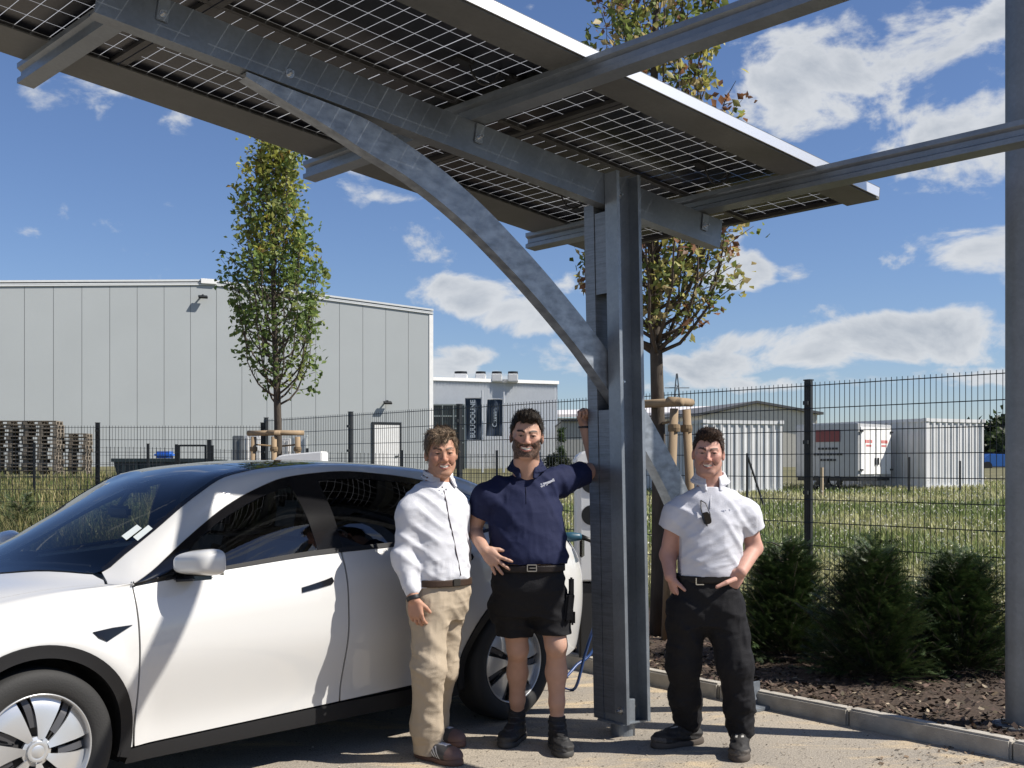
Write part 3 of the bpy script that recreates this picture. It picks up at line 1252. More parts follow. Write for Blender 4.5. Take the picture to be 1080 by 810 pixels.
# ================================================================ flags
m_flag = mat('navy_flag_cloth', (0.018, 0.033, 0.060), 0.75, var=0.15, scale=1.5)
m_flagtxt = mat('flag_print', (0.45, 0.50, 0.55), 0.8)
m_mast = mat('flag_mast', (0.62, 0.63, 0.64), 0.4, 0.4)
YF = 50.0


def flag(label, px0, px1, pyt, pyb, top, txt, skew):
    xl, xr = (px0 - CX) / F * YF, (px1 - CX) / F * YF
    zt, zb = H + (HY - pyt) / F * YF, H + (HY - pyb) / F * YF
    fl_ = thing('banner_flag', label, 'flag', (xr, YF, 1.3))
    bm = bmesh.new()
    tube(bm, [(xr + .05, YF, 1.2), (xr + .05, YF, zt + .35)], [.05, .035], 10)
    obj('mast', bm, m_mast, fl_)
    bm = bmesh.new()
    tube(bm, [(xl, YF, zt + .03), (xr + .05, YF, zt + .03)], .02, 6)
    obj('arm', bm, m_mast, fl_)
    nx, nz_ = 14, 30
    bm = bmesh.new()
    vs = []

    def pos(u, v):
        x = xl + (xr - xl) * u + skew * v * (1 - u) * .5
        z = zt + (zb - zt) * v
        y = YF + 0.06 * math.sin(3.2 * v * 3 + u * 3) * (0.3 + v) + 0.03 * math.sin(u * 9 + v * 4)
        return Vector((x, y, z))
    for j in range(nz_ + 1):
        vs.append([bm.verts.new(pos(i / nx, j / nz_)) for i in range(nx + 1)])
    for j in range(nz_):
        for i in range(nx):
            bm.faces.new((vs[j][i], vs[j][i + 1], vs[j + 1][i + 1], vs[j + 1][i]))
    clo = obj('cloth', bm, m_flag, fl_, smooth=True)
    w = xr - xl
    M = Matrix.Translation(Vector((xl + w * .50, YF - .14, (zt + zb) / 2)) - fl_.location) @ Matrix(((0, -1, 0, 0), (0, 0, -1, 0), (1, 0, 0, 0), (0, 0, 0, 1)))
    text_mesh('lettering', txt, M, w * .42, m_flagtxt, clo, ext=.004, aspect=1.0, bold=.008)
    return fl_


flag('tall navy banner flag with pale vertical lettering, left of the pair', 490.5, 507.5, 420, 464, .3, 'BUUOOUNE', 0.1)
flag('shorter navy banner flag with crumpled pale lettering, right of the pair', 514, 530, 421.5, 460, .3, 'C:unne', -0.15)

# ================================================================ warehouses on the right, pylon
m_cream = mat('cream_cladding', (0.60, 0.57, 0.50), 0.6, var=0.04)
m_roofw = mat('light_roof_sheet', (0.72, 0.68, 0.67), 0.5, var=0.05)
Y3 = 85.0
wh = thing('gable_warehouse', 'cream warehouse with a shallow gable roof behind the left container', 'building', (15, Y3, 1))
gx = [(-(0) + (p - CX) / F * Y3) for p in (742, 798, 862)]
gzs = [H + (HY - y) / F * Y3 for y in (438, 425.5, 437)]
bm = bmesh.new()
q = [(gx[0], 0.3), (gx[2], 0.3), (gx[2], gzs[2]), (gx[1], gzs[1]), (gx[0], gzs[0])]
prism(bm, q, 0, 20, Matrix.Translation((0, Y3, 0)) @ Matrix(((1, 0, -.25, 0), (0, 0, 1, 0), (0, 1, 0, 0), (0, 0, 0, 1))))
obj('wall', bm, m_cream, wh)
bm = bmesh.new()
for (a, b) in ((0, 1), (1, 2)):
    pa = Vector((gx[a] - (.4 if a == 0 else 0), Y3 - .3, gzs[a] + .02 - (.05 if a == 0 else 0)))
    pb = Vector((gx[b] + (.4 if b == 2 else 0), Y3 - .3, gzs[b] + .02 - (.05 if b == 2 else 0)))
    off = Vector((-5.2, 20.6, 0))
    vs = [bm.verts.new(p) for p in (pa, pb, pb + off, pa + off)]
    vs2 = [bm.verts.new(p + Vector((0, 0, .18))) for p in (pa, pb, pb + off, pa + off)]
    bm.faces.new(vs[::-1])
    bm.faces.new(vs2)
    for k in range(4):
        bm.faces.new((vs[k], vs[(k + 1) % 4], vs2[(k + 1) % 4], vs2[k]))
bmesh.ops.recalc_face_normals(bm, faces=bm.faces)
obj('roof', bm, mat('grey_verge', (.12, .12, .12), .6), wh)
wh2 = thing('long_warehouse', 'long low warehouse with a pale pinkish roof behind the tree stakes', 'building', (9, 98, 1))
bm = bmesh.new()
x0_, x1_ = (560 - CX) / F * 98, (778 - CX) / F * 98
boxmm(bm, (x0_, 98, 0.3), (x1_, 112, H + (HY - 441) / F * 98))
obj('wall', bm, mat('grey_cladding', (.30, .31, .31), .6, var=.05), wh2)
bm = bmesh.new()
za, zb_ = H + (HY - 441) / F * 98, H + (HY - 428.5) / F * 98
v = [bm.verts.new(p) for p in ((x0_ - .4, 97.5, za), (x1_ + .4, 97.5, za + .35), (x1_ + .4, 112, zb_ + .5), (x0_ - .4, 112, zb_))]
f = bm.faces.new(v)
ex = bmesh.ops.extrude_face_region(bm, geom=[f])
bmesh.ops.translate(bm, verts=[g for g in ex['geom'] if isinstance(g, bmesh.types.BMVert)], vec=(0, 0, .25))
bmesh.ops.recalc_face_normals(bm, faces=bm.faces)
obj('roof', bm, m_roofw, wh2)
gb = thing('grey_shed', 'small plain grey shed seen between the fist and the flags', 'shed', (4, 66, 1))
bm = bmesh.new()
boxmm(bm, ((593 - CX) / F * 66, 66, .3), ((668 - CX) / F * 66, 76, H + (HY - 444.5) / F * 66))
obj('wall', bm, mat('shed_grey', (.36, .36, .34), .7, var=.05), gb)
bm = bmesh.new()
boxmm(bm, ((592 - CX) / F * 66, 65.8, H + (HY - 444.5) / F * 66), ((669 - CX) / F * 66, 76.2, H + (HY - 443) / F * 66))
obj('roof', bm, m_fence, gb)

py_ = thing('lattice_pylon', 'thin lattice pylon on the horizon left of the white polo man', 'pylon', ((714 - CX) / F * 240, 240, 2))
bm = bmesh.new()
xc, zb_, zt_ = (714 - CX) / F * 240, 2.0, H + (HY - 394) / F * 240
for sx in (-1, 1):
    for sy in (-1, 1):
        tube(bm, [(xc + sx * 1.7, 240 + sy * 1.7, zb_), (xc + sx * .1, 240 + sy * .1, zt_)], .11, 4)
for k in range(9):
    f0, f1 = k / 9, (k + 1) / 9
    w0, w1 = 1.7 + (.1 - 1.7) * f0, 1.7 + (.1 - 1.7) * f1
    z0q, z1q = zb_ + (zt_ - zb_) * f0, zb_ + (zt_ - zb_) * f1
    tube(bm, [(xc - w0, 240 - w0, z0q), (xc + w1, 240 - w1, z1q)], .07, 4)
    tube(bm, [(xc + w0, 240 - w0, z0q), (xc - w1, 240 - w1, z1q)], .07, 4)
for z, w in ((zt_ - 3, 2.6), (zt_ - 6, 3.4)):
    tube(bm, [(xc - w, 240, z), (xc + w, 240, z)], .1, 4)
obj('tower', bm, mat('pylon_steel', (.16, .18, .20), .6, .3), py_)

# ================================================================ containers and trailer on the meadow
m_cont = mat('white_container_paint', (0.62, 0.63, 0.635), 0.5, var=0.08, scale=1.2)


def corrug(bm, a, d, Ln, z0, z1, nrm, depth=0.045, pitch=0.28):
    n = max(2, int(Ln / pitch))
    V0, V1 = [], []
    for i in range(n):
        u0 = Ln * i / n
        for fr, dp in ((0, 0), (.3, 0), (.45, 1), (.85, 1), (1.0, 0)):
            p = Vector(a) + Vector(d) * (u0 + fr * Ln / n) - Vector(nrm) * depth * dp
            V0.append(bm.verts.new((p.x, p.y, z0)))
            V1.append(bm.verts.new((p.x, p.y, z1)))
    for k in range(len(V0) - 1):
        bm.faces.new((V0[k], V0[k + 1], V1[k + 1], V1[k]))


def container(label, B, C, Ln, ht):
    B, C = Vector(B), Vector(C)
    d = (C - B)
    wd = d.length
    d.normalize()
    nrm = Vector((d.y, -d.x, 0))
    back = -nrm
    z0 = float(gz(B.x, B.y)) - .02
    t = thing('storage_container', label, 'container', (B.x, B.y, z0), group='white storage containers on the meadow')
    bm = bmesh.new()
    fr = .09
    corrug(bm, B + d * fr - nrm * .03, d, wd - 2 * fr, z0 + .15, z0 + ht - .12, nrm)
    corrug(bm, B + back * (Ln - fr) - d * 0 + d * .03, -back, Ln - 2 * fr, z0 + .15, z0 + ht - .12, -d)
    corrug(bm, C + back * fr - d * .03, back, Ln - 2 * fr, z0 + .15, z0 + ht - .12, d)
    corrug(bm, C + back * (Ln - .03) - d * fr, -d, wd - 2 * fr, z0 + .15, z0 + ht - .12, back)
    bmesh.ops.recalc_face_normals(bm, faces=bm.faces)
    obj('wall', bm, m_cont, t)
    bm = bmesh.new()
    Rz = Matrix.Rotation(math.atan2(d.y, d.x), 3, 'Z')
    for p in (B + d * .05 + back * .05, C - d * .05 + back * .05, B + d * .05 + back * (Ln - .05), C - d * .05 + back * (Ln - .05)):
        box(bm, (p.x, p.y, z0 + ht / 2), (.1, .1, ht), Rz)
        for zz in (.06, ht - .06):
            box(bm, (p.x, p.y, z0 + zz), (.17, .17, .12), Rz)
    for zz, hh in ((.09, .14), (ht - .07, .12)):
        m1 = (B + C) / 2
        box(bm, (m1.x + back.x * .05, m1.y + back.y * .05, z0 + zz), (wd - .2, .08, hh), Rz)
        for q in (B + d * .05, C - d * .05):
            c = q + back * Ln / 2
            box(bm, (c.x, c.y, z0 + zz), (.08, Ln - .2, hh), Rz)
    obj('frame', bm, m_cont, t)
    bm = bmesh.new()
    c = (B + C) / 2 + back * Ln / 2
    box(bm, (c.x, c.y, z0 + ht - .03), (wd - .1, Ln - .1, .03), Rz)
    obj('roof', bm, m_cont, t)
    return t


container('white ribbed container standing right behind the white polo man', ((742 - CX) / F * 39, 39.0, 0), ((825.5 - CX) / F * 40, 40.0, 0), 6.0, 2.6)
container('white ribbed container at the right end, beside the boxed trailer', ((977 - CX) / F * 40.3, 40.3, 0), ((1038 - CX) / F * 41.6, 41.6, 0), 6.0, 2.55)
# trailer
B = Vector((11.56, 38.0, 0)) * 1.04
d = Vector((.7, .714, 0)).normalized()
nrm = Vector((d.y, -d.x, 0))
bk = -nrm
z0 = float(gz(B.x, B.y))
wd, Ln = 2.5, 2.45
tr = thing('box_trailer', 'grey box trailer with red marks and white rear doors between the containers', 'trailer', (B.x, B.y, z0))
Rz = Matrix.Rotation(math.atan2(d.y, d.x), 3, 'Z')
m_redm = mat('red_marking', (.55, .12, .11), .6)
m_tr = mat('trailer_grey', (.42, .43, .44), .5, var=.05)
c = B + d * wd / 2 + bk * Ln / 2
bm = bmesh.new()
box(bm, (c.x, c.y, z0 + 1.44), (wd, Ln, 1.86), Rz, bev=.02)
obj('body', bm, m_tr, tr)
bm = bmesh.new()
box(bm, (c.x, c.y, z0 + .42), (wd - .1, Ln - .1, .12), Rz)
obj('chassis', bm, m_fence, tr)
for k in (0, 1):
    bm = bmesh.new()
    q = B + d * (wd * (.27 + .46 * k)) + nrm * .03
    box(bm, (q.x, q.y, z0 + 1.42), (wd * .44, .04, 1.66), Rz, bev=.01)
    do = obj('door', bm, m_white, tr)
    for zz in (.75, 2.1):
        bm = bmesh.new()
        h_ = B + d * (wd * (.05 + .9 * k)) + nrm * .07
        box(bm, (h_.x, h_.y, z0 + zz), (.18, .05, .06), Rz)
        obj('hinge', bm, m_fence, do)
    bm = bmesh.new()
    h_ = B + d * (wd * (.46 + .08 * k)) + nrm * .07
    box(bm, (h_.x, h_.y, z0 + 1.05), (.06, .05, .25), Rz)
    obj('handle', bm, m_fence, do)
    for zz, ww in ((1.75, .55), (1.6, .4)):
        bm = bmesh.new()
        for j in range(5):
            h_ = B + d * (wd * (.27 + .46 * k) + (j - 2) * ww / 5) + nrm * .053
            box(bm, (h_.x, h_.y, z0 + zz), (ww / 5 * .7, .006, .11 if zz > 1.7 else .07), Rz)
        obj('marking', bm, m_redm, do)
# side markings: red block and dark lines
sd = -d
Rs = Matrix.Rotation(math.atan2(bk.y, bk.x), 3, 'Z')


def sidep(u, z):
    q = B + bk * u + sd * .012
    return Vector((q.x, q.y, z0 + z))


bm = bmesh.new()
box(bm, sidep(1.15, 1.95), (.95, .012, .42), Rs)
obj('marking', bm, mat('dark_red_marking', (.22, .05, .05), .6), tr)
for zz, ww, n in ((1.5, .8, 6), (1.3, 1.15, 9), (1.1, .65, 5)):
    bm = bmesh.new()
    for j in range(n):
        box(bm, sidep(1.15 + (j - (n - 1) / 2) * ww / n, zz), (ww / n * .72, .012, .075), Rs)
    obj('marking', bm, m_fence, tr)
for u in (1.0, 1.8):
    bm = bmesh.new()
    q = sidep(u, .36) + d * .12
    M = Matrix.Translation(q) @ Rs.to_4x4()
    lathe(bm, [(.18, -.1), (.30, -.1), (.34, -.06), (.34, .06), (.30, .1), (.18, .1), (.18, -.1)], 28, 'y', M)
    obj('wheel', bm, m_dark, tr)
# small survey stakes in the meadow
for (px, yb_, yt_, Y, lab) in ((1012.5, 518, 486, 37, 'dark thin stake in front of the right container'), (959, 519, 482, 37, 'dark thin stake between trailer and right container'),
                              (788, 500, 478, 30, 'dark thin stake with slanted prop in front of the left container')):
    st = P(px, yt_, Y)
    t = thing('meadow_stake', lab, 'stake', (st.x, st.y, float(gz(st.x, Y)) - .1))
    bm = bmesh.new()
    tube(bm, [(st.x, Y, float(gz(st.x, Y)) - .1), (st.x, Y, st.z)], .035, 6)
    obj('pole', bm, m_fence, t)
    if px == 788:
        bm = bmesh.new()
        tube(bm, [(st.x + .02, Y, st.z - .1), (st.x + .45, Y, float(gz(st.x, Y)) + .05)], .03, 6)
        obj('prop', bm, m_fence, t)
st = P(867, 493, 36)
t = thing('meadow_stake', 'pale wooden stake in front of the trailer wheels', 'stake', (st.x, st.y, float(gz(st.x, 36)) - .1))
bm = bmesh.new()
tube(bm, [(st.x, 36, float(gz(st.x, 36)) - .1), (st.x, 36, st.z)], .05, 6)
obj('pole', bm, mat('pale_wood', (.42, .33, .22), .8, var=.1), t)

# ================================================================ left yard: pallets, dark skip, boards
m_pal = mat('weathered_pallet_wood', (0.17, 0.145, 0.115), 0.9, var=0.35, scale=3)
bm = bmesh.new()
for y in (-.35, 0, .35):
    boxmm(bm, (-.6, y - .05, 0), (.6, y + .05, .022))
    for x in (-.53, 0, .53):
        boxmm(bm, (x - .07, y - .05, .0225), (x + .07, y + .05, .1))
for x in (-.53, 0, .53):
    boxmm(bm, (x - .07, -.4, .1005), (x + .07, .4, .122))
for k in range(5):
    y = -.345 + .1725 * k
    boxmm(bm, (-.6, y - .06, .1225), (.6, y + .06, .144))
me_p = bpy.data.meshes.new('pallet')
bm.to_mesh(me_p)
bm.free()
me_p.materials.append(m_pal)
STK = ((14, 14, 'leftmost tall stack'), (46, 14, 'tall stack second from the left'), (77, 11, 'lower stack on the right'))
for (pc, n, lab) in STK:
    Yp = 43.0 if n > 12 else 44.2
    x = (pc - CX) / F * Yp
    zg = H + (HY - 500.5) / F * Yp
    for k in range(n):
        o = bpy.data.objects.new('pallet', me_p)
        COL.objects.link(o)
        o.location = (x + random.uniform(-.04, .04), Yp + random.uniform(-.05, .05), zg + .1445 * k)
        o.rotation_euler = (0, 0, random.uniform(-.05, .05) + .08)
        tag(o, 'weathered grey wooden pallet in the ' + lab + ' behind the left fence', 'pallet', 'pallets stacked in the yard')
Ys = 36.0
zs = float(gz(-11, Ys))
sk = thing('dark_skip', 'long dark green open skip with a blue cover behind the yard gate', 'skip', ((172 - CX) / F * Ys, Ys, zs))
x0_, x1_ = (119 - CX) / F * Ys, (225 - CX) / F * Ys
zt_ = H + (HY - 484.5) / F * Ys
bm = bmesh.new()
prism(bm, [(x0_ + .25, zs), (x1_ - .25, zs), (x1_, zt_), (x0_, zt_)], 0, 1.8, Matrix.Translation((0, Ys, 0)) @ Matrix(((1, 0, 0, 0), (0, 0, 1, 0), (0, 1, 0, 0), (0, 0, 0, 1))))
for k in range(7):
    xx = x0_ + .35 + (x1_ - x0_ - .7) * k / 6
    boxmm(bm, (xx - .04, Ys - .06, zs + .05), (xx + .04, Ys - .003, zt_ - .02))
boxmm(bm, (x0_ - .03, Ys - .08, zt_ - .08), (x1_ + .03, Ys + .002, zt_ + .03))
obj('bin', bm, mat('skip_paint', (.025, .04, .045), .5, var=.2), sk)
bm = bmesh.new()
xb_ = (168 - CX) / F * Ys
boxmm(bm, (xb_ - .28, Ys + .3, zt_ + .04), (xb_ + .28, Ys + .9, zt_ + .26), bev=.08)
obj('cover', bm, mat('blue_plastic', (.03, .15, .55), .45), sk)
for (pa, pb, yt_, Y, c, lab) in ((245, 257, 459.5, 33, (.16, .17, .18), 'grey upright board beside the left tree stakes'), (258, 274, 458.5, 33.4, (.74, .73, .71), 'white upright board beside the left tree stakes'),
                                 (296, 306, 462, 33.2, (.7, .68, .66), 'narrow white board right of the left trunk'), (308, 325, 459, 33.8, (.62, .64, .63), 'wide pale board right of the left trunk')):
    xa_, xb_ = (pa - CX) / F * Y, (pb - CX) / F * Y
    zg = float(gz(xa_, Y))
    bm = bmesh.new()
    boxmm(bm, (xa_, Y, zg - .05), (xb_, Y + .12, H + (HY - yt_) / F * Y), bev=.02)
    boxmm(bm, (xa_ + .05, Y - .025, zg + .1), (xa_ + .11, Y + .002, H + (HY - yt_) / F * Y - .08))
    boxmm(bm, (xb_ - .11, Y - .025, zg + .1), (xb_ - .05, Y + .002, H + (HY - yt_) / F * Y - .08))
    o = obj('stored_board', bm, mat('board', c, .6, var=.08))
    tag(o, lab, 'board')

# ================================================================ charging columns
m_ccol = mat('charger_white', (0.70, 0.71, 0.71), 0.4, var=0.03)
m_cdark = mat('charger_black', (0.015, 0.016, 0.017), 0.3)
m_cbase = mat('charger_base', (0.02, 0.021, 0.023), 0.6)


def charger(name_label, px, w=0.5):
    y = (KERB_C + .28) / (NF.x * (px - CX) / F + NF.y)
    x = (px - CX) / F * y
    t = thing('charging_column', name_label, 'charging column', (x, y, 0.05))
    bm = bmesh.new()
    boxmm(bm, (-w / 2 + .02, -.18, 0), (w / 2 - .02, .18, .62), bev=.015)
    o = obj('plinth', bm, m_cbase, t, world=False)
    bm = bmesh.new()
    boxmm(bm, (-w / 2, -.2, .60), (w / 2, .2, 1.50), bev=.035)
    o = obj('cabinet', bm, m_ccol, t, world=False)
    # sloping rounded cap
    bm = bmesh.new()
    pr = [(-w / 2 - .01, 1.505), (w / 2 + .01, 1.505), (w / 2 + .01, 1.645), (-w / 2 + .10, 1.61), (-w / 2 + .03, 1.59), (-w / 2 - .005, 1.55)]
    prism(bm, pr, -.215, .215, Matrix(((1, 0, 0, 0), (0, 0, 1, 0), (0, 1, 0, 0), (0, 0, 0, 1))))
    bmesh.ops.bevel(bm, geom=list(bm.edges), offset=.012, segments=2, affect='EDGES')
    obj('cap', bm, m_white, t, world=False)
    for z in (1.12, 1.36):
        bm = bmesh.new()
        n = 14
        pr = []
        for k in range(n + 1):
            a = math.pi / 2 + math.pi * k / n
            pr.append((-.14 + .075 * math.cos(a), z + .075 * math.sin(a)))
        for k in range(n + 1):
            a = -math.pi / 2 + math.pi * k / n
            pr.append((.14 + .075 * math.cos(a), z + .075 * math.sin(a)))
        prism(bm, pr, -.208, -.18, Matrix(((1, 0, 0, 0), (0, 0, 1, 0), (0, 1, 0, 0), (0, 0, 0, 1))))
        obj('socket_panel', bm, m_cdark, t, world=False)
    return t


ch1 = charger('white charging column with black oval sockets, half hidden behind the steel post', 641)
ch2 = charger('white charging column whose cap shows above the car roof', 318)
# distant blue car at the far right
bc = thing('distant_car', 'small blue car far off at the right edge under the dark trees', 'car', ((1052 - CX) / F * 70, 70, .6))
bm = bmesh.new()
xx, zz = (1054 - CX) / F * 70, float(gz((1054 - CX) / F * 70, 70))
pr = [(-1.2, .25), (1.2, .25), (1.2, .62), (.95, .72), (.55, 1.05), (-.5, 1.08), (-.95, .75), (-1.2, .66)]
prism(bm, pr, -.75, .75, Matrix.Translation((xx, 70.8, zz - .2)) @ Matrix(((1, 0, 0, 0), (0, 0, 1, 0), (0, 1, 0, 0), (0, 0, 0, 1))))
bmesh.ops.bevel(bm, geom=list(bm.edges), offset=.06, segments=2, affect='EDGES')
obj('body', bm, mat('blue_car_paint', (.03, .13, .42), .3), bc)
for dx_ in (-.75, .75):
    bm = bmesh.new()
    lathe(bm, [(.0, -.1), (.29, -.1), (.29, .1), (0, .1)], 20, 'y', Matrix.Translation((xx + dx_, 70.02, zz + .1)))
    obj('wheel', bm, m_dark, bc)
# ================================================================ vegetation
m_leaf = mat('tree_leaf', rough=0.55, attr='Col', transl=0.5)
m_bark = mat('tree_bark', (0.075, 0.06, 0.047), 0.95, var=0.3, scale=14, bump=0.7, bscale=40, stretch=(1, 1, .3))
m_twig = mat('twig_bark', (0.085, 0.065, 0.05), 0.95)
m_stake = mat('stake_wood', (0.27, 0.195, 0.12), 0.85, var=0.2, scale=10, stretch=(1, 1, .2))
m_yew = mat('yew_needle', rough=0.5, attr='Col', transl=0.12)
m_grass = mat('grass_blade', rough=0.65, attr='Col', transl=0.3)


def leaf_mesh(name, C, size, cols, up=0.3, asp=0.62, nfac=1):
    """diamond shaped leaf faces bent along the midrib"""
    n = len(C)
    C = np.asarray(C, float)
    a = RNG.uniform(0, 2 * np.pi, n)
    el_ = RNG.normal(-0.2, 0.6, n)
    d = np.stack([np.cos(a) * np.cos(el_), np.sin(a) * np.cos(el_), np.sin(el_)], -1)
    r = RNG.normal(0, 1, (n, 3))
    s = np.cross(d, r)
    s /= np.linalg.norm(s, axis=1)[:, None]
    u = np.cross(s, d)
    sz = np.asarray(size)[:, None] if np.ndim(size) else np.full((n, 1), size)
    b = C - d * sz * .5
    t = C + d * sz * .5
    l = C + s * sz * .5 * asp + u * sz * .12
    rr = C - s * sz * .5 * asp + u * sz * .12
    V = np.stack([b, l, t, rr], 1).reshape(-1, 3)
    Fc = np.stack([np.arange(n) * 4, np.arange(n) * 4 + 1, np.arange(n) * 4 + 2], -1)
    Fc2 = np.stack([np.arange(n) * 4, np.arange(n) * 4 + 2, np.arange(n) * 4 + 3], -1)
    me = mesh_np(name, V, np.concatenate([Fc, Fc2]))
    set_col(me, np.repeat(cols, 4, 0))
    return me


def tree(label, base, hgt, r0, crown, nbr, nleaf, palette, leaf, h0, dead=None, lean=0.0, spread=1.0, low=1.25):
    """crown(z) -> radius; upright branches that leave the trunk and bend up, leaves in clumps on their outer parts"""
    t = thing('columnar_tree', label, 'tree', base)
    bm = bmesh.new()
    pts, rad = [], []
    for k in range(15):
        f = k / 14
        pts.append(Vector((lean * f + .03 * math.sin(f * 7 + hgt), .03 * math.cos(f * 5), hgt * f * .97)))
        rad.append(r0 * (1 - f) ** .8 * .95 + .008)
    tube(bm, pts, rad, 10)
    obj('trunk', bm, m_bark, t, smooth=True, world=False)
    bm = bmesh.new()
    clump = []

    def tr_at(z):
        f = z / (hgt * .97)
        return Vector((lean * f + .03 * math.sin(f * 7 + hgt), .03 * math.cos(f * 5), z))
    for i in range(nbr):
        z = h0 + (hgt * .93 - h0) * (i / nbr) ** low
        a = i * 2.399 + random.uniform(-.4, .4)
        p = tr_at(z)
        ln = random.uniform(.8, 1.35) * (0.35 + crown(min(z + .6, hgt)) * 1.5)
        cr = crown(min(hgt, z + ln * .55)) * random.uniform(.75, 1.12) * spread
        od = Vector((math.cos(a), math.sin(a), 0))
        bp = []
        for k in range(7):
            f = k / 6
            out = cr * (1 - (1 - f) ** 2.2)
            up_ = ln * (f * .35 + f * f * .65)
            bp.append(p + od * out + Vector((random.uniform(-.02, .02), random.uniform(-.02, .02), up_)))
        rb = max(.006, r0 * .32 * (1 - z / hgt) + .004)
        tube(bm, bp, [rb * (1 - .8 * k / 6) for k in range(7)], 5)
        for k in range(2, 7):
            clump.append((bp[k], k / 6))
            for _ in range(2):
                # side twig
                q = bp[k] + Vector((random.gauss(0, .11), random.gauss(0, .11), random.uniform(.02, .22)))
                tube(bm, [bp[k], (bp[k] + q) / 2 + Vector((0, 0, .01)), q], [.005, .004, .002], 4, cap=False)
                clump.append((q, k / 6))
    obj('limbs', bm, m_twig, t, smooth=True, world=False)
    # leaves
    w = np.array([0.35 + c[1] for c in clump])
    # uneven: some clumps bare, some dense
    w *= RNG.choice([0.15, 0.6, 1.0, 1.8], len(clump), p=[.28, .25, .27, .20])
    w /= w.sum()
    pick = RNG.choice(len(clump), nleaf, p=w)
    C = np.array([clump[k][0] for k in pick]) + RNG.normal(0, 1, (nleaf, 3)) * np.array([.055, .055, .065])
    zz = C[:, 2] / hgt
    cols = np.zeros((nleaf, 3))
    tone = RNG.uniform(.7, 1.35, nleaf)
    cid = (pick * 7919) % 97 / 97.0
    for k in range(nleaf):
        cols[k] = palette(zz[k], cid[k], random.random())
    cols *= tone[:, None]
    me = leaf_mesh('leaves', C, RNG.uniform(leaf * .6, leaf * 1.25, nleaf), cols)
    o = link('crown', me, m_leaf, t, smooth=False)
    return t


# left tree: green columnar, yellowing on top
tb = Vector(((291 - CX) / F * 14.9, 14.9, 0.08))


def crownA(z):
    return float(np.interp(z, [2.0, 2.6, 3.1, 3.55, 4.2, 5.0, 5.6, 5.95], [.08, .36, .56, .54, .34, .27, .20, .06]))


def palA(z, c, r):
    if z > .72 and c < .55 * (z - .5) * 2.2:
        return (.33, .34, .07) if r < .9 else (.32, .22, .06)
    if c > .75:
        return (.25, .29, .085)
    return (.15, .215, .06)


tree('young columnar tree with green and yellowing leaves behind the car roof', tb, 5.75, .062, crownA, 64, 6000, palA, .086, 2.25, spread=1.0)
# right tree: sparse, dried yellow and red-brown leaves
tb2 = Vector(((692 - CX) / F * 9.6, 9.6, 0.08))


def crownB(z):
    return float(np.interp(z, [2.2, 2.6, 3.2, 3.6, 4.4, 5.4, 6.2, 6.8], [.12, .45, .58, .62, .45, .40, .26, .06]))


def palB(z, c, r):
    if c < .42:
        return (.17, .21, .06)
    if c < .74:
        return (.38, .35, .10)
    if c < .90:
        return (.42, .34, .17)
    return (.24, .12, .065)


tree('sparse young tree with dried yellow and brown leaves behind the steel post', tb2, 6.9, .068, crownB, 66, 7400, palB, .080, 2.40, spread=1.0, low=2.1)


def trestle(label, base, spots, zt, bars):
    t = thing('tree_stakes', label, 'tree support', base)
    for (x, y, lx, ly) in spots:
        bm = bmesh.new()
        tube(bm, [(x + lx, y + ly, -.05), (x, y, zt)], [.040, .035], 14)
        obj('stake', bm, m_stake, t, smooth=True, world=False)
    for (a, b, dz_) in bars:
        bm = bmesh.new()
        A, B_ = Vector(spots[a][:2] + (zt + dz_,)), Vector(spots[b][:2] + (zt + dz_,))
        e = (B_ - A).normalized() * .08
        tube(bm, [A - e, B_ + e], [.036, .034], 14)
        obj('crossbar', bm, m_stake, t, smooth=True, world=False)
    bm = bmesh.new()
    for (x, y, lx, ly) in spots:
        lathe(bm, [(.047, -.03), (.052, 0), (.047, .03)], 14, 'z', Matrix.Translation((x, y, zt - .16)))
    tube(bm, [(spots[0][0], spots[0][1], zt - .1), (0.02, 0.07, zt - .12), (spots[-1][0], spots[-1][1], zt - .1)], .012, 6)
    obj('tie', bm, mat('coir_rope', (.20, .14, .08), .95, var=.2), t, world=False)
    return t


trestle('three short wooden stakes with crossbars round the left tree', tb, [(-.24, -.22, -.05, -.02), (.03, -.26, 0, 0), (.31, -.14, .04, 0)], 1.83, [(0, 1, .045), (1, 2, .05)])
trestle('three wooden stakes with crossbars round the tree behind the post', tb2, [(.115, -.26, -.07, 0), (.24, -.10, .09, .02), (-.25, .12, -.05, 0)], 1.93, [(0, 2, .05), (0, 1, .06)])


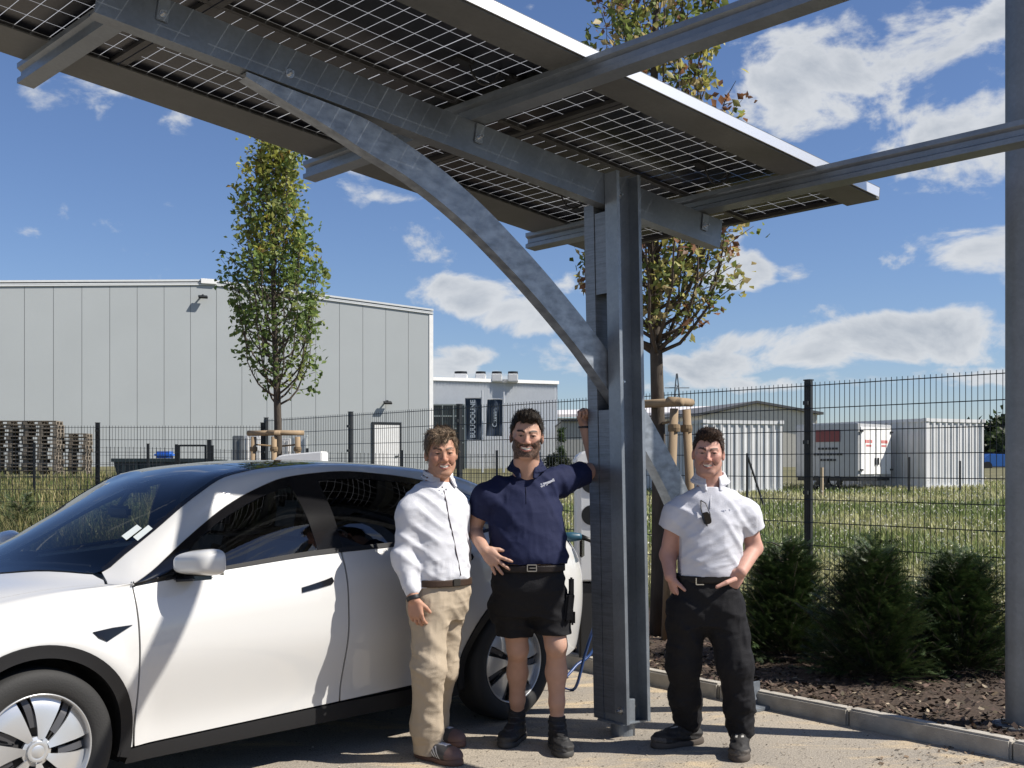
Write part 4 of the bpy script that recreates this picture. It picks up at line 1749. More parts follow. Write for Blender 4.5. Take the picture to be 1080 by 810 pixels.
# ---- yew bushes
def yew(label, base, rx, hgt, n, seed, group='yew bushes along the fence'):
    random.seed(seed)
    rg = np.random.default_rng(seed)
    t = thing('yew_bush', label, 'bush', base, group=group)
    bm = bmesh.new()
    Vs, Cs = [], []
    for i in range(n):
        a = random.uniform(0, 2 * math.pi)
        zf = random.random() ** .85
        # outline: wide low, uneven top
        lob = 1 + .22 * math.sin(a * 3 + seed) + .14 * math.sin(a * 7 + seed * 2)
        rmax = rx * lob * (1 - .62 * zf ** 2.2)
        z1 = hgt * (.07 + .90 * zf) * (1 + .10 * math.sin(a * 5 + seed)) + random.gauss(0, .03)
        rr = rmax * random.uniform(.35, 1.08) ** .8
        tip = Vector((math.cos(a) * rr, math.sin(a) * rr, z1))
        st = Vector((math.cos(a + .3) * rr * .22, math.sin(a + .3) * rr * .22, max(.03, z1 - rr * random.uniform(.15, .75) - .03)))
        if random.random() < .06:
            tip += (tip - st) * .35
        mid = (st + tip) * .5 + Vector((0, 0, -.02))
        if i % 4 == 0:
            tube(bm, [st, mid, tip], [.006, .004, .002], 4, cap=False)
        d = (tip - st)
        ln = d.length
        d.normalize()
        sd = d.cross(Vector((0, 0, 1)))
        if sd.length < .01:
            sd = Vector((1, 0, 0))
        sd.normalize()
        up = sd.cross(d)
        roll = random.uniform(-.6, .6)
        sd2 = sd * math.cos(roll) + up * math.sin(roll)
        up2 = d.cross(sd2)
        m = 0
        shade = random.uniform(.6, 1.3)
        # side shoots: flat sprays
        shoots = [(st.lerp(tip, .35), d, ln * .65)]
        for q in range(3):
            f = random.uniform(.35, .9)
            sgn = random.choice((-1, 1))
            shoots.append((st.lerp(tip, f), (d * .75 + sd2 * sgn * .65 + up2 * random.uniform(-.2, .3)).normalized(), random.uniform(.05, .13)))
        for (o, dd, L_) in shoots:
            k_ = max(6, int(L_ * 85))
            s3 = dd.cross(up2).normalized()
            for j in range(k_):
                f = j / k_
                pos = o + dd * (L_ * f)
                for sg in (-1, 1):
                    nl = random.uniform(.018, .030)
                    tipn = pos + (s3 * sg * .85 + dd * .5 + up2 * random.uniform(-.1, .35)) * nl
                    w = dd * .0034
                    Vs.append((pos - w, pos + w, tipn))
                    g = shade * (1.0 + .9 * max(0, f - .6) * (L_ < .2))
                    Cs.append((.034 * g, .064 * g, .020 * g) if random.random() > .14 else (.10 * g, .125 * g, .04 * g))
    obj('stems', bm, m_twig, t, world=False)
    V = np.array([[tuple(p) for p in tri] for tri in Vs], np.float32).reshape(-1, 3)
    Fc = np.arange(len(V)).reshape(-1, 3)
    me = mesh_np('needles', V, Fc)
    set_col(me, np.repeat(np.array(Cs), 3, 0))
    link('needles', me, m_yew, t, smooth=False)
    return t


def bedp(px, Y, z=.1):
    return Vector(((px - CX) / F * Y, Y, z))


yew('broad dark yew bush right beside the white polo man', bedp(829, 8.55), .46, .84, 1300, 3)
yew('dark yew bush in the middle of the three at the right', bedp(920, 7.75), .43, .88, 1300, 5)
yew('dark yew bush next to the round steel pole', bedp(1012, 7.95), .47, .82, 1300, 9)
random.seed(21)
labs = ['low green bush at the left picture edge behind the bonnet', 'low green bush behind the windscreen', 'green bush seen through the windscreen', 'green bush behind the car roof', 'small bush by the fence corner']
for k, (x, y, rx, hh) in enumerate([(-8.9, 17.0, .62, 1.12), (-7.35, 17.1, .62, 1.0), (-5.9, 16.9, .6, .95), (-4.4, 16.6, .55, .9)]):
    yew(labs[k], Vector((x, y, .08)), rx, hh, 300, 30 + k, 'bushes along the left fence')


# ---- grasses
def blades(name, n, posf, hf, cf, wf, lean=.35):
    Pn = np.array([posf() for _ in range(n)])
    h = np.array([hf(p) for p in Pn])
    w = np.array([wf(p) for p in Pn])
    a = RNG.uniform(0, 2 * np.pi, n)
    bx = np.stack([np.cos(a), np.sin(a), np.zeros(n)], -1)
    ld = RNG.normal(0, lean, (n, 2))
    tip = Pn + np.stack([ld[:, 0] * h, ld[:, 1] * h, h], -1)
    mid = Pn + np.stack([ld[:, 0] * h * .3, ld[:, 1] * h * .3, h * .55], -1)
    V = np.stack([Pn - bx * w[:, None], Pn + bx * w[:, None], mid + bx * w[:, None] * .8, mid - bx * w[:, None] * .8, tip], 1).reshape(-1, 3)
    i = np.arange(n) * 5
    Fc = np.concatenate([np.stack([i, i + 1, i + 2], -1), np.stack([i, i + 2, i + 3], -1), np.stack([i + 3, i + 2, i + 4], -1)])
    me = mesh_np(name, V, Fc)
    cols = np.array([cf(p) for p in Pn])
    set_col(me, np.repeat(cols, 5, 0))
    return me


def meadowpos():
    while True:
        y = 9.5 + 36 * random.random() ** 1.9
        px = random.uniform(560, 1120)
        x = (px - CX) / F * y
        if gm(x, y) > 2.75:
            return (x, y, float(gz(x, y)))


def patch(p):
    return math.sin(p[0] * .9 + 1.3 * math.sin(p[1] * .35)) * .5 + math.sin(p[1] * .55 + p[0] * .2) * .5


def mcol(p):
    q = patch(p) + random.gauss(0, .35)
    t_ = random.uniform(.75, 1.25)
    if p[1] > 19 and p[1] < 31:
        q -= .8
    if q > .1:
        c = (.48, .46, .24)
    elif q > -.5:
        c = (.36, .37, .15)
    else:
        c = (.18, .23, .07)
    if random.random() < .05:
        c = (.62, .60, .48)
    return (c[0] * t_, c[1] * t_, c[2] * t_)


me = blades('meadow_grass', 70000, meadowpos, lambda p: random.uniform(.05, .20), mcol, lambda p: .0035 + .00042 * p[1] * random.uniform(.6, 1.2))
struct(link('meadow_grass', me, m_grass, smooth=False), 'stuff')
# white blossoms
n = 2600
C = np.array([meadowpos() for _ in range(n)])
C[:, 2] += RNG.uniform(.12, .36, n)
me = leaf_mesh('blossoms', C, .012 + C[:, 1] * .0009, np.repeat(np.array([[.75, .73, .62]]), n, 0), asp=1.0)
struct(link('meadow_blossoms', me, m_grass, smooth=False), 'stuff')


def leftpos():
    while True:
        y = 15.9 + 26 * random.random() ** 1.8
        px = random.uniform(-60, 560)
        x = (px - CX) / F * y
        if gm(x, y) > 2.8 or (y > 15.9 and x < -4.6):
            return (x, y, float(gz(x, y)) + (.05 if gm(x, y) < 2.7 else 0))


def lcol(p):
    t_ = random.uniform(.7, 1.3)
    c = random.choice([(.15, .17, .05), (.11, .15, .045), (.25, .23, .09), (.36, .31, .15)])
    return (c[0] * t_, c[1] * t_, c[2] * t_)


me = blades('tall_grass', 52000, leftpos, lambda p: random.uniform(.15, .62) * (1.35 if p[1] < 24 else .7) * (1 + .35 * patch(p)), lcol, lambda p: .004 + .0004 * p[1] * random.uniform(.6, 1.2), .22)
struct(link('tall_grass', me, m_grass, smooth=False), 'stuff')


# ---- weeds along fence foot
def footpos():
    s_ = random.uniform(-3, 10)
    p = p0 + DF * s_ + NF * random.gauss(2.72, .10)
    return (p.x, p.y, .08)


me = blades('fence_weeds', 5200, footpos, lambda p: random.uniform(.1, .42), lambda p: tuple(np.array([.13, .135, .045]) * random.uniform(.6, 1.6)), lambda p: .004, .3)
struct(link('fence_weeds', me, m_grass, smooth=False), 'stuff')


# ---- distant trees at the right and a low far wood
def crown_blob(label, px0, px1, ytop, Y, seed, col=(.03, .045, .018), ls=1.0):
    rg = np.random.default_rng(seed)
    xa_, xb_ = (px0 - CX) / F * Y, (px1 - CX) / F * Y
    zt_ = H + (HY - ytop) / F * Y
    xm = (xa_ + xb_) / 2
    zg = 1.3
    t = thing('distant_tree', label, 'tree', (xm, Y, zg))
    bm = bmesh.new()
    tube(bm, [(xm, Y, zg - .5), (xm + .2, Y, zt_ * .5)], [.35, .2], 8)
    obj('trunk', bm, m_bark, t, smooth=True)
    n = 2600
    cen = []
    for k in range(26):
        a, b = rg.uniform(0, 2 * np.pi), rg.uniform(0, 1)
        rr = (xb_ - xa_) * .5 * (1 - .55 * b)
        cen.append((xm + rr * np.cos(a) * rg.uniform(.3, 1), Y + rr * np.sin(a) * rg.uniform(.3, 1), zg + .8 * ls + (zt_ - zg - 1.2 * ls) * b))
    cen = np.array(cen)
    k = rg.integers(0, 26, n)
    C = cen[k] + rg.normal(0, 1, (n, 3)) * np.array([.8, .8, .6]) * ls
    cols = np.array(col)[None] * rg.uniform(.5, 1.7, (n, 1)) * (0.75 + .5 * rg.random(26)[k])[:, None]
    me = leaf_mesh('crown', C - np.array([xm, Y, zg]), rg.uniform(.5, 1.0, n) * ls, cols)
    link('crown', me, m_leaf, t, smooth=False)


crown_blob('tall dark tree at the right edge beyond the blue car', 1044, 1078, 446, 110, 1)
crown_blob('lower dark tree left of the tall one at the right edge', 1034, 1062, 466, 105, 2)
crown_blob('dark tree cut off by the right picture edge', 1066, 1120, 440, 118, 3)
crown_blob('low dark bushy tree between the flags and the fist', 572, 604, 480, 62, 4, (.03, .04, .02), .14)
crown_blob('small green tree beside the pale ribbed building', 588, 596, 452, 62, 5, (.05, .085, .025), .10)
n = 16000
xs = RNG.uniform(-170, 210, n)
zb_ = 2.0 + RNG.random(n) ** 1.4 * (3.2 + 1.6 * np.sin(xs * .13) + 1.1 * np.sin(xs * .41))
C = np.stack([xs, 165 + RNG.normal(0, 5, n), zb_], -1)
me = leaf_mesh('far_wood', C, RNG.uniform(.9, 1.9, n), np.array([[.035, .05, .025]]) * RNG.uniform(.5, 1.7, (n, 1)))
struct(link('far_wood', me, m_leaf, smooth=False), 'stuff')
# ================================================================ white electric car
CARO = Vector((-2.674, 5.414, 0.0))
CARA = math.atan2(0.728, 0.685)
car = thing('electric_car', 'white electric car with dark glass roof, nose to the left, plugged in', 'car', CARO, CARA)
SIDE = -1                                 # the camera sees the side with negative y


def pchip(xs, ys, x):
    xs, ys = np.asarray(xs, float), np.asarray(ys, float)
    h = np.diff(xs)
    dl = np.diff(ys) / h
    m = np.zeros_like(ys)
    m[0], m[-1] = dl[0], dl[-1]
    for i in range(1, len(xs) - 1):
        if dl[i - 1] * dl[i] > 0:
            w1, w2 = 2 * h[i] + h[i - 1], h[i] + 2 * h[i - 1]
            m[i] = (w1 + w2) / (w1 / dl[i - 1] + w2 / dl[i])
    x = np.clip(np.asarray(x, float), xs[0], xs[-1])
    k = np.clip(np.searchsorted(xs, x) - 1, 0, len(xs) - 2)
    t = (x - xs[k]) / h[k]
    h00 = 2 * t ** 3 - 3 * t ** 2 + 1
    h10 = t ** 3 - 2 * t ** 2 + t
    h01 = -2 * t ** 3 + 3 * t ** 2
    h11 = t ** 3 - t ** 2
    return h00 * ys[k] + h10 * h[k] * m[k] + h01 * ys[k + 1] + h11 * h[k] * m[k + 1]


_ends = ([-.84, -.78, -.65, -.45, -.15, .2, 2.9, 3.25, 3.5, 3.68, 3.78, 3.84], [.60, .74, .87, .95, .99, 1.0, 1.0, .985, .95, .88, .80, .70])
KN = {
    0: ([-.84, .2, 3.0, 3.84], [.875] * 4, [.30, .205, .205, .33]),
    1: ([-.84, .2, .6, 2.3, 3.0, 3.84], [.918, .912, .888, .888, .912, .918], [.40, .385, .385, .385, .385, .45]),
    2: ([-.84, 0, .8, 3.0, 3.84], [.952, .957, .948, .957, .95], [.52, .62, .65, .62, .62]),
    3: ([-.84, 0, .8, 3.0, 3.84], [.945, .952, .952, .955, .945], [.575, .78, .80, .86, .82]),
    4: ([-.84, -.45, 0, .46, 1.5, 3.0, 3.4, 3.84], [.92, .915, .92, .93, .935, .935, .91, .88], [.595, .79, .865, .905, .955, 1.04, 1.04, .93]),
    5: ([-.84, -.7, -.45, -.1, .2, .46, .62, .8, 1.0, 1.5, 2.0, 2.6, 3.1, 3.45, 3.7, 3.84],
        [.86, .84, .85, .870, .883, .893, .893, .892, .890, .888, .885, .870, .83, .80, .78, .76],
        [.61, .725, .835, .918, .965, .998, 1.015, 1.035, 1.05, 1.085, 1.10, 1.13, 1.175, 1.16, 1.07, .99]),
    7: ([-.84, -.7, -.45, -.1, .2, .46, .58, .70, .825, 1.096, 1.278, 1.467, 1.66, 1.857, 2.13, 2.42, 2.8, 3.05, 3.2, 3.45, 3.7, 3.84],
        [.70, .72, .735, .77, .81, .862, .815, .765, .72, .665, .645, .632, .625, .62, .62, .62, .615, .615, .62, .64, .65, .66],
        [.635, .765, .885, .972, 1.005, 1.012, 1.050, 1.115, 1.19, 1.348, 1.427, 1.484, 1.506, 1.516, 1.50, 1.466, 1.38, 1.295, 1.235, 1.18, 1.09, 1.01]),
    8: ([-.84, -.7, -.45, -.1, .2, .42, .55, .713, .947, 1.163, 1.47, 1.86, 2.22, 2.7, 3.1, 3.45, 3.7, 3.84],
        [.60, .58, .60, .62, .645, .665, .645, .622, .59, .565, .545, .535, .53, .52, .51, .52, .54, .56],
        [.645, .785, .91, .995, 1.028, 1.05, 1.125, 1.228, 1.384, 1.492, 1.538, 1.556, 1.543, 1.50, 1.405, 1.27, 1.125, 1.02]),
    10: ([-.84, -.7, -.45, -.1, .1, .235, .42, .52, .8, 1.0, 1.28, 1.6, 1.9, 2.3, 2.7, 3.1, 3.45, 3.7, 3.84],
         [0] * 19,
         [.66, .80, .93, 1.008, 1.037, 1.094, 1.195, 1.25, 1.392, 1.478, 1.545, 1.574, 1.578, 1.562, 1.52, 1.43, 1.30, 1.15, 1.03]),
}


def knots(x):
    x = np.asarray(x, float)
    f = pchip(_ends[0], _ends[1], x)
    Wk, Zk = [], []
    g = {}
    for k, (xs, ws, zs) in KN.items():
        w = pchip(xs, ws, x) * (f if k <= 8 else 1)
        g[k] = (w, pchip(xs, zs, x))
    hoodness = 1 - smoothstep(.3, .8, x)
    w6 = .5 * (g[5][0] + g[7][0]) + .012 + .024 * (1 - hoodness)
    z6 = .5 * (g[5][1] + g[7][1]) + .012 * hoodness
    g[6] = (w6, z6)
    g[9] = (g[8][0] * .52, g[10][1] - .27 * (g[10][1] - g[8][1]))
    for k in range(11):
        Wk.append(g[k][0])
        Zk.append(g[k][1])
    Wk.append(-g[9][0])
    Zk.append(g[9][1])
    Wk.insert(0, 2 * g[0][0] - g[1][0] - .05)
    Zk.insert(0, 2 * g[0][1] - g[1][1])
    return np.stack(Wk), np.stack(Zk)          # 13 x n, index k+1


def surf(x, v):
    """x, v arrays -> (x, w, z); v in 0..20, mirrored beyond 10"""
    x, v = np.asarray(x, float), np.asarray(v, float)
    mir = v > 10
    vv = np.where(mir, 20 - v, v)
    Wk, Zk = knots(x)
    k = np.clip(np.floor(vv).astype(int), 0, 9)
    t = vv - k
    j = np.arange(len(x))

    def cr(A):
        a, b, c, d = A[k, j], A[k + 1, j], A[k + 2, j], A[k + 3, j]
        return .5 * (2 * b + (c - a) * t + (2 * a - 5 * b + 4 * c - d) * t ** 2 + (3 * b - a - 3 * c + d) * t ** 3)
    w, z = cr(Wk), cr(Zk)
    # soft flare round the wheel arches
    for xc in (0.0, 2.93):
        r = np.hypot(x - xc, z - .346)
        w = w + .013 * np.exp(-((r - .47) / .05) ** 2) * (vv < 5)
    return np.stack([x, np.where(mir, -w, w), z], -1)


_vs = np.linspace(0, 9.5, 400)


def v_of(x, z):
    p = surf(np.full(400, float(x)), _vs)
    zz = p[:, 2]
    i = np.argmax(zz >= z)
    if zz[-1] < z:
        return 9.5
    if i == 0:
        return 0.0
    f = (z - zz[i - 1]) / max(1e-9, zz[i] - zz[i - 1])
    return float(_vs[i - 1] + f * (_vs[i] - _vs[i - 1]))


def surf_n(x, v):
    e = 1e-3
    a = surf(x + e, v) - surf(x - e, v)
    b = surf(x, np.clip(v + 4e-3, 0, 20)) - surf(x, np.clip(v - 4e-3, 0, 20))
    n = np.cross(b, a)
    n /= np.linalg.norm(n, axis=1)[:, None] + 1e-12
    return n


VQ = 0.17                                   # metres per unit of v in the flat layout


def pip(px, py, poly):
    x, y = poly[:, 0], poly[:, 1]
    x2, y2 = np.roll(x, -1), np.roll(y, -1)
    c = ((y[None] > py[:, None]) != (y2[None] > py[:, None])) & (px[:, None] < (x2 - x)[None] * (py[:, None] - y[None]) / ((y2 - y)[None] + 1e-15) + x[None])
    return c.sum(1) % 2 == 1


def patch(name, outline, m, parent, holes=(), off=0.0, thick=0.012, grid=.035, sides=(-1,), res=.025):
    loops = []
    for lp in [outline] + list(holes):
        L_ = []
        n = len(lp)
        for i in range(n):
            a, b = np.array(lp[i], float), np.array(lp[(i + 1) % n], float)
            a2, b2 = a * [1, VQ], b * [1, VQ]
            k = max(1, int(np.linalg.norm(b2 - a2) / res))
            for q in range(k):
                L_.append(a + (b - a) * q / k)
        loops.append(np.array(L_) * [1, VQ])
    allp = np.concatenate(loops)
    x0, y0 = allp.min(0)
    x1, y1 = allp.max(0)
    gx_, gy_ = np.meshgrid(np.arange(x0, x1, grid), np.arange(y0, y1, grid * .8))
    g_ = np.stack([gx_.ravel(), gy_.ravel()], -1)
    ins = pip(g_[:, 0], g_[:, 1], loops[0])
    for h in loops[1:]:
        ins &= ~pip(g_[:, 0], g_[:, 1], h)
    g_ = g_[ins]
    dmin = np.min(np.linalg.norm(g_[:, None] - allp[None], axis=2), axis=1) if len(g_) else np.zeros(0)
    g_ = g_[dmin > grid * .4]
    pts = [Vector(p) for p in np.concatenate([allp, g_])]
    edges = []
    o = 0
    for lp in loops:
        n = len(lp)
        edges += [(o + i, o + (i + 1) % n) for i in range(n)]
        o += n
    vo, eo, fo, _, _, _ = delaunay_2d_cdt(pts, edges, [], 0, 1e-6)
    V2 = np.array([tuple(v) for v in vo])
    Fc = np.array([f for f in fo if len(f) == 3])
    c = V2[Fc].mean(1)
    ins = pip(c[:, 0], c[:, 1], loops[0])
    for h in loops[1:]:
        ins &= ~pip(c[:, 0], c[:, 1], h)
    Fc = Fc[ins]
    A_, B_, C_ = V2[Fc[:, 0]], V2[Fc[:, 1]], V2[Fc[:, 2]]
    ar = np.abs((B_[:, 0] - A_[:, 0]) * (C_[:, 1] - A_[:, 1]) - (B_[:, 1] - A_[:, 1]) * (C_[:, 0] - A_[:, 0]))
    lm = np.maximum(np.maximum(np.linalg.norm(B_ - A_, axis=1), np.linalg.norm(C_ - B_, axis=1)), np.linalg.norm(A_ - C_, axis=1))
    Fc = Fc[ar / lm > 4e-4]
    used = np.unique(Fc)
    rm = -np.ones(len(V2), int)
    rm[used] = np.arange(len(used))
    V2 = V2[used]
    Fc = rm[Fc]
    x, v = V2[:, 0], V2[:, 1] / VQ
    N_ = surf_n(x, v)
    S0 = surf(x, v) + N_ * off
    out = []
    for sd in sides:
        V = S0 * [1, sd, 1]
        bm = bmesh.new()
        vs = [bm.verts.new(p) for p in V]
        for t in Fc:
            try:
                bm.faces.new([vs[i] for i in (t if sd > 0 else t[::-1])])
            except ValueError:
                pass
        nn = N_ * [1, sd, 1]
        # make sure faces look outwards
        bm.normal_update()
        bm.faces.ensure_lookup_table()
        sgn = sum(f.normal.dot(Vector(nn[Fc[min(i, len(Fc) - 1)][0]])) for i, f in enumerate(bm.faces))
        if sgn < 0:
            bmesh.ops.reverse_faces(bm, faces=bm.faces)
        if thick > 0:
            be = [e for e in bm.edges if len(e.link_faces) == 1]
            ex = bmesh.ops.extrude_edge_only(bm, edges=be)
            idx = {}
            for i, q in enumerate(vs):
                idx[tuple(round(c_, 6) for c_ in q.co)] = i
            for q in [g for g in ex['geom'] if isinstance(g, bmesh.types.BMVert)]:
                i = idx[tuple(round(c_, 6) for c_ in q.co)]
                q.co = q.co - Vector(nn[i]) * thick
            for e in be:
                e.smooth = False
        me = bpy.data.meshes.new(name)
        bm.to_mesh(me)
        bm.free()
        out.append(link(name, me, m, parent))
    return out


# ---- materials
m_paint = mat('white_car_paint', (0.56, 0.56, 0.55), 0.4, coat=1.0)
m_cblack = mat('black_cladding', (0.014, 0.014, 0.015), 0.6, bump=0.1, bscale=300, spec=.25)
m_gloss = mat('gloss_black_trim', (0.006, 0.006, 0.007), 0.12)
m_int = mat('black_interior', (0.012, 0.012, 0.013), 0.6)
m_seat = mat('black_seat', (0.016, 0.016, 0.017), 0.5)
m_tyre = mat('tyre_rubber', (0.018, 0.018, 0.018), 0.75, bump=0.15, bscale=120)
m_rim = mat('silver_wheel', (0.56, 0.57, 0.58), 0.32, 0.7)
m_rimd = mat('dark_wheel_insert', (0.07, 0.07, 0.075), 0.4, 0.3)
m_black = mat('deep_black', (0.004, 0.004, 0.004), 0.8)


def glass_mat(name, tint, boost=1.4):
    m = bpy.data.materials.new(name)
    m.use_nodes = True
    nt = m.node_tree
    N, L = nt.nodes, nt.links
    N.remove(N['Principled BSDF'])
    lw = N.new('ShaderNodeLayerWeight')
    lw.inputs['Blend'].default_value = 0.5
    p = N.new('ShaderNodeMath')
    p.operation = 'POWER'
    L.new(lw.outputs['Facing'], p.inputs[0])
    p.inputs[1].default_value = 4.0
    ma = N.new('ShaderNodeMath')
    ma.operation = 'MULTIPLY_ADD'
    ma.use_clamp = True
    L.new(p.outputs[0], ma.inputs[0])
    ma.inputs[1].default_value = 0.9
    ma.inputs[2].default_value = 0.05 * boost
    tr = N.new('ShaderNodeBsdfTransparent')
    tr.inputs['Color'].default_value = tuple(tint) + (1,)
    gl = N.new('ShaderNodeBsdfGlossy')
    gl.inputs['Roughness'].default_value = 0.0
    gl.inputs['Color'].default_value = (.95, .97, 1, 1)
    ms = N.new('ShaderNodeMixShader')
    L.new(ma.outputs[0], ms.inputs['Fac'])
    L.new(tr.outputs[0], ms.inputs[1])
    L.new(gl.outputs[0], ms.inputs[2])
    L.new(ms.outputs[0], N['Material Output'].inputs['Surface'])
    return m


m_wind = glass_mat('windscreen_glass', (.72, .78, .77), 1.5)
m_side = glass_mat('tinted_side_glass', (.45, .48, .48), 1.8)
m_rearg = glass_mat('dark_rear_glass', (.02, .024, .026), 1.4)
m_roofg = glass_mat('dark_roof_glass', (.015, .017, .02), 1.6)
m_amber = mat('tail_lamp_red', (.30, .01, .01), 0.15)
m_lamp = mat('headlamp_clear', (.5, .52, .55), 0.1, 0.3)

ZW = .346


def arc_pts(xc, r, a0, a1, n=36):
    return [(xc + r * math.cos(a0 + (a1 - a0) * k / n), ZW + r * math.sin(a0 + (a1 - a0) * k / n)) for k in range(n + 1)]


def xz(pts):
    return [(x, v_of(x, z)) for x, z in pts]


RA = .425                                   # paint edge of the arch
BOTH = (-1, 1)
zlo = .275
a_lo = math.asin((zlo - ZW) / RA)
G_ = .0035
# front fender, left edge is the nose
a_s = a_lo
arc = arc_pts(0, RA, a_s, math.pi - a_s)
fend = xz(arc) + [(-.835, v_of(-.835, .33))] + [(-.835, v) for v in (2, 4, 6, 7.2)] + [(x, 7.2) for x in np.linspace(-.7, .36, 14)] + [(.452, 6.6), (.452, 5.0)] + [(.452, v_of(.452, zlo + .003))]
patch('fender', fend, m_paint, car, sides=BOTH)
# doors
d1 = [(.463, v_of(.463, zlo + .004)), (1.633, v_of(1.633, zlo + .028)), (1.640, 5.0)] + [(x, 5.0) for x in np.linspace(1.6, .6, 16)] + [(.459, 5.0)]
doors = patch('door', d1, m_paint, car, sides=BOTH)
arc2 = arc_pts(2.93, RA, math.pi - a_lo, math.pi * .50, 26)
d2 = [(1.644, v_of(1.644, zlo + .028)), (2.93 - RA * math.cos(a_lo) - .006, v_of(2.50, zlo + .05))] + [(x - .006, v) for x, v in xz([p for p in arc2 if p[0] < 2.70])] + \
     [(2.735, v_of(2.735, .86)), (2.76, 4.2), (2.79, 5.0)] + [(x, 5.0) for x in np.linspace(2.7, 1.7, 16)] + [(1.651, 5.0)]
doors2 = patch('door', d2, m_paint, car, sides=BOTH)
# A pillar, roof rail and rear quarter in one piece
XWE = 3.17
q_out = [(.452, 5.02)] + [(.456, 6.2), (.47, 6.99)] + [(x, 7.0) for x in np.linspace(.5, XWE, 60)] + [(XWE + .02, 6.0), (XWE, 5.0)] + [(x, 5.0) for x in np.linspace(3.1, 2.797, 8)] + \
        [(2.767, 4.2), (2.742, v_of(2.742, .86))] + xz([p for p in arc_pts(2.93, RA, math.radians(116), a_lo, 30)]) + [(3.45, v_of(3.45, zlo + .02)), (3.70, v_of(3.70, .33)), (3.83, v_of(3.83, .42))] + \
        [(3.83, v) for v in (3, 5, 7, 8)] + [(x, 8.0) for x in np.linspace(3.78, .47, 80)] + [(.425, 8.0), (.372, 7.22), (.447, 6.6)]
patch('side_frame', q_out, m_paint, car, sides=BOTH, grid=.03)
# bonnet: between the two fender tops, back to the windscreen base
cowl = [(.40 - .31 * (1 - abs((v - 10) / 2.0) ** 2.0), v) for v in np.linspace(8.0, 12.0, 25)]
hood = [(x, 7.24) for x in np.linspace(-.72, .36, 16)] + [(.385, 7.6)] + [(x - .02, v) for x, v in cowl] + [(.385, 12.4)] + [(x, 12.76) for x in np.linspace(.36, -.72, 16)]
patch('bonnet', hood, m_paint, car, grid=.045)
nose = [(-.73, 7.24)] + [(-.735, v) for v in np.linspace(7.6, 12.4, 12)] + [(-.73, 12.76), (-.835, 12.76)] + [(-.838, v) for v in np.linspace(12.4, 7.6, 12)] + [(-.835, 7.24)]
patch('nose_panel', nose, m_paint, car, grid=.04)
# windscreen and glass roof
XR = 1.30
ws = [(x, v) for x, v in cowl] + [(x, 12.0) for x in np.linspace(.45, XR, 30)] + [(XR + .05 * (1 - abs((v - 10) / 2) ** 2), v) for v in np.linspace(11.9, 8.1, 14)] + [(x, 8.0) for x in np.linspace(XR, .45, 30)]
patch('windscreen', [(x, min(11.97, max(8.03, v))) for x, v in ws], m_wind, car, off=.001, thick=.004, grid=.05)
rg_ = [(XR + .008 + .05 * (1 - abs((v - 10) / 2) ** 2), v) for v in np.linspace(8.03, 11.97, 16)] + [(x, 11.97) for x in np.linspace(XR + .1, 2.85, 24)] + [(x, 8.03) for x in np.linspace(2.85, XR + .1, 24)]
patch('roof_glass', rg_, m_roofg, car, off=.001, thick=.004, grid=.05)
hg = [(2.86, v) for v in np.linspace(8.03, 11.97, 14)] + [(x, 11.97) for x in np.linspace(2.95, 3.5, 10)] + [(x, 8.03) for x in np.linspace(3.5, 2.95, 10)]
patch('rear_window', hg, m_rearg, car, off=.001, thick=.004, grid=.05)
tg = [(3.51, v) for v in np.linspace(8.03, 11.97, 14)] + [(3.83, v) for v in np.linspace(11.97, 8.03, 14)]
patch('tailgate', tg, m_paint, car, grid=.05)
# black frit round the windscreen, thin
for sg in (0, 1):
    st = [(x, 8.0) for x in np.linspace(.43, XR, 30)] + [(x + .0, 8.12) for x in np.linspace(XR, .44, 30)]
    if sg:
        st = [(x, 20 - v) for x, v in st][::-1]
    patch('windscreen_trim', st, m_gloss, car, off=.004, thick=.003, grid=.05)
# ---- side windows: gloss black surround with three panes
gl_f = [(x, 5.11) for x in np.linspace(.70, 1.50, 18)] + [(1.475, 6.72)] + [(x, 6.72) for x in np.linspace(1.44, 1.0, 12)] + [(.86, 6.68), (.75, 6.4), (.70, 5.9)]
gl_r = [(x, 5.11) for x in np.linspace(1.66, 2.50, 18)] + [(2.54, 6.74)] + [(x, 6.74) for x in np.linspace(2.5, 1.66, 18)]
gl_q = [(x, 5.11) for x in np.linspace(2.58, 3.02, 10)] + [(3.08, 5.9), (3.02, 6.6)] + [(x, 6.74) for x in np.linspace(2.95, 2.62, 8)]
sur = [(.462, 5.02)] + [(x, 5.02) for x in np.linspace(.5, XWE - .02, 50)] + [(XWE + .01, 6.0)] + [(x, 6.99) for x in np.linspace(XWE - .01, .5, 60)] + [(.472, 6.9), (.462, 6.0)]
for o in patch('window_surround', sur, m_gloss, car, holes=(gl_f, gl_r, gl_q), off=-.002, thick=.01, sides=BOTH, grid=.04):
    pass
for pl, mm in ((gl_f, m_side), (gl_r, m_rearg), (gl_q, m_rearg)):
    patch('window', pl, mm, car, off=-.004, thick=.0, sides=BOTH, grid=.05)
# bright edge strip under the windows: satin black bead
belt = [(x, 4.98) for x in np.linspace(.62, 3.1, 60)] + [(x, 5.12) for x in np.linspace(3.1, .62, 60)]
patch('belt_strip', belt, m_cblack, car, off=.005, thick=.008, sides=BOTH, grid=.05)
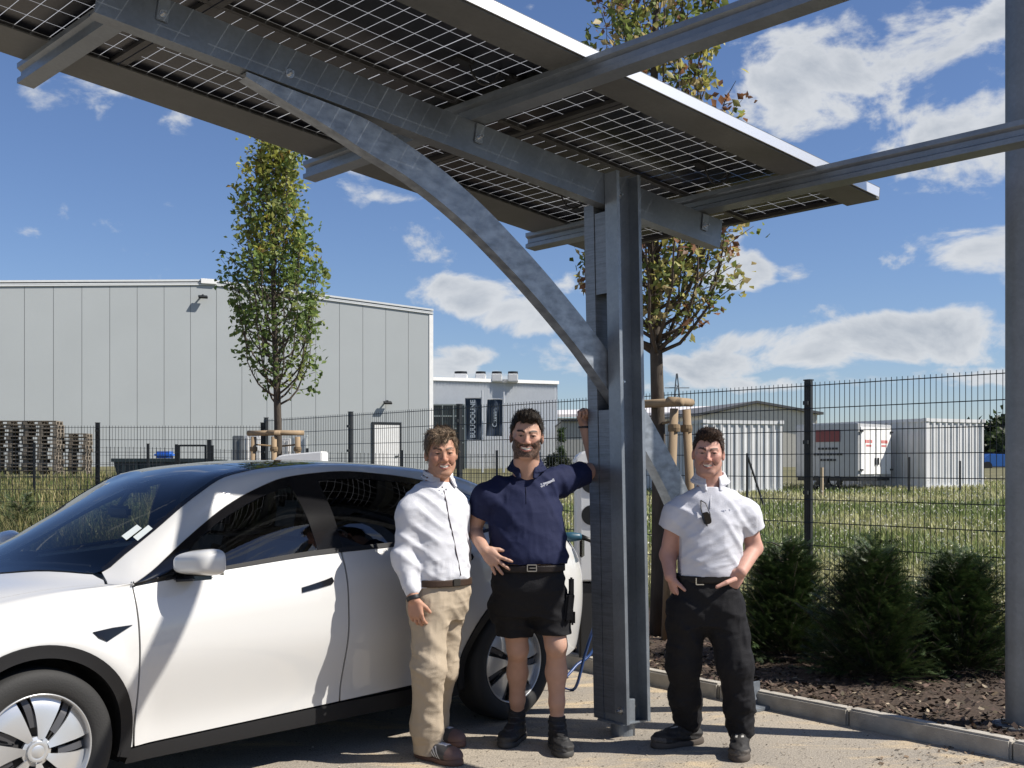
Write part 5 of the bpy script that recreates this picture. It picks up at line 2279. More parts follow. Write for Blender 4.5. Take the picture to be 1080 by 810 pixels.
# ---- sill, arch cladding
sl_ = [(x, 0.0) for x in np.linspace(.42, 2.51, 30)] + [(x, v_of(x, zlo - .006 + .024 * max(0, min(1, (x - .46) / 1.2)))) for x in np.linspace(2.49, .44, 30)]
patch('sill', sl_, m_cblack, car, off=.002, thick=.03, sides=BOTH, grid=.05)
for xc in (0.0, 2.93):
    lo = math.asin((.235 - ZW) / .445)
    ring = xz(arc_pts(xc, .447, lo, math.pi - lo, 44)) + xz(arc_pts(xc, .392, math.pi - lo, lo, 44))
    patch('arch_cladding', ring, m_cblack, car, off=.010, thick=.05, sides=BOTH, grid=.03, res=.02)
# black backing behind the shut lines
back = [(-.82, v_of(-.82, .36)), (-.45, v_of(-.45, .3))] + xz(arc_pts(0, .44, math.pi - a_lo, a_lo, 30)) + [(.46, .4), (2.48, .4)] + xz(arc_pts(2.93, .44, math.pi - a_lo, a_lo, 30)) + \
       [(3.5, v_of(3.5, .34)), (3.81, v_of(3.81, .45)), (3.81, 4.9)] + [(x, 4.9) for x in np.linspace(3.7, -.7, 60)] + [(-.82, 4.9)]
patch('inner_body', back, m_black, car, off=-.03, thick=0, sides=BOTH, grid=.035)
back2 = [(-.8, v) for v in np.linspace(5, 15, 14)] + [(x, 15) for x in np.linspace(-.6, .4, 8)] + [(.40 - .30 * (1 - abs((v - 10) / 5.0) ** 2.0), v) for v in np.linspace(14.9, 5.1, 20)] + [(x, 5) for x in np.linspace(.4, -.6, 8)]
patch('inner_body', back2, m_black, car, off=-.04, thick=0, grid=.05)
# end faces
for xe, nm in ((-.838, 'front_bumper'), (3.832, 'rear_bumper')):
    vv = np.linspace(.2, 19.8, 60)
    p = surf(np.full(60, xe), vv)
    bm = bmesh.new()
    ring = [bm.verts.new(q) for q in p]
    rin = [bm.verts.new((q[0] + (-.035 if xe < 0 else .03), q[1] * .86, .5 + (q[2] - .5) * .8)) for q in p]
    for k in range(59):
        bm.faces.new((ring[k], ring[k + 1], rin[k + 1], rin[k]))
    bm.faces.new((ring[59], ring[0], rin[0], rin[59]))
    bm.faces.new(rin)
    bmesh.ops.recalc_face_normals(bm, faces=bm.faces)
    obj(nm, bm, m_paint, car, smooth=True, world=False)
# lamps
hl = [(-.80, 5.2)] + [(x, 5.2 + .5 * (x + .8)) for x in np.linspace(-.75, -.38, 8)] + [(-.40, 6.6)] + [(x, 7.1) for x in np.linspace(-.5, -.78, 6)]
patch('headlight', hl, m_lamp, car, off=.004, thick=.01, sides=BOTH)
tl = [(3.42, 5.1)] + [(x, 4.6) for x in np.linspace(3.5, 3.8, 6)] + [(3.81, 6.0)] + [(x, 6.6) for x in np.linspace(3.75, 3.5, 6)]
patch('tail_light', tl, m_amber, car, off=.004, thick=.01, sides=BOTH)
# door handles, side repeater with camera
hd = [(1.350, v_of(1.35, .903)), (1.352, v_of(1.352, .928)), (1.40, v_of(1.40, .936)), (1.50, v_of(1.5, .955)), (1.545, v_of(1.545, .966)), (1.553, v_of(1.553, .945)), (1.54, v_of(1.54, .930)), (1.45, v_of(1.45, .916))]
for o, d in zip(patch('handle', hd, m_gloss, car, off=.006, thick=.008, sides=BOTH, res=.01, grid=.015), doors):
    o.parent = d
hd2 = [(x + 1.02, v_of(x + 1.02, z + .064)) for x, z in ((1.350, .903), (1.352, .928), (1.40, .936), (1.50, .955), (1.545, .966), (1.553, .945), (1.54, .930), (1.45, .916))]
for o, d in zip(patch('handle', hd2, m_gloss, car, off=.006, thick=.008, sides=BOTH, res=.01, grid=.015), doors2):
    o.parent = d
bd = [(.238, v_of(.238, .822)), (.262, v_of(.262, .795)), (.30, v_of(.30, .776)), (.36, v_of(.36, .805)), (.425, v_of(.425, .835)), (.33, v_of(.33, .832))]
patch('side_camera', bd, m_gloss, car, off=.006, thick=.01, sides=BOTH, res=.01, grid=.015)


# ---- wheels
def wheel(x, sd):
    # axis along y, outer face at sd * .945
    M0 = Matrix.Translation((x, sd * .835, ZW)) @ Matrix.Diagonal((1, sd, 1, 1))
    bm = bmesh.new()
    prof = [(.232, -.11), (.26, -.118), (.30, -.118), (.326, -.110), (.340, -.092), (.3455, -.06), (.3455, .06), (.340, .092), (.328, .106), (.308, .113), (.29, .1145), (.262, .111), (.248, .104), (.240, .096)]
    lathe(bm, prof, 96, 'y', M0)
    # tread blocks: shallow grooves across the shoulder
    t = obj('wheel', bm, m_tyre, car, smooth=True, world=False)
    bm = bmesh.new()
    lathe(bm, [(.240, .085), (.2415, .101), (.2375, .104), (.232, .098), (.226, .05), (.215, -.10)], 96, 'y', M0)
    obj('rim', bm, m_rim, t, smooth=True, world=False)
    bm = bmesh.new()
    lathe(bm, [(.0, .02), (.16, .02), (.165, .01), (.165, -.02), (0, -.02)], 48, 'y', M0)
    obj('brake_disc', bm, m_rimd, t, smooth=False, world=False)
    bm = bmesh.new()
    lathe(bm, [(0, -.03), (.228, -.03)], 48, 'y', M0)
    obj('backing', bm, m_black, t, world=False)
    # aero cover: seven turbine petals over dark inserts
    npet = 7
    bm = bmesh.new()
    bmd = bmesh.new()

    def dome(r):
        return .082 + .020 * (1 - (r / .235) ** 2) - .010 * math.exp(-((r - .235) / .03) ** 2)
    for k in range(npet):
        th0 = 2 * math.pi * k / npet + .35

        def petal(b, wi, wo, sw, y_off, r0, r1, shift=0.0, n=9, edge=.01):
            rows = []
            for i in range(n + 1):
                f = i / n
                r = r0 + (r1 - r0) * f
                c = th0 + shift + sw * f
                w = wi + (wo - wi) * f ** .8
                rows.append((r, c - w, c + w))
            top, bot = [], []
            for r, a, c in rows:
                ring, rb = [], []
                for j in range(7):
                    q = a + (c - a) * j / 6
                    y = dome(r) + y_off - .006 * (j / 6)
                    ring.append(b.verts.new(M0 @ Vector((r * math.cos(q), y, r * math.sin(q)))))
                    rb.append(b.verts.new(M0 @ Vector((r * math.cos(q), y - edge, r * math.sin(q)))))
                top.append(ring)
                bot.append(rb)
            for i in range(n):
                for j in range(6):
                    b.faces.new((top[i][j], top[i][j + 1], top[i + 1][j + 1], top[i + 1][j]))
                b.faces.new((top[i][0], bot[i][0], bot[i + 1][0], top[i + 1][0]))
                b.faces.new((top[i][6], bot[i][6], bot[i + 1][6], top[i + 1][6]))
            for j in range(6):
                b.faces.new((top[0][j], top[0][j + 1], bot[0][j + 1], bot[0][j]))
                b.faces.new((top[n][j], top[n][j + 1], bot[n][j + 1], bot[n][j]))
        petal(bm, .23, .31, .10, .004, .052, .231)
        petal(bmd, .13, .055, .12, -.012, .10, .228, shift=.40)
        petal(bmd, .03, .05, .12, -.014, .10, .228, shift=.62)
    bmesh.ops.recalc_face_normals(bm, faces=bm.faces)
    bmesh.ops.recalc_face_normals(bmd, faces=bmd.faces)
    o = obj('wheel_cover', bm, m_rim, t, world=False)
    autosmooth(o, 30)
    o = obj('cover_insert', bmd, m_rimd, t, world=False)
    bm = bmesh.new()
    lathe(bm, [(0, .113), (.02, .113), (.028, .110), (.036, .112), (.044, .110), (.048, .100), (.062, .096), (.062, .08)], 40, 'y', M0)
    o = obj('hub_cap', bm, m_rim, t, world=False)
    autosmooth(o, 30)


for x in (0.0, 2.93):
    for sd in BOTH:
        wheel(x, sd)
# arch liners
for xc in (0.0, 2.93):
    for sd in BOTH:
        bm = bmesh.new()
        n = 24
        r0, r1 = [], []
        for k in range(n + 1):
            a = math.radians(-18) + math.radians(216) * k / n
            r0.append(bm.verts.new((xc + .405 * math.cos(a), sd * .90, ZW + .405 * math.sin(a))))
            r1.append(bm.verts.new((xc + .405 * math.cos(a), sd * .62, ZW + .405 * math.sin(a))))
        for k in range(n):
            bm.faces.new((r0[k], r0[k + 1], r1[k + 1], r1[k]))
        bm.faces.new(r1)
        obj('arch_liner', bm, m_black, car, world=False)
# floor pan
bm = bmesh.new()
boxmm(bm, (-.70, -.60, .20), (3.70, .60, .30))
boxmm(bm, (.44, -.86, .20), (2.48, -.602, .29))
boxmm(bm, (.44, .602, .20), (2.48, .86, .29))
obj('floor_pan', bm, m_black, car, world=False)
# interior
bm = bmesh.new()
sweep(bm, [Vector((.42, -.74, 0)), Vector((.42, .74, 0))], [(0, .6), (0, .96), (.18, .985), (.42, .96), (.50, .90), (.50, .78), (.30, .70), (.25, .6)], Vector((1, 0, 0)), Vector((0, 0, 1)))
obj('dashboard', bm, m_int, car, world=False)


def seat(x, y, w):
    bm = bmesh.new()
    box(bm, (x, y, .50), (.52, w, .18), Matrix.Rotation(-.12, 3, 'Y'), bev=.06)
    box(bm, (x + .36, y, .83), (.16, w * .95, .62), Matrix.Rotation(.32, 3, 'Y'), bev=.06)
    s_ = obj('seat', bm, m_seat, car, smooth=False, world=False)
    autosmooth(s_, 50)
    bm = bmesh.new()
    box(bm, (x + .52, y, 1.25), (.10, .27, .20), Matrix.Rotation(.2, 3, 'Y'), bev=.045)
    h_ = obj('headrest', bm, m_seat, s_, world=False)
    autosmooth(h_, 50)


seat(1.18, -.38, .52)
seat(1.18, .38, .52)
seat(2.1, -.40, .62)
seat(2.1, .40, .62)
bm = bmesh.new()
for k in range(40):
    pass
lathe(bm, [(.165, -.014), (.178, 0), (.165, .014), (.152, 0), (.165, -.014)], 40, 'z', Matrix.Translation((.98, -.38, .93)) @ Matrix.Rotation(math.radians(-65), 4, 'Y'))
box(bm, (.97, -.38, .93), (.05, .30, .05), Matrix.Rotation(math.radians(-65), 3, 'Y'))
tube(bm, [(.97, -.38, .93), (.72, -.38, .85)], .03, 8)
obj('steering_wheel', bm, m_int, car, world=False)
bm = bmesh.new()
box(bm, (.86, 0, 1.30), (.03, .23, .065), None, bev=.015)
tube(bm, [(.86, 0, 1.33), (.93, 0, 1.43)], .012, 6)
box(bm, (.96, 0, 1.425), (.10, .14, .05), None, bev=.02)
obj('interior_mirror', bm, m_int, car, world=False)
# two pale stickers low on the windscreen's inner side, towards the pillar
for k in range(2):
    xk = .60 + .0 * k
    vk = 8.42 - .20 * k
    st = [(xk, vk), (xk + .085, vk + .0), (xk + .085, vk - .16), (xk, vk - .16)]
    patch('sticker', [(a + .03 * k, b) for a, b in st], mat('sticker_paper', (.55, .60, .60), .6), car, off=.006, thick=0, grid=.05)
# wing mirrors
for sd in BOTH:
    bm = bmesh.new()
    bmesh.ops.create_uvsphere(bm, u_segments=36, v_segments=24, radius=1.0)
    for v in bm.verts:
        p = v.co
        q = Vector([math.copysign(abs(c) ** .55, c) for c in p])
        # flat mirror face at the back, drooping rounded front
        x_ = q.x * (.085 if q.x < 0 else .055)
        y_ = q.y * .118
        zz = q.z * (.066 if q.z > 0 else .054)
        taper = 1 - .20 * max(0, -q.x)
        # wide towards the outer end
        zz *= taper * (1.0 + .10 * q.y * sd) + 0
        y_ *= 1 - .08 * max(0, -q.x)
        v.co = Vector((.725 + x_ + .025 * q.y * sd, sd * 1.025 + y_, 1.093 + zz + .006 * q.y * sd))
    mir = obj('wing_mirror', bm, m_paint, car, smooth=True, world=False)
    bm = bmesh.new()
    box(bm, (.715, sd * .965, 1.022), (.11, .20, .022), Matrix.Rotation(sd * .10, 3, 'X'), bev=.009)
    box(bm, (.735, sd * .875, 1.028), (.15, .06, .045), None, bev=.015)
    obj('mirror_foot', bm, m_gloss, mir, world=False)
    bm = bmesh.new()
    box(bm, (.785, sd * 1.02, 1.095), (.004, .19, .105), None)
    obj('mirror_glass', bm, mat('mirror_glass', (.8, .8, .8), .03, 1.0), mir, world=False)
# wipers
bm = bmesh.new()
tube(bm, [(.16, .30, 1.06), (.36, -.32, 1.075), (.42, -.56, 1.075)], [.010, .008, .005], 6)
obj('wiper', bm, m_cblack, car, world=False)

# charge port flap, plug and cable
fl_ = Matrix.Translation((3.60, -.83, 1.04))
bm = bmesh.new()
box(bm, (3.655, -.865, 1.0), (.10, .016, .12), Matrix.Rotation(.5, 3, 'Z'), bev=.007)
obj('charge_flap', bm, m_gloss, car, world=False)


def carw(x, y, z):
    R_ = Matrix.Rotation(CARA, 4, 'Z')
    return CARO + (R_ @ Vector((x, y, z)))


m_cable = mat('blue_cable', (.015, .05, .17), .4)
m_plug = mat('plug_blue', (.02, .075, .12), .4)
c0 = carw(3.56, -.80, 1.075)
cab = thing('charging_cable', 'blue charging cable with its plug in the rear of the white car', 'cable', c0)
pl = P(613, 566, c0.y + .02)
bm = bmesh.new()
tube(bm, [c0 + Vector((-.02, 0, 0)), c0 + (pl - c0) * .45, c0 + (pl - c0) * .8, pl], [.030, .032, .026, .020], 14)
obj('plug', bm, m_plug, cab, smooth=True)
bm = bmesh.new()
tube(bm, [pl, pl + Vector((.05, .0, -.02)), pl + Vector((.075, .01, -.035))], [.018, .015, .012], 10)
obj('strain_relief', bm, m_dark, cab, smooth=True)
a = pl + Vector((.07, .01, -.03))
pts = [a, P(626, 580, 7.55), P(640, 600, 7.6), P(644, 625, 7.65), P(636, 645, 7.7), P(627, 660, 7.72), P(617, 690, 7.75), Vector((.43, 7.78, .02)), Vector((.34, 7.95, .016)), Vector((.45, 8.15, .1)),
       Vector((.62, 8.30, .30)), P(634, 540, 8.45)]
bm = bmesh.new()
tube(bm, dens([Vector(p) for p in pts], 8), .0105, 10)
obj('cord', bm, m_cable, cab, smooth=True)
# ================================================================ people: signed distance fields -> one continuous mesh each
def smin(a, b, k):
    if k <= 0:
        return np.minimum(a, b)
    h = np.clip(.5 + .5 * (b - a) / k, 0, 1)
    return b + (a - b) * h - k * h * (1 - h)


_lat = np.random.default_rng(5).uniform(-1, 1, (32, 32, 32)).astype(np.float32)


def vnoise(x, y, z):
    def ix(q):
        i = np.floor(q).astype(int)
        f = (q - i).astype(np.float32)
        return i & 31, (i + 1) & 31, f * f * (3 - 2 * f)
    x0, x1, fx = ix(x)
    y0, y1, fy = ix(y)
    z0, z1, fz = ix(z)
    l = _lat
    return ((l[x0, y0, z0] * (1 - fx) + l[x1, y0, z0] * fx) * (1 - fy) + (l[x0, y1, z0] * (1 - fx) + l[x1, y1, z0] * fx) * fy) * (1 - fz) + \
           ((l[x0, y0, z1] * (1 - fx) + l[x1, y0, z1] * fx) * (1 - fy) + (l[x0, y1, z1] * (1 - fx) + l[x1, y1, z1] * fx) * fy) * fz


class Field:
    def __init__(s, lo, hi, h):
        s.h = h
        s.lo = np.array(lo, float)
        s.n = np.ceil((np.array(hi) - s.lo) / h).astype(int) + 1
        s.ax = [(s.lo[i] + h * np.arange(s.n[i])).astype(np.float32) for i in range(3)]
        s.D = np.full(s.n, .25, np.float32)

    def sl(s, lo, hi):
        r = []
        for i in range(3):
            a = int(np.clip(np.floor((lo[i] - s.lo[i]) / s.h), 0, s.n[i] - 1))
            b = int(np.clip(np.ceil((hi[i] - s.lo[i]) / s.h) + 1, a + 1, s.n[i]))
            r.append(slice(a, b))
        return tuple(r)

    def grid(s, q):
        return (s.ax[0][q[0]][:, None, None], s.ax[1][q[1]][None, :, None], s.ax[2][q[2]][None, None, :])

    def put(s, fn, lo, hi, k, op='add'):
        m = k + 3 * s.h + .01
        q = s.sl(np.array(lo) - m, np.array(hi) + m)
        X, Y, Z = s.grid(q)
        d = fn(X, Y, Z).astype(np.float32)
        if op == 'add':
            s.D[q] = smin(s.D[q], d, k)
        elif op == 'sub':
            s.D[q] = -smin(-s.D[q], d, k)
        return s

    def rc(s, a, b, ra, rb, k=.01, op='add'):
        a, b = np.array(a, float), np.array(b, float)
        ba = b - a
        l2 = max(1e-9, float(ba @ ba))

        def fn(X, Y, Z):
            t = np.clip(((X - a[0]) * ba[0] + (Y - a[1]) * ba[1] + (Z - a[2]) * ba[2]) / l2, 0, 1)
            return np.sqrt((X - a[0] - t * ba[0]) ** 2 + (Y - a[1] - t * ba[1]) ** 2 + (Z - a[2] - t * ba[2]) ** 2) - (ra + (rb - ra) * t)
        r = max(ra, rb)
        return s.put(fn, np.minimum(a, b) - r, np.maximum(a, b) + r, k, op)

    def chain(s, pts, rs, k=.01, op='add'):
        for i in range(len(pts) - 1):
            s.rc(pts[i], pts[i + 1], rs[i], rs[i + 1], k, op)
        return s

    def ell(s, c, r, R_=None, k=.01, op='add'):
        c, r = np.array(c, float), np.array(r, float)
        Rm = np.eye(3) if R_ is None else np.array(R_)

        def fn(X, Y, Z):
            x, y, z = X - c[0], Y - c[1], Z - c[2]
            u = (Rm[0, 0] * x + Rm[1, 0] * y + Rm[2, 0] * z) / r[0]
            v = (Rm[0, 1] * x + Rm[1, 1] * y + Rm[2, 1] * z) / r[1]
            w = (Rm[0, 2] * x + Rm[1, 2] * y + Rm[2, 2] * z) / r[2]
            n = np.sqrt(u * u + v * v + w * w) + 1e-6
            g = np.sqrt((u / r[0]) ** 2 + (v / r[1]) ** 2 + (w / r[2]) ** 2) + 1e-6
            return n * (n - 1) / g
        m = r.max()
        return s.put(fn, c - m, c + m, k, op)

    def loft(s, secs, k=.02, p=2.3, op='add', grow=0.0):
        """sections (z, cx, cy, rx, ry, angle) interpolated along z"""
        A = np.array(secs, float)
        A = A[np.argsort(A[:, 0])]
        z0, z1 = A[0, 0], A[-1, 0]

        def fn(X, Y, Z):
            zz = np.clip(Z.ravel(), z0, z1)
            g = [pchip(A[:, 0], A[:, i], zz)[None, None, :] for i in range(1, 6)]
            ca, sa = np.cos(g[4]), np.sin(g[4])
            x, y = X - g[0], Y - g[1]
            u = np.abs(x * ca + y * sa) / (g[2] + grow)
            v = np.abs(-x * sa + y * ca) / (g[3] + grow)
            d = ((u ** p + v ** p) ** (1 / p) - 1) * np.minimum(g[2], g[3])
            return np.maximum(d, np.maximum(Z - z1, z0 - Z))
        m = max(A[:, 3].max(), A[:, 4].max()) + grow
        return s.put(fn, (A[:, 1].min() - m, A[:, 2].min() - m, z0), (A[:, 1].max() + m, A[:, 2].max() + m, z1), k, op)

    def cut(s, fn):
        """keep where fn <= 0"""
        X, Y, Z = s.grid((slice(None),) * 3)
        s.D = np.maximum(s.D, fn(X, Y, Z).astype(np.float32))
        return s

    def disp(s, fn):
        X, Y, Z = s.grid((slice(None),) * 3)
        m = np.abs(s.D) < .04
        i = np.nonzero(m)
        s.D[m] += fn(s.ax[0][i[0]], s.ax[1][i[1]], s.ax[2][i[2]]).astype(np.float32)
        return s

    def front(s, x, z, back=False):
        """y of the first surface met from the camera side"""
        i = int(round((x - s.lo[0]) / s.h))
        k = int(round((z - s.lo[2]) / s.h))
        col = s.D[np.clip(i, 0, s.n[0] - 1), :, np.clip(k, 0, s.n[2] - 1)]
        j = np.argmax(col < 0)
        return float(s.ax[1][j]) if col[j] < 0 else None

    def mesh(s, name):
        D, n = s.D, s.n
        D[0], D[-1], D[:, 0], D[:, -1], D[:, :, 0], D[:, :, -1] = [.01] * 6
        I = D < 0
        c = np.zeros(tuple(n - 1), np.uint8)
        for a in (0, 1):
            for b in (0, 1):
                for d in (0, 1):
                    c += I[a:n[0] - 1 + a, b:n[1] - 1 + b, d:n[2] - 1 + d]
        act = np.argwhere((c > 0) & (c < 8))
        m = len(act)
        vid = np.full(tuple(n - 1), -1, np.int32)
        vid[act[:, 0], act[:, 1], act[:, 2]] = np.arange(m)
        acc = np.zeros((m, 3))
        cnt = np.zeros(m)
        corner = [(a, b, d) for a in (0, 1) for b in (0, 1) for d in (0, 1)]
        val = {q: D[act[:, 0] + q[0], act[:, 1] + q[1], act[:, 2] + q[2]].astype(np.float64) for q in corner}
        for q in corner:
            for ax in range(3):
                if q[ax] == 0:
                    r = list(q)
                    r[ax] = 1
                    va, vb = val[q], val[tuple(r)]
                    x = (va < 0) != (vb < 0)
                    t = np.where(x, va / np.where(x, va - vb, 1), 0)
                    p = np.array(q, float)[None] + np.eye(3)[ax][None] * t[:, None]
                    acc[x] += p[x]
                    cnt[x] += 1
        V = s.lo + (act + acc / cnt[:, None]) * s.h
        F_ = []
        for ax in range(3):
            sa = [slice(None)] * 3
            sb = [slice(None)] * 3
            sa[ax], sb[ax] = slice(0, -1), slice(1, None)
            a, b = I[tuple(sa)], I[tuple(sb)]
            o1, o2 = [(1, 2), (2, 0), (0, 1)][ax]
            e = np.argwhere(a != b)
            e = e[(e[:, o1] > 0) & (e[:, o2] > 0) & (e[:, o1] < n[o1] - 1) & (e[:, o2] < n[o2] - 1)]
            flip = a[e[:, 0], e[:, 1], e[:, 2]]
            d1, d2 = np.eye(3, dtype=int)[o1], np.eye(3, dtype=int)[o2]
            f = [vid[tuple((e - x).T)] for x in (d1 * 0, d1, d1 + d2, d2)]
            f = np.stack(f, -1)
            f[~flip] = f[~flip][:, ::-1]
            F_.append(f)
        Fc = np.concatenate(F_)
        Fc = Fc[(Fc >= 0).all(1)]
        return mesh_np(name, V, Fc), V


def rotm(yaw=0, pitch=0, roll=0):
    return np.array((Matrix.Rotation(yaw, 3, 'Z') @ Matrix.Rotation(pitch, 3, 'X') @ Matrix.Rotation(roll, 3, 'Y')))


# ---------------------------------------------------------------- head
def head_sdf(f, c, Rm, s=1.0, jaw=1.0, wide=1.0, smile=1.0, mw=.031):
    c = np.array(c, float)

    def q(p):
        return c + Rm @ (np.array(p, float) * np.array([wide, 1, 1]) * s)

    def ell(p, r, k, op='add', R2=None):
        f.ell(q(p), np.array(r) * np.array([wide, 1, 1]) * s, Rm if R2 is None else Rm @ R2, k * s, op)

    def rc(a, b, ra, rb, k, op='add'):
        f.rc(q(a), q(b), ra * s, rb * s, k * s, op)
    ell((0, .010, .032), (.0755, .096, .086), .02)
    ell((0, -.028, -.022), (.063, .066, .085), .03)
    ell((0, -.038, -.068), (.051 * jaw, .052, .050), .03)
    ell((0, -.078, -.102), (.024 * jaw, .020, .017), .022)
    for sx in (-1, 1):
        rc((sx * .050 * jaw, -.010, -.060), (sx * .022, -.075, -.100), .014, .012, .03)
        ell((sx * .043, -.066, -.018), (.024, .024, .020), .022)
        ell((sx * .037, -.079, -.040), (.019, .015, .018), .016)
        rc((sx * .046, -.076, .020), (sx * .012, -.0915, .020), .0085, .0095, .012)
        ell((sx * .031, -.1015, .001), (.0175, .0145, .0115), .010, 'sub')
        ell((sx * .031, -.0800, .000), (.0130, .0125, .0125), .002)
        # lids, narrowed against the sun
        for (z_, r_) in ((.0066, .0052), (-.0072, .0048)):
            P_ = [(sx * (.031 + t * .0135), -.0905 + .008 * t * t + (.002 if z_ < 0 else 0), z_ * (1 - .45 * t * t)) for t in (-1, -.5, 0, .5, 1)]
            for a, b in zip(P_, P_[1:]):
                rc(a, b, r_, r_, .003)
        ell((sx * .0775, .014, -.012), (.0085, .019, .031), .006, 'add', rotm(sx * -.35, .15, 0))
        ell((sx * .085, .008, -.010), (.006, .010, .018), .004, 'sub')
    rc((0, -.0895, .014), (0, -.1085, -.026), .0065, .0110, .012)
    ell((0, -.112, -.033), (.0115, .0120, .0105), .008)
    for sx in (-1, 1):
        ell((sx * .0135, -.1015, -.036), (.0085, .0105, .0085), .006)
        ell((sx * .0065, -.1085, -.0455), (.0042, .0055, .0035), .003, 'sub')
    ell((0, -.076, -.064), (.035, .021, .024), .016)
    # smiling mouth
    T = np.linspace(-1, 1, 9)
    for sx in (-1, 1):
        rc((sx * .019, -.099, -.036), (sx * .037, -.083, -.062), .0030, .0028, .006, 'sub')

    def arc_(t, dz, dy, w=1.0):
        return (t * mw * w, -.0985 + dy + .017 * t * t, -.0665 + dz + .0085 * smile * t * t)
    for a, b in zip(T, T[1:]):
        ra, rb = .0070 * (1 - .75 * a * a), .0070 * (1 - .75 * b * b)
        rc(arc_(a, 0, -.002), arc_(b, 0, -.002), ra + .0008, rb + .0008, .003, 'sub')
    for a, b in zip(T, T[1:]):
        rc(arc_(a, .0018, .0060, .85), arc_(b, .0018, .0060, .85), .0050, .0050, .001)
    for a, b in zip(T, T[1:]):
        rc(arc_(a, .0072 - .004 * a * a, -.0002), arc_(b, .0072 - .004 * b * b, -.0002), .0042 * (1 - .45 * a * a), .0042 * (1 - .45 * b * b), .003)
        rc(arc_(a, -.0092 + .006 * a * a, .0005), arc_(b, -.0092 + .006 * b * b, .0005), .0056 * (1 - .55 * a * a), .0056 * (1 - .55 * b * b), .003)
    return q


def head_colors(V, cols, c, Rm, s, wide, lips, brow, hairc, beard=None, stub=0.0, smile=1.0, mw=.031):
    """pigment only: lips, teeth, eyes, brows, beard"""
    L_ = ((V - np.array(c)) @ Rm) / s
    L_[:, 0] /= wide
    x, y, z = L_.T
    near = (np.linalg.norm(L_ - np.array([0, -.02, -.01]), axis=1) < .16)
    fr = near & (y < -.055)
    t = np.clip(x / mw, -1.2, 1.2)
    zc = -.0665 + .0085 * smile * t * t
    n1 = vnoise(x * 260 + 7, y * 260, z * 260)
    n2 = vnoise(x * 45 + 3, y * 45, z * 45)
    # ruddy cheeks, nose and ears
    red = np.exp(-((np.abs(x) - .042) / .02) ** 2 - ((z + .028) / .025) ** 2) * (y < -.03) + np.exp(-(x / .016) ** 2 - ((z + .03) / .018) ** 2) * (y < -.09) + (np.abs(x) > .072) * .6 * (np.abs(z + .012) < .04)
    red = np.clip(red, 0, 1) * near
    cols *= 1 - red[:, None] * np.array([.02, .17, .18])
    cols *= (1 + .06 * n2)[:, None]
    if beard is not None or stub > 0:
        low = smoothstep(-.030, -.048, z + .0 * x) * near
        side = smoothstep(.050, .058, np.abs(x)) * smoothstep(.005, -.02, z) * (y < .01) * near
        cheek_line = -.041 + .70 * np.clip(np.abs(x) - .026, 0, .05)
        m = smoothstep(cheek_line + .006, cheek_line - .004, z) * near * (y < .015) * (z > -.14)
        # free lower edge on the neck
        m *= smoothstep(-.120, -.111, z + .18 * np.clip(y + .06, -1, .08))
        m = np.clip(m, 0, 1)
        if beard is not None:
            k = np.clip(m * (.86 + .30 * n1), 0, 1)
            cols[:] = cols * (1 - k[:, None]) + np.array(beard) * (1 + .5 * n1[:, None]) * k[:, None]
        else:
            k = m * stub
            cols[:] = cols * (1 - k[:, None]) + np.array(hairc) * k[:, None]
    lip = fr & (np.abs(t) < 1.02) & (z - zc < .0115 * (1 - .5 * t * t)) & (z - zc > -.0150 * (1 - .55 * t * t)) & (y < -.075)
    cols[lip] = np.array(lips)
    inner = fr & (np.abs(t) < .86) & (np.abs(z - zc - .0006) < .0058 * (1 - .6 * t * t)) & (y < -.070)
    cols[inner] = (.70, .67, .60)
    dark = fr & (np.abs(t) < .92) & (z - zc < -.0036 * (1 - .6 * t * t)) & (z - zc > -.0060 * (1 - .5 * t * t)) & (y < -.07)
    cols[dark] = (.10, .03, .025)
    for sx in (-1, 1):
        ex = (x - sx * .031)
        eye = fr & (np.abs(ex) < .0135) & (np.abs(z) < .0031 * (1 - (ex / .015) ** 2) + .0004) & (y < -.078)
        cols[eye] = (.22, .19, .17)
        iris = eye & (np.abs(ex) < .0065)
        cols[iris] = (.018, .013, .010)
        lash = fr & (np.abs(ex) < .0155) & (np.abs(z - .0048 * (1 - .4 * (ex / .0135) ** 2)) < .0016) & (y < -.078)
        cols[lash] = cols[lash] * .35
        bx = sx * x
        bz = .0225 + .006 * np.sin(np.clip((bx - .012) / .04, 0, 1) * 2.4) - .002
        bw = .0066 * (1 - .55 * np.clip((bx - .014) / .036, 0, 1))
        br = fr & (bx > .011) & (bx < .052) & (np.abs(z - bz) < bw + .0012 * n1)
        cols[br] = cols[br] * .12 + np.array(brow) * .88
    return cols


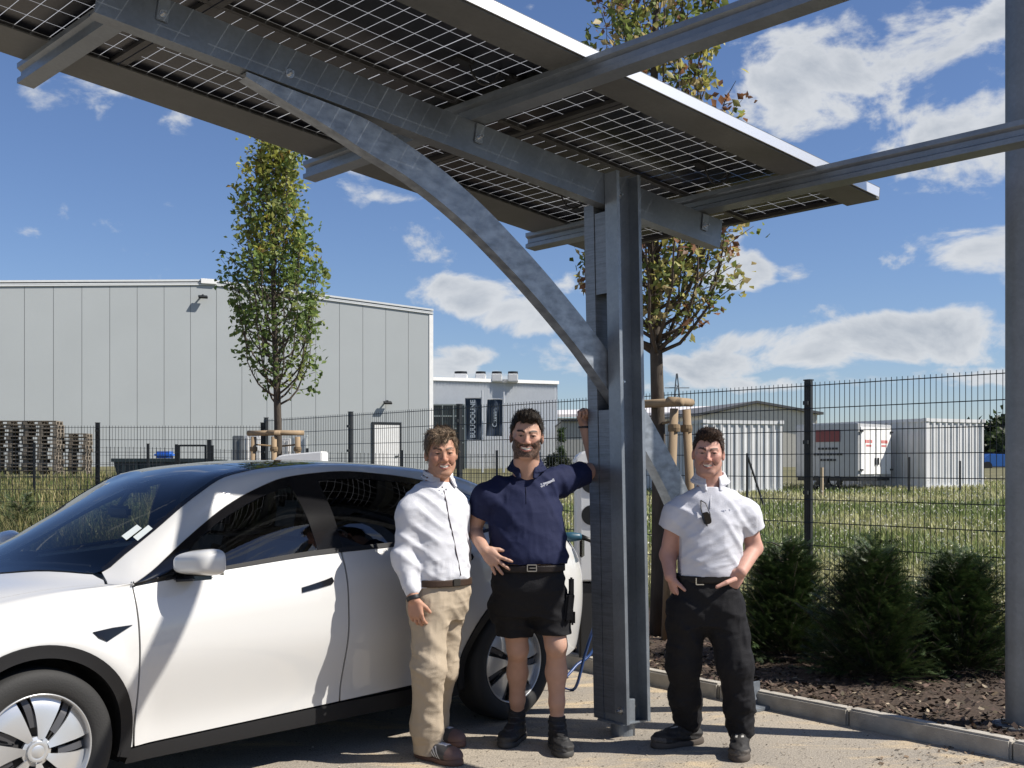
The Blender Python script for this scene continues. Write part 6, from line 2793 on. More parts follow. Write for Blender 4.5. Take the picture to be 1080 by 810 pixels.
def hair_sdf(f, c, Rm, s, wide, zmin, top, thick, fringe, noise, seed=0):
    c = np.array(c, float)
    w = np.array([wide, 1, 1])
    f.ell(c + Rm @ (np.array([0, .012, .036]) * w * s), (np.array([.0765, .098, .088]) + thick) * w * s, Rm, .01)
    for p, r in top:
        f.ell(c + Rm @ (np.array(p) * w * s), np.array(r) * w * s, Rm, .02)

    def lc(X, Y, Z):
        p = np.stack(np.broadcast_arrays(X - c[0], Y - c[1], Z - c[2]), -1) @ Rm / s
        return p[..., 0] / wide, p[..., 1], p[..., 2]

    def cutter(X, Y, Z):
        x, y, z = lc(X, Y, Z)
        zm = np.interp(y, zmin[0], zmin[1])
        # temples: hairline recedes at the sides of the forehead
        zm = zm + .022 * np.exp(-((np.abs(x) - .045) / .016) ** 2) * (y < -.045) + fringe(x, y)
        jag = .005 * vnoise(x * 130 + seed, y * 90, z * 30)
        return (zm - z + jag) * s
    f.cut(cutter)

    def dn(X, Y, Z):
        p = np.stack([X - c[0], Y - c[1], Z - c[2]], -1) @ Rm / s
        x, y, z = p.T
        return noise * (vnoise(x * 120 + seed, y * 45, z * 45 + 3) + .6 * vnoise(x * 220 + 5, y * 110 + seed, z * 70) + .7 * vnoise(x * 50, y * 30, z * 30 + seed))
    f.disp(dn)
    return f


# ---------------------------------------------------------------- hand
def hand_sdf(f, w, d, n, thumb, curl, s=1.0, spread=.10, tcurl=.3, fan=None):
    """w wrist, d towards the fingers, n the way the palm faces, thumb the thumb side"""
    w, d, n = np.array(w, float), np.array(d, float), np.array(n, float)
    d /= np.linalg.norm(d)
    n -= d * (n @ d)
    n /= np.linalg.norm(n)
    t = np.array(thumb, float)
    t -= d * (t @ d) + n * (t @ n)
    t /= np.linalg.norm(t)
    f.ell(w + d * .048 * s, np.array([.054, .040, .0165]) * s, np.stack([d, t, n], 1), .012)
    offs = (.030, .010, -.010, -.028)
    lens = (.070, .078, .073, .057)
    for i in range(4):
        sp = (1.5 - i) * spread if fan is None else fan[i]
        base = w + d * (.086 - .006 * abs(i - 1.2)) * s + t * offs[i] * s - n * .002 * s
        f.rc(w + d * .02 * s + t * offs[i] * .55 * s, base, .013 * s, .0115 * s, .008)
        dd = d * math.cos(sp) + t * math.sin(sp)
        a = 0.0
        p = base
        r = .0098 * s * (1 if i < 3 else .88)
        cu = curl[i] if isinstance(curl[i], (list, tuple)) else (curl[i], curl[i] * 1.1, curl[i] * .8)
        for j, frac in enumerate((.46, .30, .24)):
            a += cu[j]
            q = p + (dd * math.cos(a) + n * math.sin(a)) * lens[i] * frac * s
            f.rc(p, q, r, r * .90, .003)
            if j < 2:
                f.ell(q, [r * .98] * 3, None, .003)
            p, r = q, r * .90
    tb = w + d * .022 * s + t * .026 * s + n * .006 * s
    f.rc(w + d * .008 * s + t * .012 * s, tb, .015 * s, .014 * s, .01)
    td = d * .72 + t * .62 + n * .30
    td /= np.linalg.norm(td)
    m1 = tb + td * .040 * s
    f.rc(tb, m1, .0135 * s, .0110 * s, .006)
    td2 = td * math.cos(tcurl) + (d * .6 - t * .5 + n * .4) * math.sin(tcurl)
    td2 /= np.linalg.norm(td2)
    f.rc(m1, m1 + td2 * .032 * s, .0108 * s, .0085 * s, .003)


# ---------------------------------------------------------------- shoes
def shoe(name, f_lo, heel, toe, hgt, parent, m, msole, colorf=None, high=0.0, w=.053, lace=None, origin=None, sole_h=.026):
    heel, toe = np.array(heel, float), np.array(toe, float)
    d = toe - heel
    Ln = float(np.linalg.norm(d))
    d /= Ln
    sdv = np.array([-d[1], d[0], 0])
    Rm = np.stack([d, sdv, [0, 0, 1]], 1)
    f = Field(np.minimum(heel, toe) - .09 - [0, 0, .0], np.maximum(heel, toe) + .09 + [0, 0, hgt + .06], .0038)
    f.lo[2] = -.012
    f.ax[2] = (f.lo[2] + f.h * np.arange(f.n[2])).astype(np.float32)

    def q(u, v, z):
        return heel + d * u * Ln + sdv * v + np.array([0, 0, z])
    f.ell(q(.24, 0, .055), (.090, .044, .048), Rm, .02)
    f.ell(q(.62, 0, .050), (.110, .050, .042), Rm, .03)
    f.ell(q(.79, 0, .044), (.070, w, .036), Rm, .03)
    f.rc(q(.62, 0, .070), q(.36, 0, .100), .030, .042, .03)
    f.rc(q(.29, 0, .07), q(.25, 0, hgt + high), .047, .049, .02)
    f.cut(lambda X, Y, Z: Z - (hgt + high))
    f.cut(lambda X, Y, Z: .004 - Z)
    if high > 0:
        f.disp(lambda X, Y, Z: .0022 * np.sin(Z * 190 + X * 40) + .0025 * vnoise(X * 60, Y * 60, Z * 60))
    me, V = f.mesh(name)
    L_ = (V - heel) @ Rm
    cols = colorf(L_[:, 0] / Ln, L_[:, 1], V[:, 2]) if colorf else np.full((len(V), 3), .02)
    set_col(me, cols)
    o = link(name, me, m, parent)
    # sole
    f2 = Field(np.minimum(heel, toe) - .09, np.maximum(heel, toe) + .09 + [0, 0, .06], .0038)
    f2.lo[2] = -.012
    f2.ax[2] = (f2.lo[2] + f2.h * np.arange(f2.n[2])).astype(np.float32)
    f2.ell(q(.19, 0, .015), (.082, .046, .05), Rm, .02)
    f2.ell(q(.50, 0, .015), (.12, .047, .05), Rm, .03)
    f2.ell(q(.77, 0, .015), (.082, w + .005, .05), Rm, .03)
    f2.cut(lambda X, Y, Z: np.maximum(Z - sole_h - .010 * ((np.abs((X - heel[0]) * d[0] + (Y - heel[1]) * d[1]) / Ln - .5) * 2) ** 4, .001 - Z))
    me2, V2 = f2.mesh('sole')
    link('sole', me2, msole, o)
    return o, q, Rm


def shoe_at(pp, an, dr, toe, hgt, msole, colorf, high=0.0, sole_h=.026, name='shoe'):
    d = np.array([dr[0], dr[1], 0.0])
    d /= np.linalg.norm(d)
    heel = np.array([an[0], an[1], 0]) - d * .072
    toe = heel + d * .295
    return shoe(name, None, heel, toe, hgt, pp.t, m_shoe, msole, colorf, high=high, sole_h=sole_h)


m_skin = mat('skin', rough=0.55, attr='Col', sss=0.10, bump=0.12, bscale=220, spec=.28)
m_hair = mat('hair', rough=0.65, spec=.25, attr='Col', bump=0.9, bscale=160, stretch=(1, .35, .35))
m_shoe = mat('shoe_upper', rough=0.7, attr='Col', bump=.25, bscale=200)


def cloth(name, c, rough=.85, var=.06, bump=.25, bscale=260):
    m = mat(name, c, rough, 0, var=var, scale=6, bump=bump, bscale=bscale, spec=.2)
    nt = m.node_tree
    N, L_ = nt.nodes, nt.links
    tc = N.new('ShaderNodeTexCoord')
    mp = N.new('ShaderNodeMapping')
    mp.inputs['Rotation'].default_value = (.3, .5, .2)
    mp.inputs['Scale'].default_value = (1, 1, 1.8)
    L_.new(tc.outputs['Object'], mp.inputs['Vector'])
    nz = N.new('ShaderNodeTexNoise')
    nz.noise_type = 'RIDGED_MULTIFRACTAL'
    nz.inputs['Scale'].default_value = 7.5
    nz.inputs['Detail'].default_value = 2.5
    nz.inputs['Distortion'].default_value = .8
    L_.new(mp.outputs[0], nz.inputs['Vector'])
    bp = N.new('ShaderNodeBump')
    bp.inputs['Strength'].default_value = .28
    bp.inputs['Distance'].default_value = .012
    L_.new(nz.outputs['Fac'], bp.inputs['Height'])
    b = N['Principled BSDF']
    if b.inputs['Normal'].links:
        L_.new(b.inputs['Normal'].links[0].from_socket, bp.inputs['Normal'])
    L_.new(bp.outputs['Normal'], b.inputs['Normal'])
    return m


class Person:
    def __init__(s, label, px0, Y0):
        s.Y0 = Y0
        s.X0 = (px0 - CX) / F * Y0
        s.t = thing('person', label, 'person', (s.X0, Y0, 0))

    def L(s, px, py, dy=0.0):
        Y = s.Y0 + dy
        return np.array([(px - CX) / F * Y - s.X0, dy, H + (HY - py) / F * Y])

    def gnd(s, px, py):
        Y = F * H / (py - HY)
        return np.array([(px - CX) / F * Y - s.X0, Y - s.Y0, 0.0])

    def part(s, name, f, m, cols=None, parent=None):
        me, V = f.mesh(name)
        if cols is not None:
            set_col(me, cols(V))
        return link(name, me, m, s.t if parent is None else parent)


def folds(amp, fx, fy, fz, seed, ridge=True, zmask=None):
    def fn(X, Y, Z):
        a = vnoise(X * fx + seed, Y * fy + seed * 2, Z * fz + X * fx * .4)
        b = vnoise(X * fx * 2.1 + 9, Y * fy * 2.1 + seed, Z * fz * 2.0 - X * fx * .8 + 4)
        r = (1 - 2 * np.abs(a)) if ridge else a
        r2 = (1 - 2 * np.abs(b)) if ridge else b
        d = -amp * .62 * (r + .55 * r2 - .6)
        if zmask is not None:
            d = d * zmask(X, Y, Z)
        return d
    return fn


def drape(amp, ax, az, freq, seed, mask=None):
    """long soft folds of hanging cloth, running across (ax, az)"""
    def fn(X, Y, Z):
        n = vnoise(X * 5 + seed, Y * 5, Z * 5 + seed)
        ph = 2 * np.pi * freq * (X * ax + Z * az + .35 * Y) + 3.2 * n
        w = np.clip(vnoise(X * 6 + 9, Y * 6 + seed, Z * 4.5) * 1.6 + .25, 0, 1)
        s_ = np.sin(ph)
        d = -amp * .68 * w * (s_ * .5 + .5) ** 2.2
        return d * mask(X, Y, Z) if mask is not None else d
    return fn


SKIN1, SKIN2, SKIN3 = np.array([.43, .235, .16]), np.array([.44, .265, .195]), np.array([.50, .285, .225])

# ================================================================ man in the white shirt
p1 = Person('man in a white shirt and beige trousers standing beside the white car', 460, 6.0)
L = p1.L
A1 = math.radians(35)
fw = np.array([math.sin(A1), -math.cos(A1), 0])       # the way he faces
lf = np.array([math.cos(A1), math.sin(A1), 0])        # his left
h1c = L(465.5, 477.5, -.02)
h1R = rotm(.20, .06, -.04)
nk = L(458, 527, .045)
rs, re_, rw = L(432.5, 541, -.10), L(424.5, 589, -.14), L(436.5, 632, -.20)
ls, le, lw = L(481, 535, .10), L(484, 582, .17), L(480, 626, .15)
b = Field((-.36, -.45, -.02), (.40, .42, 1.86), .0038)
sec_t = [(.86, *L(463, 628)[:2], .150, .11, A1), (1.0, *L(461, 600)[:2], .150, .12, A1), (1.14, *L(458, 572)[:2], .150, .12, A1), (1.28, *L(457, 545)[:2], .165, .11, A1), (1.40, *L(457.5, 521)[:2], .13, .075, A1), (1.45, *L(458, 512)[:2], .07, .06, A1)]
b.loft(sec_t, .02)
b.rc(nk, h1c + h1R @ np.array([0, .020, -.06]), .066, .063, .03)
head_sdf(b, h1c, h1R, 1.02, .98, 1.0, .8, .027)
b.chain([rs, re_, rw], [.05, .042, .029], .02)
b.chain([ls, le, lw], [.05, .042, .029], .02)
hand_sdf(b, rw, (.14, .04, -1), (.30, .95, 0), (.95, -.30, 0), [(.25, .5, .35), (.32, .5, .35), (.36, .5, .4), (.42, .55, .4)], 1.02, .05, .35)
hand_sdf(b, lw, (.02, -.02, -1), -lf, fw, [(.3, .4, .3)] * 4, 1.0, .05, .3)
hipR, knR, anR = L(453, 640, -.06), L(452, 705, -.10), L(452, 783, .0)
hipL, knL, anL = L(470, 640, .07), L(467, 705, .12), L(455.5, 768, .375)
b.chain([hipR, knR, anR], [.08, .055, .042], .03)
b.chain([hipL, knL, anL], [.08, .055, .042], .03)


def cols1(V):
    c = np.tile(SKIN1, (len(V), 1))
    return head_colors(V, c, h1c, h1R, 1.02, 1.0, (.36, .14, .11), (.045, .030, .020), (.2, .14, .1), stub=.18, smile=.8, mw=.027)


p1.part('body', b, m_skin, cols1)
hf = Field(h1c - .17, h1c + .17, .0034)
hair_sdf(hf, h1c, h1R, 1.02, 1.0, ([-.11, -.06, -.03, .0, .03, .08], [.064, .052, .004, -.020, -.062, -.088]),
         [((.010, -.030, .100), (.060, .060, .026)), ((-.030, -.030, .080), (.045, .06, .04)), ((0, .06, .06), (.075, .055, .06))], .008,
         lambda x, y: np.where(y < -.05, -.020 * np.exp(-((x + .030) / .022) ** 2) - .012 * np.exp(-((x - .012) / .010) ** 2), 0), .0048, 3)


def add_strands(o, c, Rm, s, n, flow, ln, base, hi, lift=.25, seed=1):
    """single strands lying on the hair surface, in the same mesh"""
    rg = np.random.default_rng(seed)
    me = o.data
    nv = len(me.vertices)
    V = np.empty(nv * 3, np.float32)
    Nn = np.empty(nv * 3, np.float32)
    me.vertices.foreach_get('co', V)
    me.vertices.foreach_get('normal', Nn)
    V, Nn = V.reshape(-1, 3), Nn.reshape(-1, 3)
    old = np.array([list(p.vertices) for p in me.polygons])
    oc = np.empty(nv * 4, np.float32)
    me.color_attributes['Col'].data.foreach_get('color', oc)
    oc = oc.reshape(-1, 4)[:, :3]
    k = rg.integers(0, nv, n)
    l = (V[k] - c) @ Rm / s
    d = flow(l[:, 0], l[:, 1], l[:, 2]) @ Rm.T + rg.normal(0, .28, (n, 3))
    nn = Nn[k]
    d -= nn * (d * nn).sum(1)[:, None]
    d /= np.linalg.norm(d, axis=1)[:, None] + 1e-9
    L_ = rg.uniform(ln[0], ln[1], n)[:, None]
    sd = np.cross(d, nn)
    w = rg.uniform(.0007, .0016, n)[:, None]
    lf_ = rg.uniform(.0, lift, n)[:, None]
    p0 = V[k] - nn * .002
    p1 = p0 + d * L_ * .5 + nn * (L_ * lf_ * .6 + .0022)
    p2_ = p0 + d * L_ + nn * (L_ * lf_ * .75 + .001)
    NV = np.stack([p0 - sd * w, p0 + sd * w, p1 + sd * w * .8, p1 - sd * w * .8, p2_ + sd * w * .15, p2_ - sd * w * .15], 1).reshape(-1, 3)
    i = nv + np.arange(n) * 6
    Q = np.concatenate([np.stack([i, i + 1, i + 2, i + 3], -1), np.stack([i + 3, i + 2, i + 4, i + 5], -1)])
    m2 = mesh_np('hair', np.concatenate([V, NV]), np.concatenate([old, Q]))
    t = rg.random(n)[:, None]
    sc = np.array(base) * (1 - t) + np.array(hi) * t
    set_col(m2, np.concatenate([oc * .8, np.repeat(sc, 6, 0)]))
    m2.materials.append(me.materials[0])
    m2.polygons.foreach_set('use_smooth', [True] * len(m2.polygons))
    o.data = m2
    return o


def hcol(base, hi, c, Rm, s):
    def fn(V):
        l = (V - c) @ Rm / s
        n = vnoise(l[:, 0] * 170, l[:, 1] * 50, l[:, 2] * 50)
        n2 = vnoise(l[:, 0] * 40 + 5, l[:, 1] * 30, l[:, 2] * 30)
        k = np.clip(.5 + .6 * n + .3 * n2, 0, 1)[:, None]
        return np.array(base) * (1 - k) + np.array(hi) * k
    return fn


hr = p1.part('hair', hf, m_hair, hcol((.06, .042, .028), (.22, .165, .115), h1c, h1R, 1.02))
add_strands(hr, h1c, h1R, 1.02, 2600, lambda x, y, z: np.stack([-.5 + 0 * x + np.where(np.abs(x) > .06, .5, 0), -.7 * (z > .05) + .1, -.9 + 0 * x + 1.0 * (z > .09)], -1), (.022, .045), (.05, .032, .02), (.30, .215, .145), .30, 2)
# shirt
sh = Field((-.36, -.38, .80), (.34, .36, 1.56), .005)
sh.loft([(.925, *L(462.5, 616)[:2], .163, .130, A1), (.955, *L(462.5, 609)[:2], .172, .141, A1), (1.0, *L(461, 600)[:2], .175, .148, A1), (1.14, *L(458.5, 572)[:2], .176, .146, A1), (1.28, *L(457, 545)[:2], .180, .130, A1), (1.36, *L(457, 529)[:2], .158, .108, A1), (1.415, *L(457.5, 518)[:2], .115, .088, A1), (1.455, *L(459, 509.5)[:2], .070, .066, A1)], .02, 2.2)
sh.chain([L(445, 526, -.04), rs, re_, L(434, 622, -.185)], [.060, .061, .050, .040], .05)
sh.chain([L(471, 522, .05), ls, le, L(480, 614, .155)], [.062, .064, .054, .043], .05)
sh.disp(drape(.0095, .45, .85, 13, 3))
sh.disp(drape(.006, -.8, .5, 17, 8))
sh.disp(folds(.0035, 9, 9, 15, 2))
sh.disp(folds(.0045, 16, 16, 9, 7, zmask=lambda X, Y, Z: smoothstep(1.25, 1.0, Z)))
# cuffs end cleanly
shirt1 = p1.part('shirt', sh, cloth('white_shirt_cotton', (.56, .57, .61)))
# collar: stand-up band with two points, open at the front
cf = Field(nk - [.16, .17, .09], nk + [.17, .16, .16], .004)
cen = L(462, 503.5, .03)
for i in range(-10, 11):
    if abs(i) == 10:
        continue
    a0_ = A1 - math.pi / 2 + math.pi + i / 10 * 2.80
    a1_ = A1 - math.pi / 2 + math.pi + (i + 1) / 10 * 2.80

    def ring(a, dz, r):
        fr_ = -math.cos(a - (A1 + math.pi / 2))          # 1 at the back, -1 at the front
        return cen + np.array([math.cos(a) * r, math.sin(a) * r * .96, dz + .020 * math.cos(a - (A1 + math.pi / 2))])
    if i < 9:
        cf.rc(ring(a0_, .012, .076), ring(a1_, .012, .076), .0055, .0055, .004)
        cf.rc(ring(a0_, .026, .074), ring(a1_, .026, .074), .0055, .0055, .006)
        cf.rc(ring(a0_, -.004, .084), ring(a1_, -.004, .084), .0055, .0055, .006)
for sg, ang in ((1, .42), (-1, -.42)):
    base = cen + fw * .062 + lf * sg * .030 + np.array([0, 0, .0])
    tip = cen + fw * .100 + lf * sg * .055 + np.array([0, 0, -.060])
    side_ = cen + fw * .030 + lf * sg * .076 + np.array([0, 0, -.010])
    for q in np.linspace(0, 1, 6):
        cf.rc(base * (1 - q) + side_ * q + np.array([0, 0, .012 * (1 - q)]), tip * .75 + (base * (1 - q) + side_ * q) * .25, .006, .005, .006)
p1.part('collar', cf, shirt1.data.materials[0], parent=shirt1)
# dark piping of the button placket
bm = bmesh.new()
pts = []
for py in range(517, 607, 4):
    px = float(np.interp(py, [515, 520, 530, 545, 560, 575, 590, 606], [468.5, 469.5, 472, 474.5, 478, 481, 484, 487]))
    q = L(px, py)
    y = sh.front(q[0], q[2])
    if y is not None:
        pts.append(Vector((q[0], y - .003, q[2])))
tube(bm, pts, .0034, 6)
obj('placket_piping', bm, cloth('dark_piping', (.05, .035, .04)), shirt1, smooth=True, world=False)
for (px, py) in ((467.5, 513.5), (471.5, 516)):
    bm = bmesh.new()
    q = L(px, py)
    bmesh.ops.create_uvsphere(bm, u_segments=10, v_segments=8, radius=.0042, matrix=Matrix.Translation((q[0], q[1] - .09, q[2])))
    obj('button', bm, m_dark, shirt1, smooth=True, world=False)
# trousers
tr = Field((-.30, -.40, .0), (.36, .60, .98), .0048)
tr.loft([(.74, *L(461, 652)[:2], .135, .10, A1), (.81, *L(462, 638)[:2], .162, .124, A1), (.88, *L(463, 624)[:2], .168, .128, A1), (.945, *L(463, 611)[:2], .160, .126, A1)], .02, 2.4)
tr.chain([hipR, knR, L(450, 765, -.03), L(451.5, 789, .0)], [.100, .082, .078, .082], .05)
tr.chain([hipL, knL, L(457, 758, .32), L(456, 777, .36)], [.100, .080, .074, .078], .05)
tr.cut(lambda X, Y, Z: .030 - Z)
tr.disp(drape(.008, .6, .8, 11, 22))
tr.disp(folds(.0055, 8, 8, 20, 4, zmask=lambda X, Y, Z: .25 + smoothstep(.30, .08, Z) + .5 * np.exp(-((Z - .48) / .12) ** 2) + .5 * smoothstep(.70, .84, Z)))
tr.disp(folds(.0045, 14, 14, 7, 11))
m_beige = cloth('beige_chino', (.38, .315, .235))
trou1 = p1.part('trousers', tr, m_beige)
bl = Field((-.26, -.26, .84), (.30, .26, 1.0), .0045)
bl.loft([(.918, *L(462.8, 617)[:2], .176, .147, A1), (.955, *L(462.6, 609)[:2], .176, .147, A1)], .004, 2.4)
belt1 = p1.part('belt', bl, cloth('brown_belt', (.045, .028, .02), .5))
bm = bmesh.new()
bc_ = L(483, 612)
y = bl.front(bc_[0], bc_[2]) or -.12
box(bm, (bc_[0], y - .004, bc_[2]), (.045, .008, .036), Matrix.Rotation(A1, 3, 'Z'), bev=.003)
obj('buckle', bm, mat('dark_buckle', (.10, .09, .08), .35, .9), belt1, world=False)
# watch
wt = Field(rw - .07, rw + .07, .0036)
ax_ = (rw - re_) / np.linalg.norm(rw - re_)
wt.rc(rw - ax_ * .020, rw + ax_ * .002, .0375, .0355, .002)
wt.cut(lambda X, Y, Z: np.abs((X - rw[0]) * ax_[0] + (Y - rw[1]) * ax_[1] + (Z - rw[2]) * ax_[2] + .006) - .011)
p1.part('watch', wt, m_dark)


def stripes(u, v, z):
    c = np.tile(np.array([.060, .058, .058]), (len(u), 1))
    c[z < .03] = (.10, .045, .032)
    w = (u - .52 + (z - .055) * 2.4)
    for k in range(3):
        c[(np.abs(w - .075 * k + .05) < .017) & (z > .028) & (z < .088) & (np.abs(v) > .018)] = (.68, .68, .68)
    c[(u > .80)] = (.14, .085, .075)
    c[(np.abs(v) < .020) & (z > .066) & (u > .40) & (u < .74)] = (.62, .64, .70)
    return c


m_sole1 = mat('gum_sole', (.13, .065, .045), .6)
shoe_at(p1, anR, (.76, -.65), p1.gnd(488, 809), .095, m_sole1, stripes)
shoe_at(p1, anL, (.8, -.6), p1.gnd(488, 788), .095, m_sole1, stripes)

# ================================================================ man in the navy polo
p2 = Person('bearded man in a navy polo shirt and black shorts leaning on the steel post', 568, 6.15)
L = p2.L
A2 = math.radians(20)
h2c = L(555.5, 459.5, -.03)
h2R = rotm(.0, .05, .05)
b = Field((-.46, -.40, -.02), (.46, .50, 1.93), .0038)
sec_t = [(.93, *L(557, 611)[:2], .165, .11, 0), (1.01, *L(557, 595)[:2], .175, .115, 0), (1.14, *L(556, 570)[:2], .175, .115, 0), (1.30, *L(553, 540)[:2], .185, .105, 0), (1.42, *L(552, 515)[:2], .16, .08, 0), (1.49, *L(554, 502)[:2], .08, .065, 0)]
b.loft([(.93, *L(557, 611)[:2], .165, .11, 0), (1.05, *L(556.5, 588)[:2], .170, .118, 0), (1.14, *L(556, 570, .02)[:2], .170, .118, .1), (1.30, *L(553.5, 540, .05)[:2], .170, .105, .25), (1.385, *L(552.5, 523, .06)[:2], .145, .085, A2), (1.44, *L(553.5, 512, .06)[:2], .10, .068, A2), (1.485, *L(555, 503, .05)[:2], .06, .055, A2)], .02)
nk2 = L(555.5, 508, .045)
b.rc(nk2, h2c + h2R @ np.array([0, .020, -.06]), .074, .068, .03)
head_sdf(b, h2c, h2R, 1.03, 1.04, 1.03, 1.0)
rs, re_, rw = L(512, 526, -.02), L(499, 558, .06), L(511, 580, -.12)
b.chain([rs, re_, rw], [.055, .044, .030], .02)
hand_sdf(b, rw, (.70, -.16, -.70), (.10, 1, .1), (.75, 0, .6), [(.10, .14, .1), (.12, .2, .1), (.12, .2, .12), (.15, .2, .15)], 1.04, .16, .2, fan=(.42, .12, -.20, -.45))
ls, le, lw = L(591, 508, .18), L(630, 494, .50), L(616.5, 450, .47)
b.chain([ls, le, lw], [.058, .046, .031], .02)
hand_sdf(b, lw, (-.06, -.02, 1), (.55, -.75, 0), (-.55, -.65, .2), [(1.45, 1.5, .9)] * 4, 1.08, .02, .9)
hipL, knL, anL = L(541, 640, .06), L(546, 684, .12), L(545.5, 752, .27)
hipR, knR, anR = L(580, 640, .04), L(586.5, 680, .0), L(587.5, 757, .08)
for hp, kn, an in ((hipL, knL, anL), (hipR, knR, anR)):
    b.chain([hp, kn], [.085, .058], .03)
    b.ell(kn + np.array([0, -.012, .0]), (.052, .056, .058), None, .03)
    cv = kn * .62 + an * .38 + np.array([0, .022, 0])
    b.chain([kn, cv], [.052, .056], .02)
    b.chain([cv, kn * .22 + an * .78, an], [.056, .040, .038], .03)


def cols2(V):
    c = np.tile(SKIN2, (len(V), 1))
    return head_colors(V, c, h2c, h2R, 1.03, 1.03, (.36, .15, .12), (.006, .005, .004), (.02, .015, .012), beard=(.030, .020, .015))


p2.part('body', b, m_skin, cols2)
hf = Field(h2c - .17, h2c + .18, .0034)
hair_sdf(hf, h2c, h2R, 1.03, 1.03, ([-.11, -.06, -.03, .0, .03, .08], [.070, .060, .030, -.012, -.040, -.070]),
         [((0, -.050, .105), (.055, .042, .026)), ((.01, -.075, .095), (.040, .022, .022)), ((0, .03, .10), (.06, .06, .03))], .006,
         lambda x, y: np.where(y < -.05, .004 * np.cos(x * 60), 0), .0036, 8)
hr = p2.part('hair', hf, m_hair, hcol((.008, .006, .005), (.026, .019, .014), h2c, h2R, 1.03))
add_strands(hr, h2c, h2R, 1.03, 2600, lambda x, y, z: np.stack([.3 * x / .08, -.7 * (z > .06) + .3, .9 * (z > .06) - .7 * (z <= .06)], -1), (.012, .028), (.006, .005, .004), (.05, .036, .027), .75, 3)
sh = Field((-.46, -.30, .88), (.40, .46, 1.62), .005)
sh.loft([(L(556, 593)[2], *L(556.5, 593)[:2], .206, .146, 0), (1.05, *L(556.5, 588)[:2], .208, .150, 0), (1.14, *L(556, 570, .02)[:2], .205, .150, .1), (1.30, *L(553.5, 540, .05)[:2], .206, .138, .25), (1.385, *L(552.5, 523, .06)[:2], .178, .115, A2), (1.44, *L(553.5, 512, .06)[:2], .130, .095, A2), (1.495, *L(555, 501, .05)[:2], .076, .072, A2)], .02, 2.2)
slR = rs * .55 + re_ * .45
sh.chain([L(527, 514, .02), rs, slR], [.062, .070, .068], .05)
dR = (slR - rs) / np.linalg.norm(slR - rs)
slL = ls * .44 + le * .56
sh.chain([L(577, 508, .10), ls, slL], [.070, .076, .072], .05)
dL = (slL - ls) / np.linalg.norm(slL - ls)
sh.cut(lambda X, Y, Z: np.where(X < L(515, 550)[0], (X - slR[0]) * dR[0] + (Y - slR[1]) * dR[1] + (Z - slR[2]) * dR[2], -1))
sh.cut(lambda X, Y, Z: np.where(X > .15, (X - slL[0]) * dL[0] + (Y - slL[1]) * dL[1] + (Z - slL[2]) * dL[2], -1))
sh.disp(drape(.009, .75, .6, 10, 5))
sh.disp(drape(.006, -.7, .6, 13, 12))
sh.disp(folds(.0035, 8, 8, 13, 12))
sh.disp(folds(.0040, 15, 12, 8, 17))
shirt2 = p2.part('polo_shirt', sh, cloth('navy_polo_cotton', (.010, .014, .045), .8))


def polo_collar(pp, parent, cen, m, r0=.072, open_=.50, tipl=.052, fwv=np.array([0, -1., 0])):
    cf = Field(cen - [.16, .17, .10], cen + [.16, .16, .12], .004)
    a0 = math.atan2(fwv[1], fwv[0])
    lfv = np.array([-fwv[1], fwv[0], 0])

    def ring(a, dz, r):
        k = math.cos(a - a0)
        return cen + np.array([math.cos(a) * r, math.sin(a) * r * .95, dz - .022 * k])
    N_ = 24
    for i in range(N_):
        b0, b1 = a0 + open_ + (2 * math.pi - 2 * open_) * i / N_, a0 + open_ + (2 * math.pi - 2 * open_) * (i + 1) / N_
        for dz, r in ((.024, r0 - .006), (.012, r0), (-.002, r0 + .008), (-.014, r0 + .018)):
            cf.rc(ring(b0, dz, r), ring(b1, dz, r), .006, .006, .006)
    for sg in (1, -1):
        e = ring(a0 + sg * open_, .010, r0 + .004)
        e2 = ring(a0 + sg * (open_ + .55), -.006, r0 + .012)
        tip = cen + fwv * (r0 + .020) + lfv * sg * .034 + np.array([0, 0, -.030 - tipl])
        for q in np.linspace(0, 1, 7):
            s_ = e * (1 - q) + e2 * q
            cf.rc(s_, tip * .72 + s_ * .28, .006, .005, .006)
    return pp.part('collar', cf, m, parent=parent)


polo_collar(p2, shirt2, L(555.5, 491.5, .045), shirt2.data.materials[0], .084)
# placket and chest lettering (too small to read in the photograph: a slanting row of pale marks)
def on_shirt(f, q, lift=.0025):
    y = f.front(q[0], q[2])
    return Vector((q[0], (y if y is not None else 0) - lift, q[2]))


bm = bmesh.new()
tube(bm, [on_shirt(sh, L(554.5, py)) for py in (513, 519, 525, 531)], .003, 6)
obj('placket', bm, cloth('navy_placket', (.006, .008, .024), .8), shirt2, smooth=True, world=False)
m_print = mat('white_print', (.72, .73, .78), .8)
bm = bmesh.new()
for (u, v, w, hh) in ((570.5, 511.3, .014, .013), (573.0, 510.5, .018, .012), (576.6, 509.6, .020, .013), (579.6, 508.5, .014, .012), (582.0, 507.4, .016, .011), (583.9, 506.4, .010, .016),
                      (571, 513.2, .016, .008), (573.2, 512.4, .014, .008), (576.2, 511.3, .016, .008)):
    q = on_shirt(sh, L(u, v), .003)
    box(bm, q, (w, .003, hh), Matrix.Rotation(-.35, 3, 'Y'))
obj('chest_print', bm, m_print, shirt2, world=False)
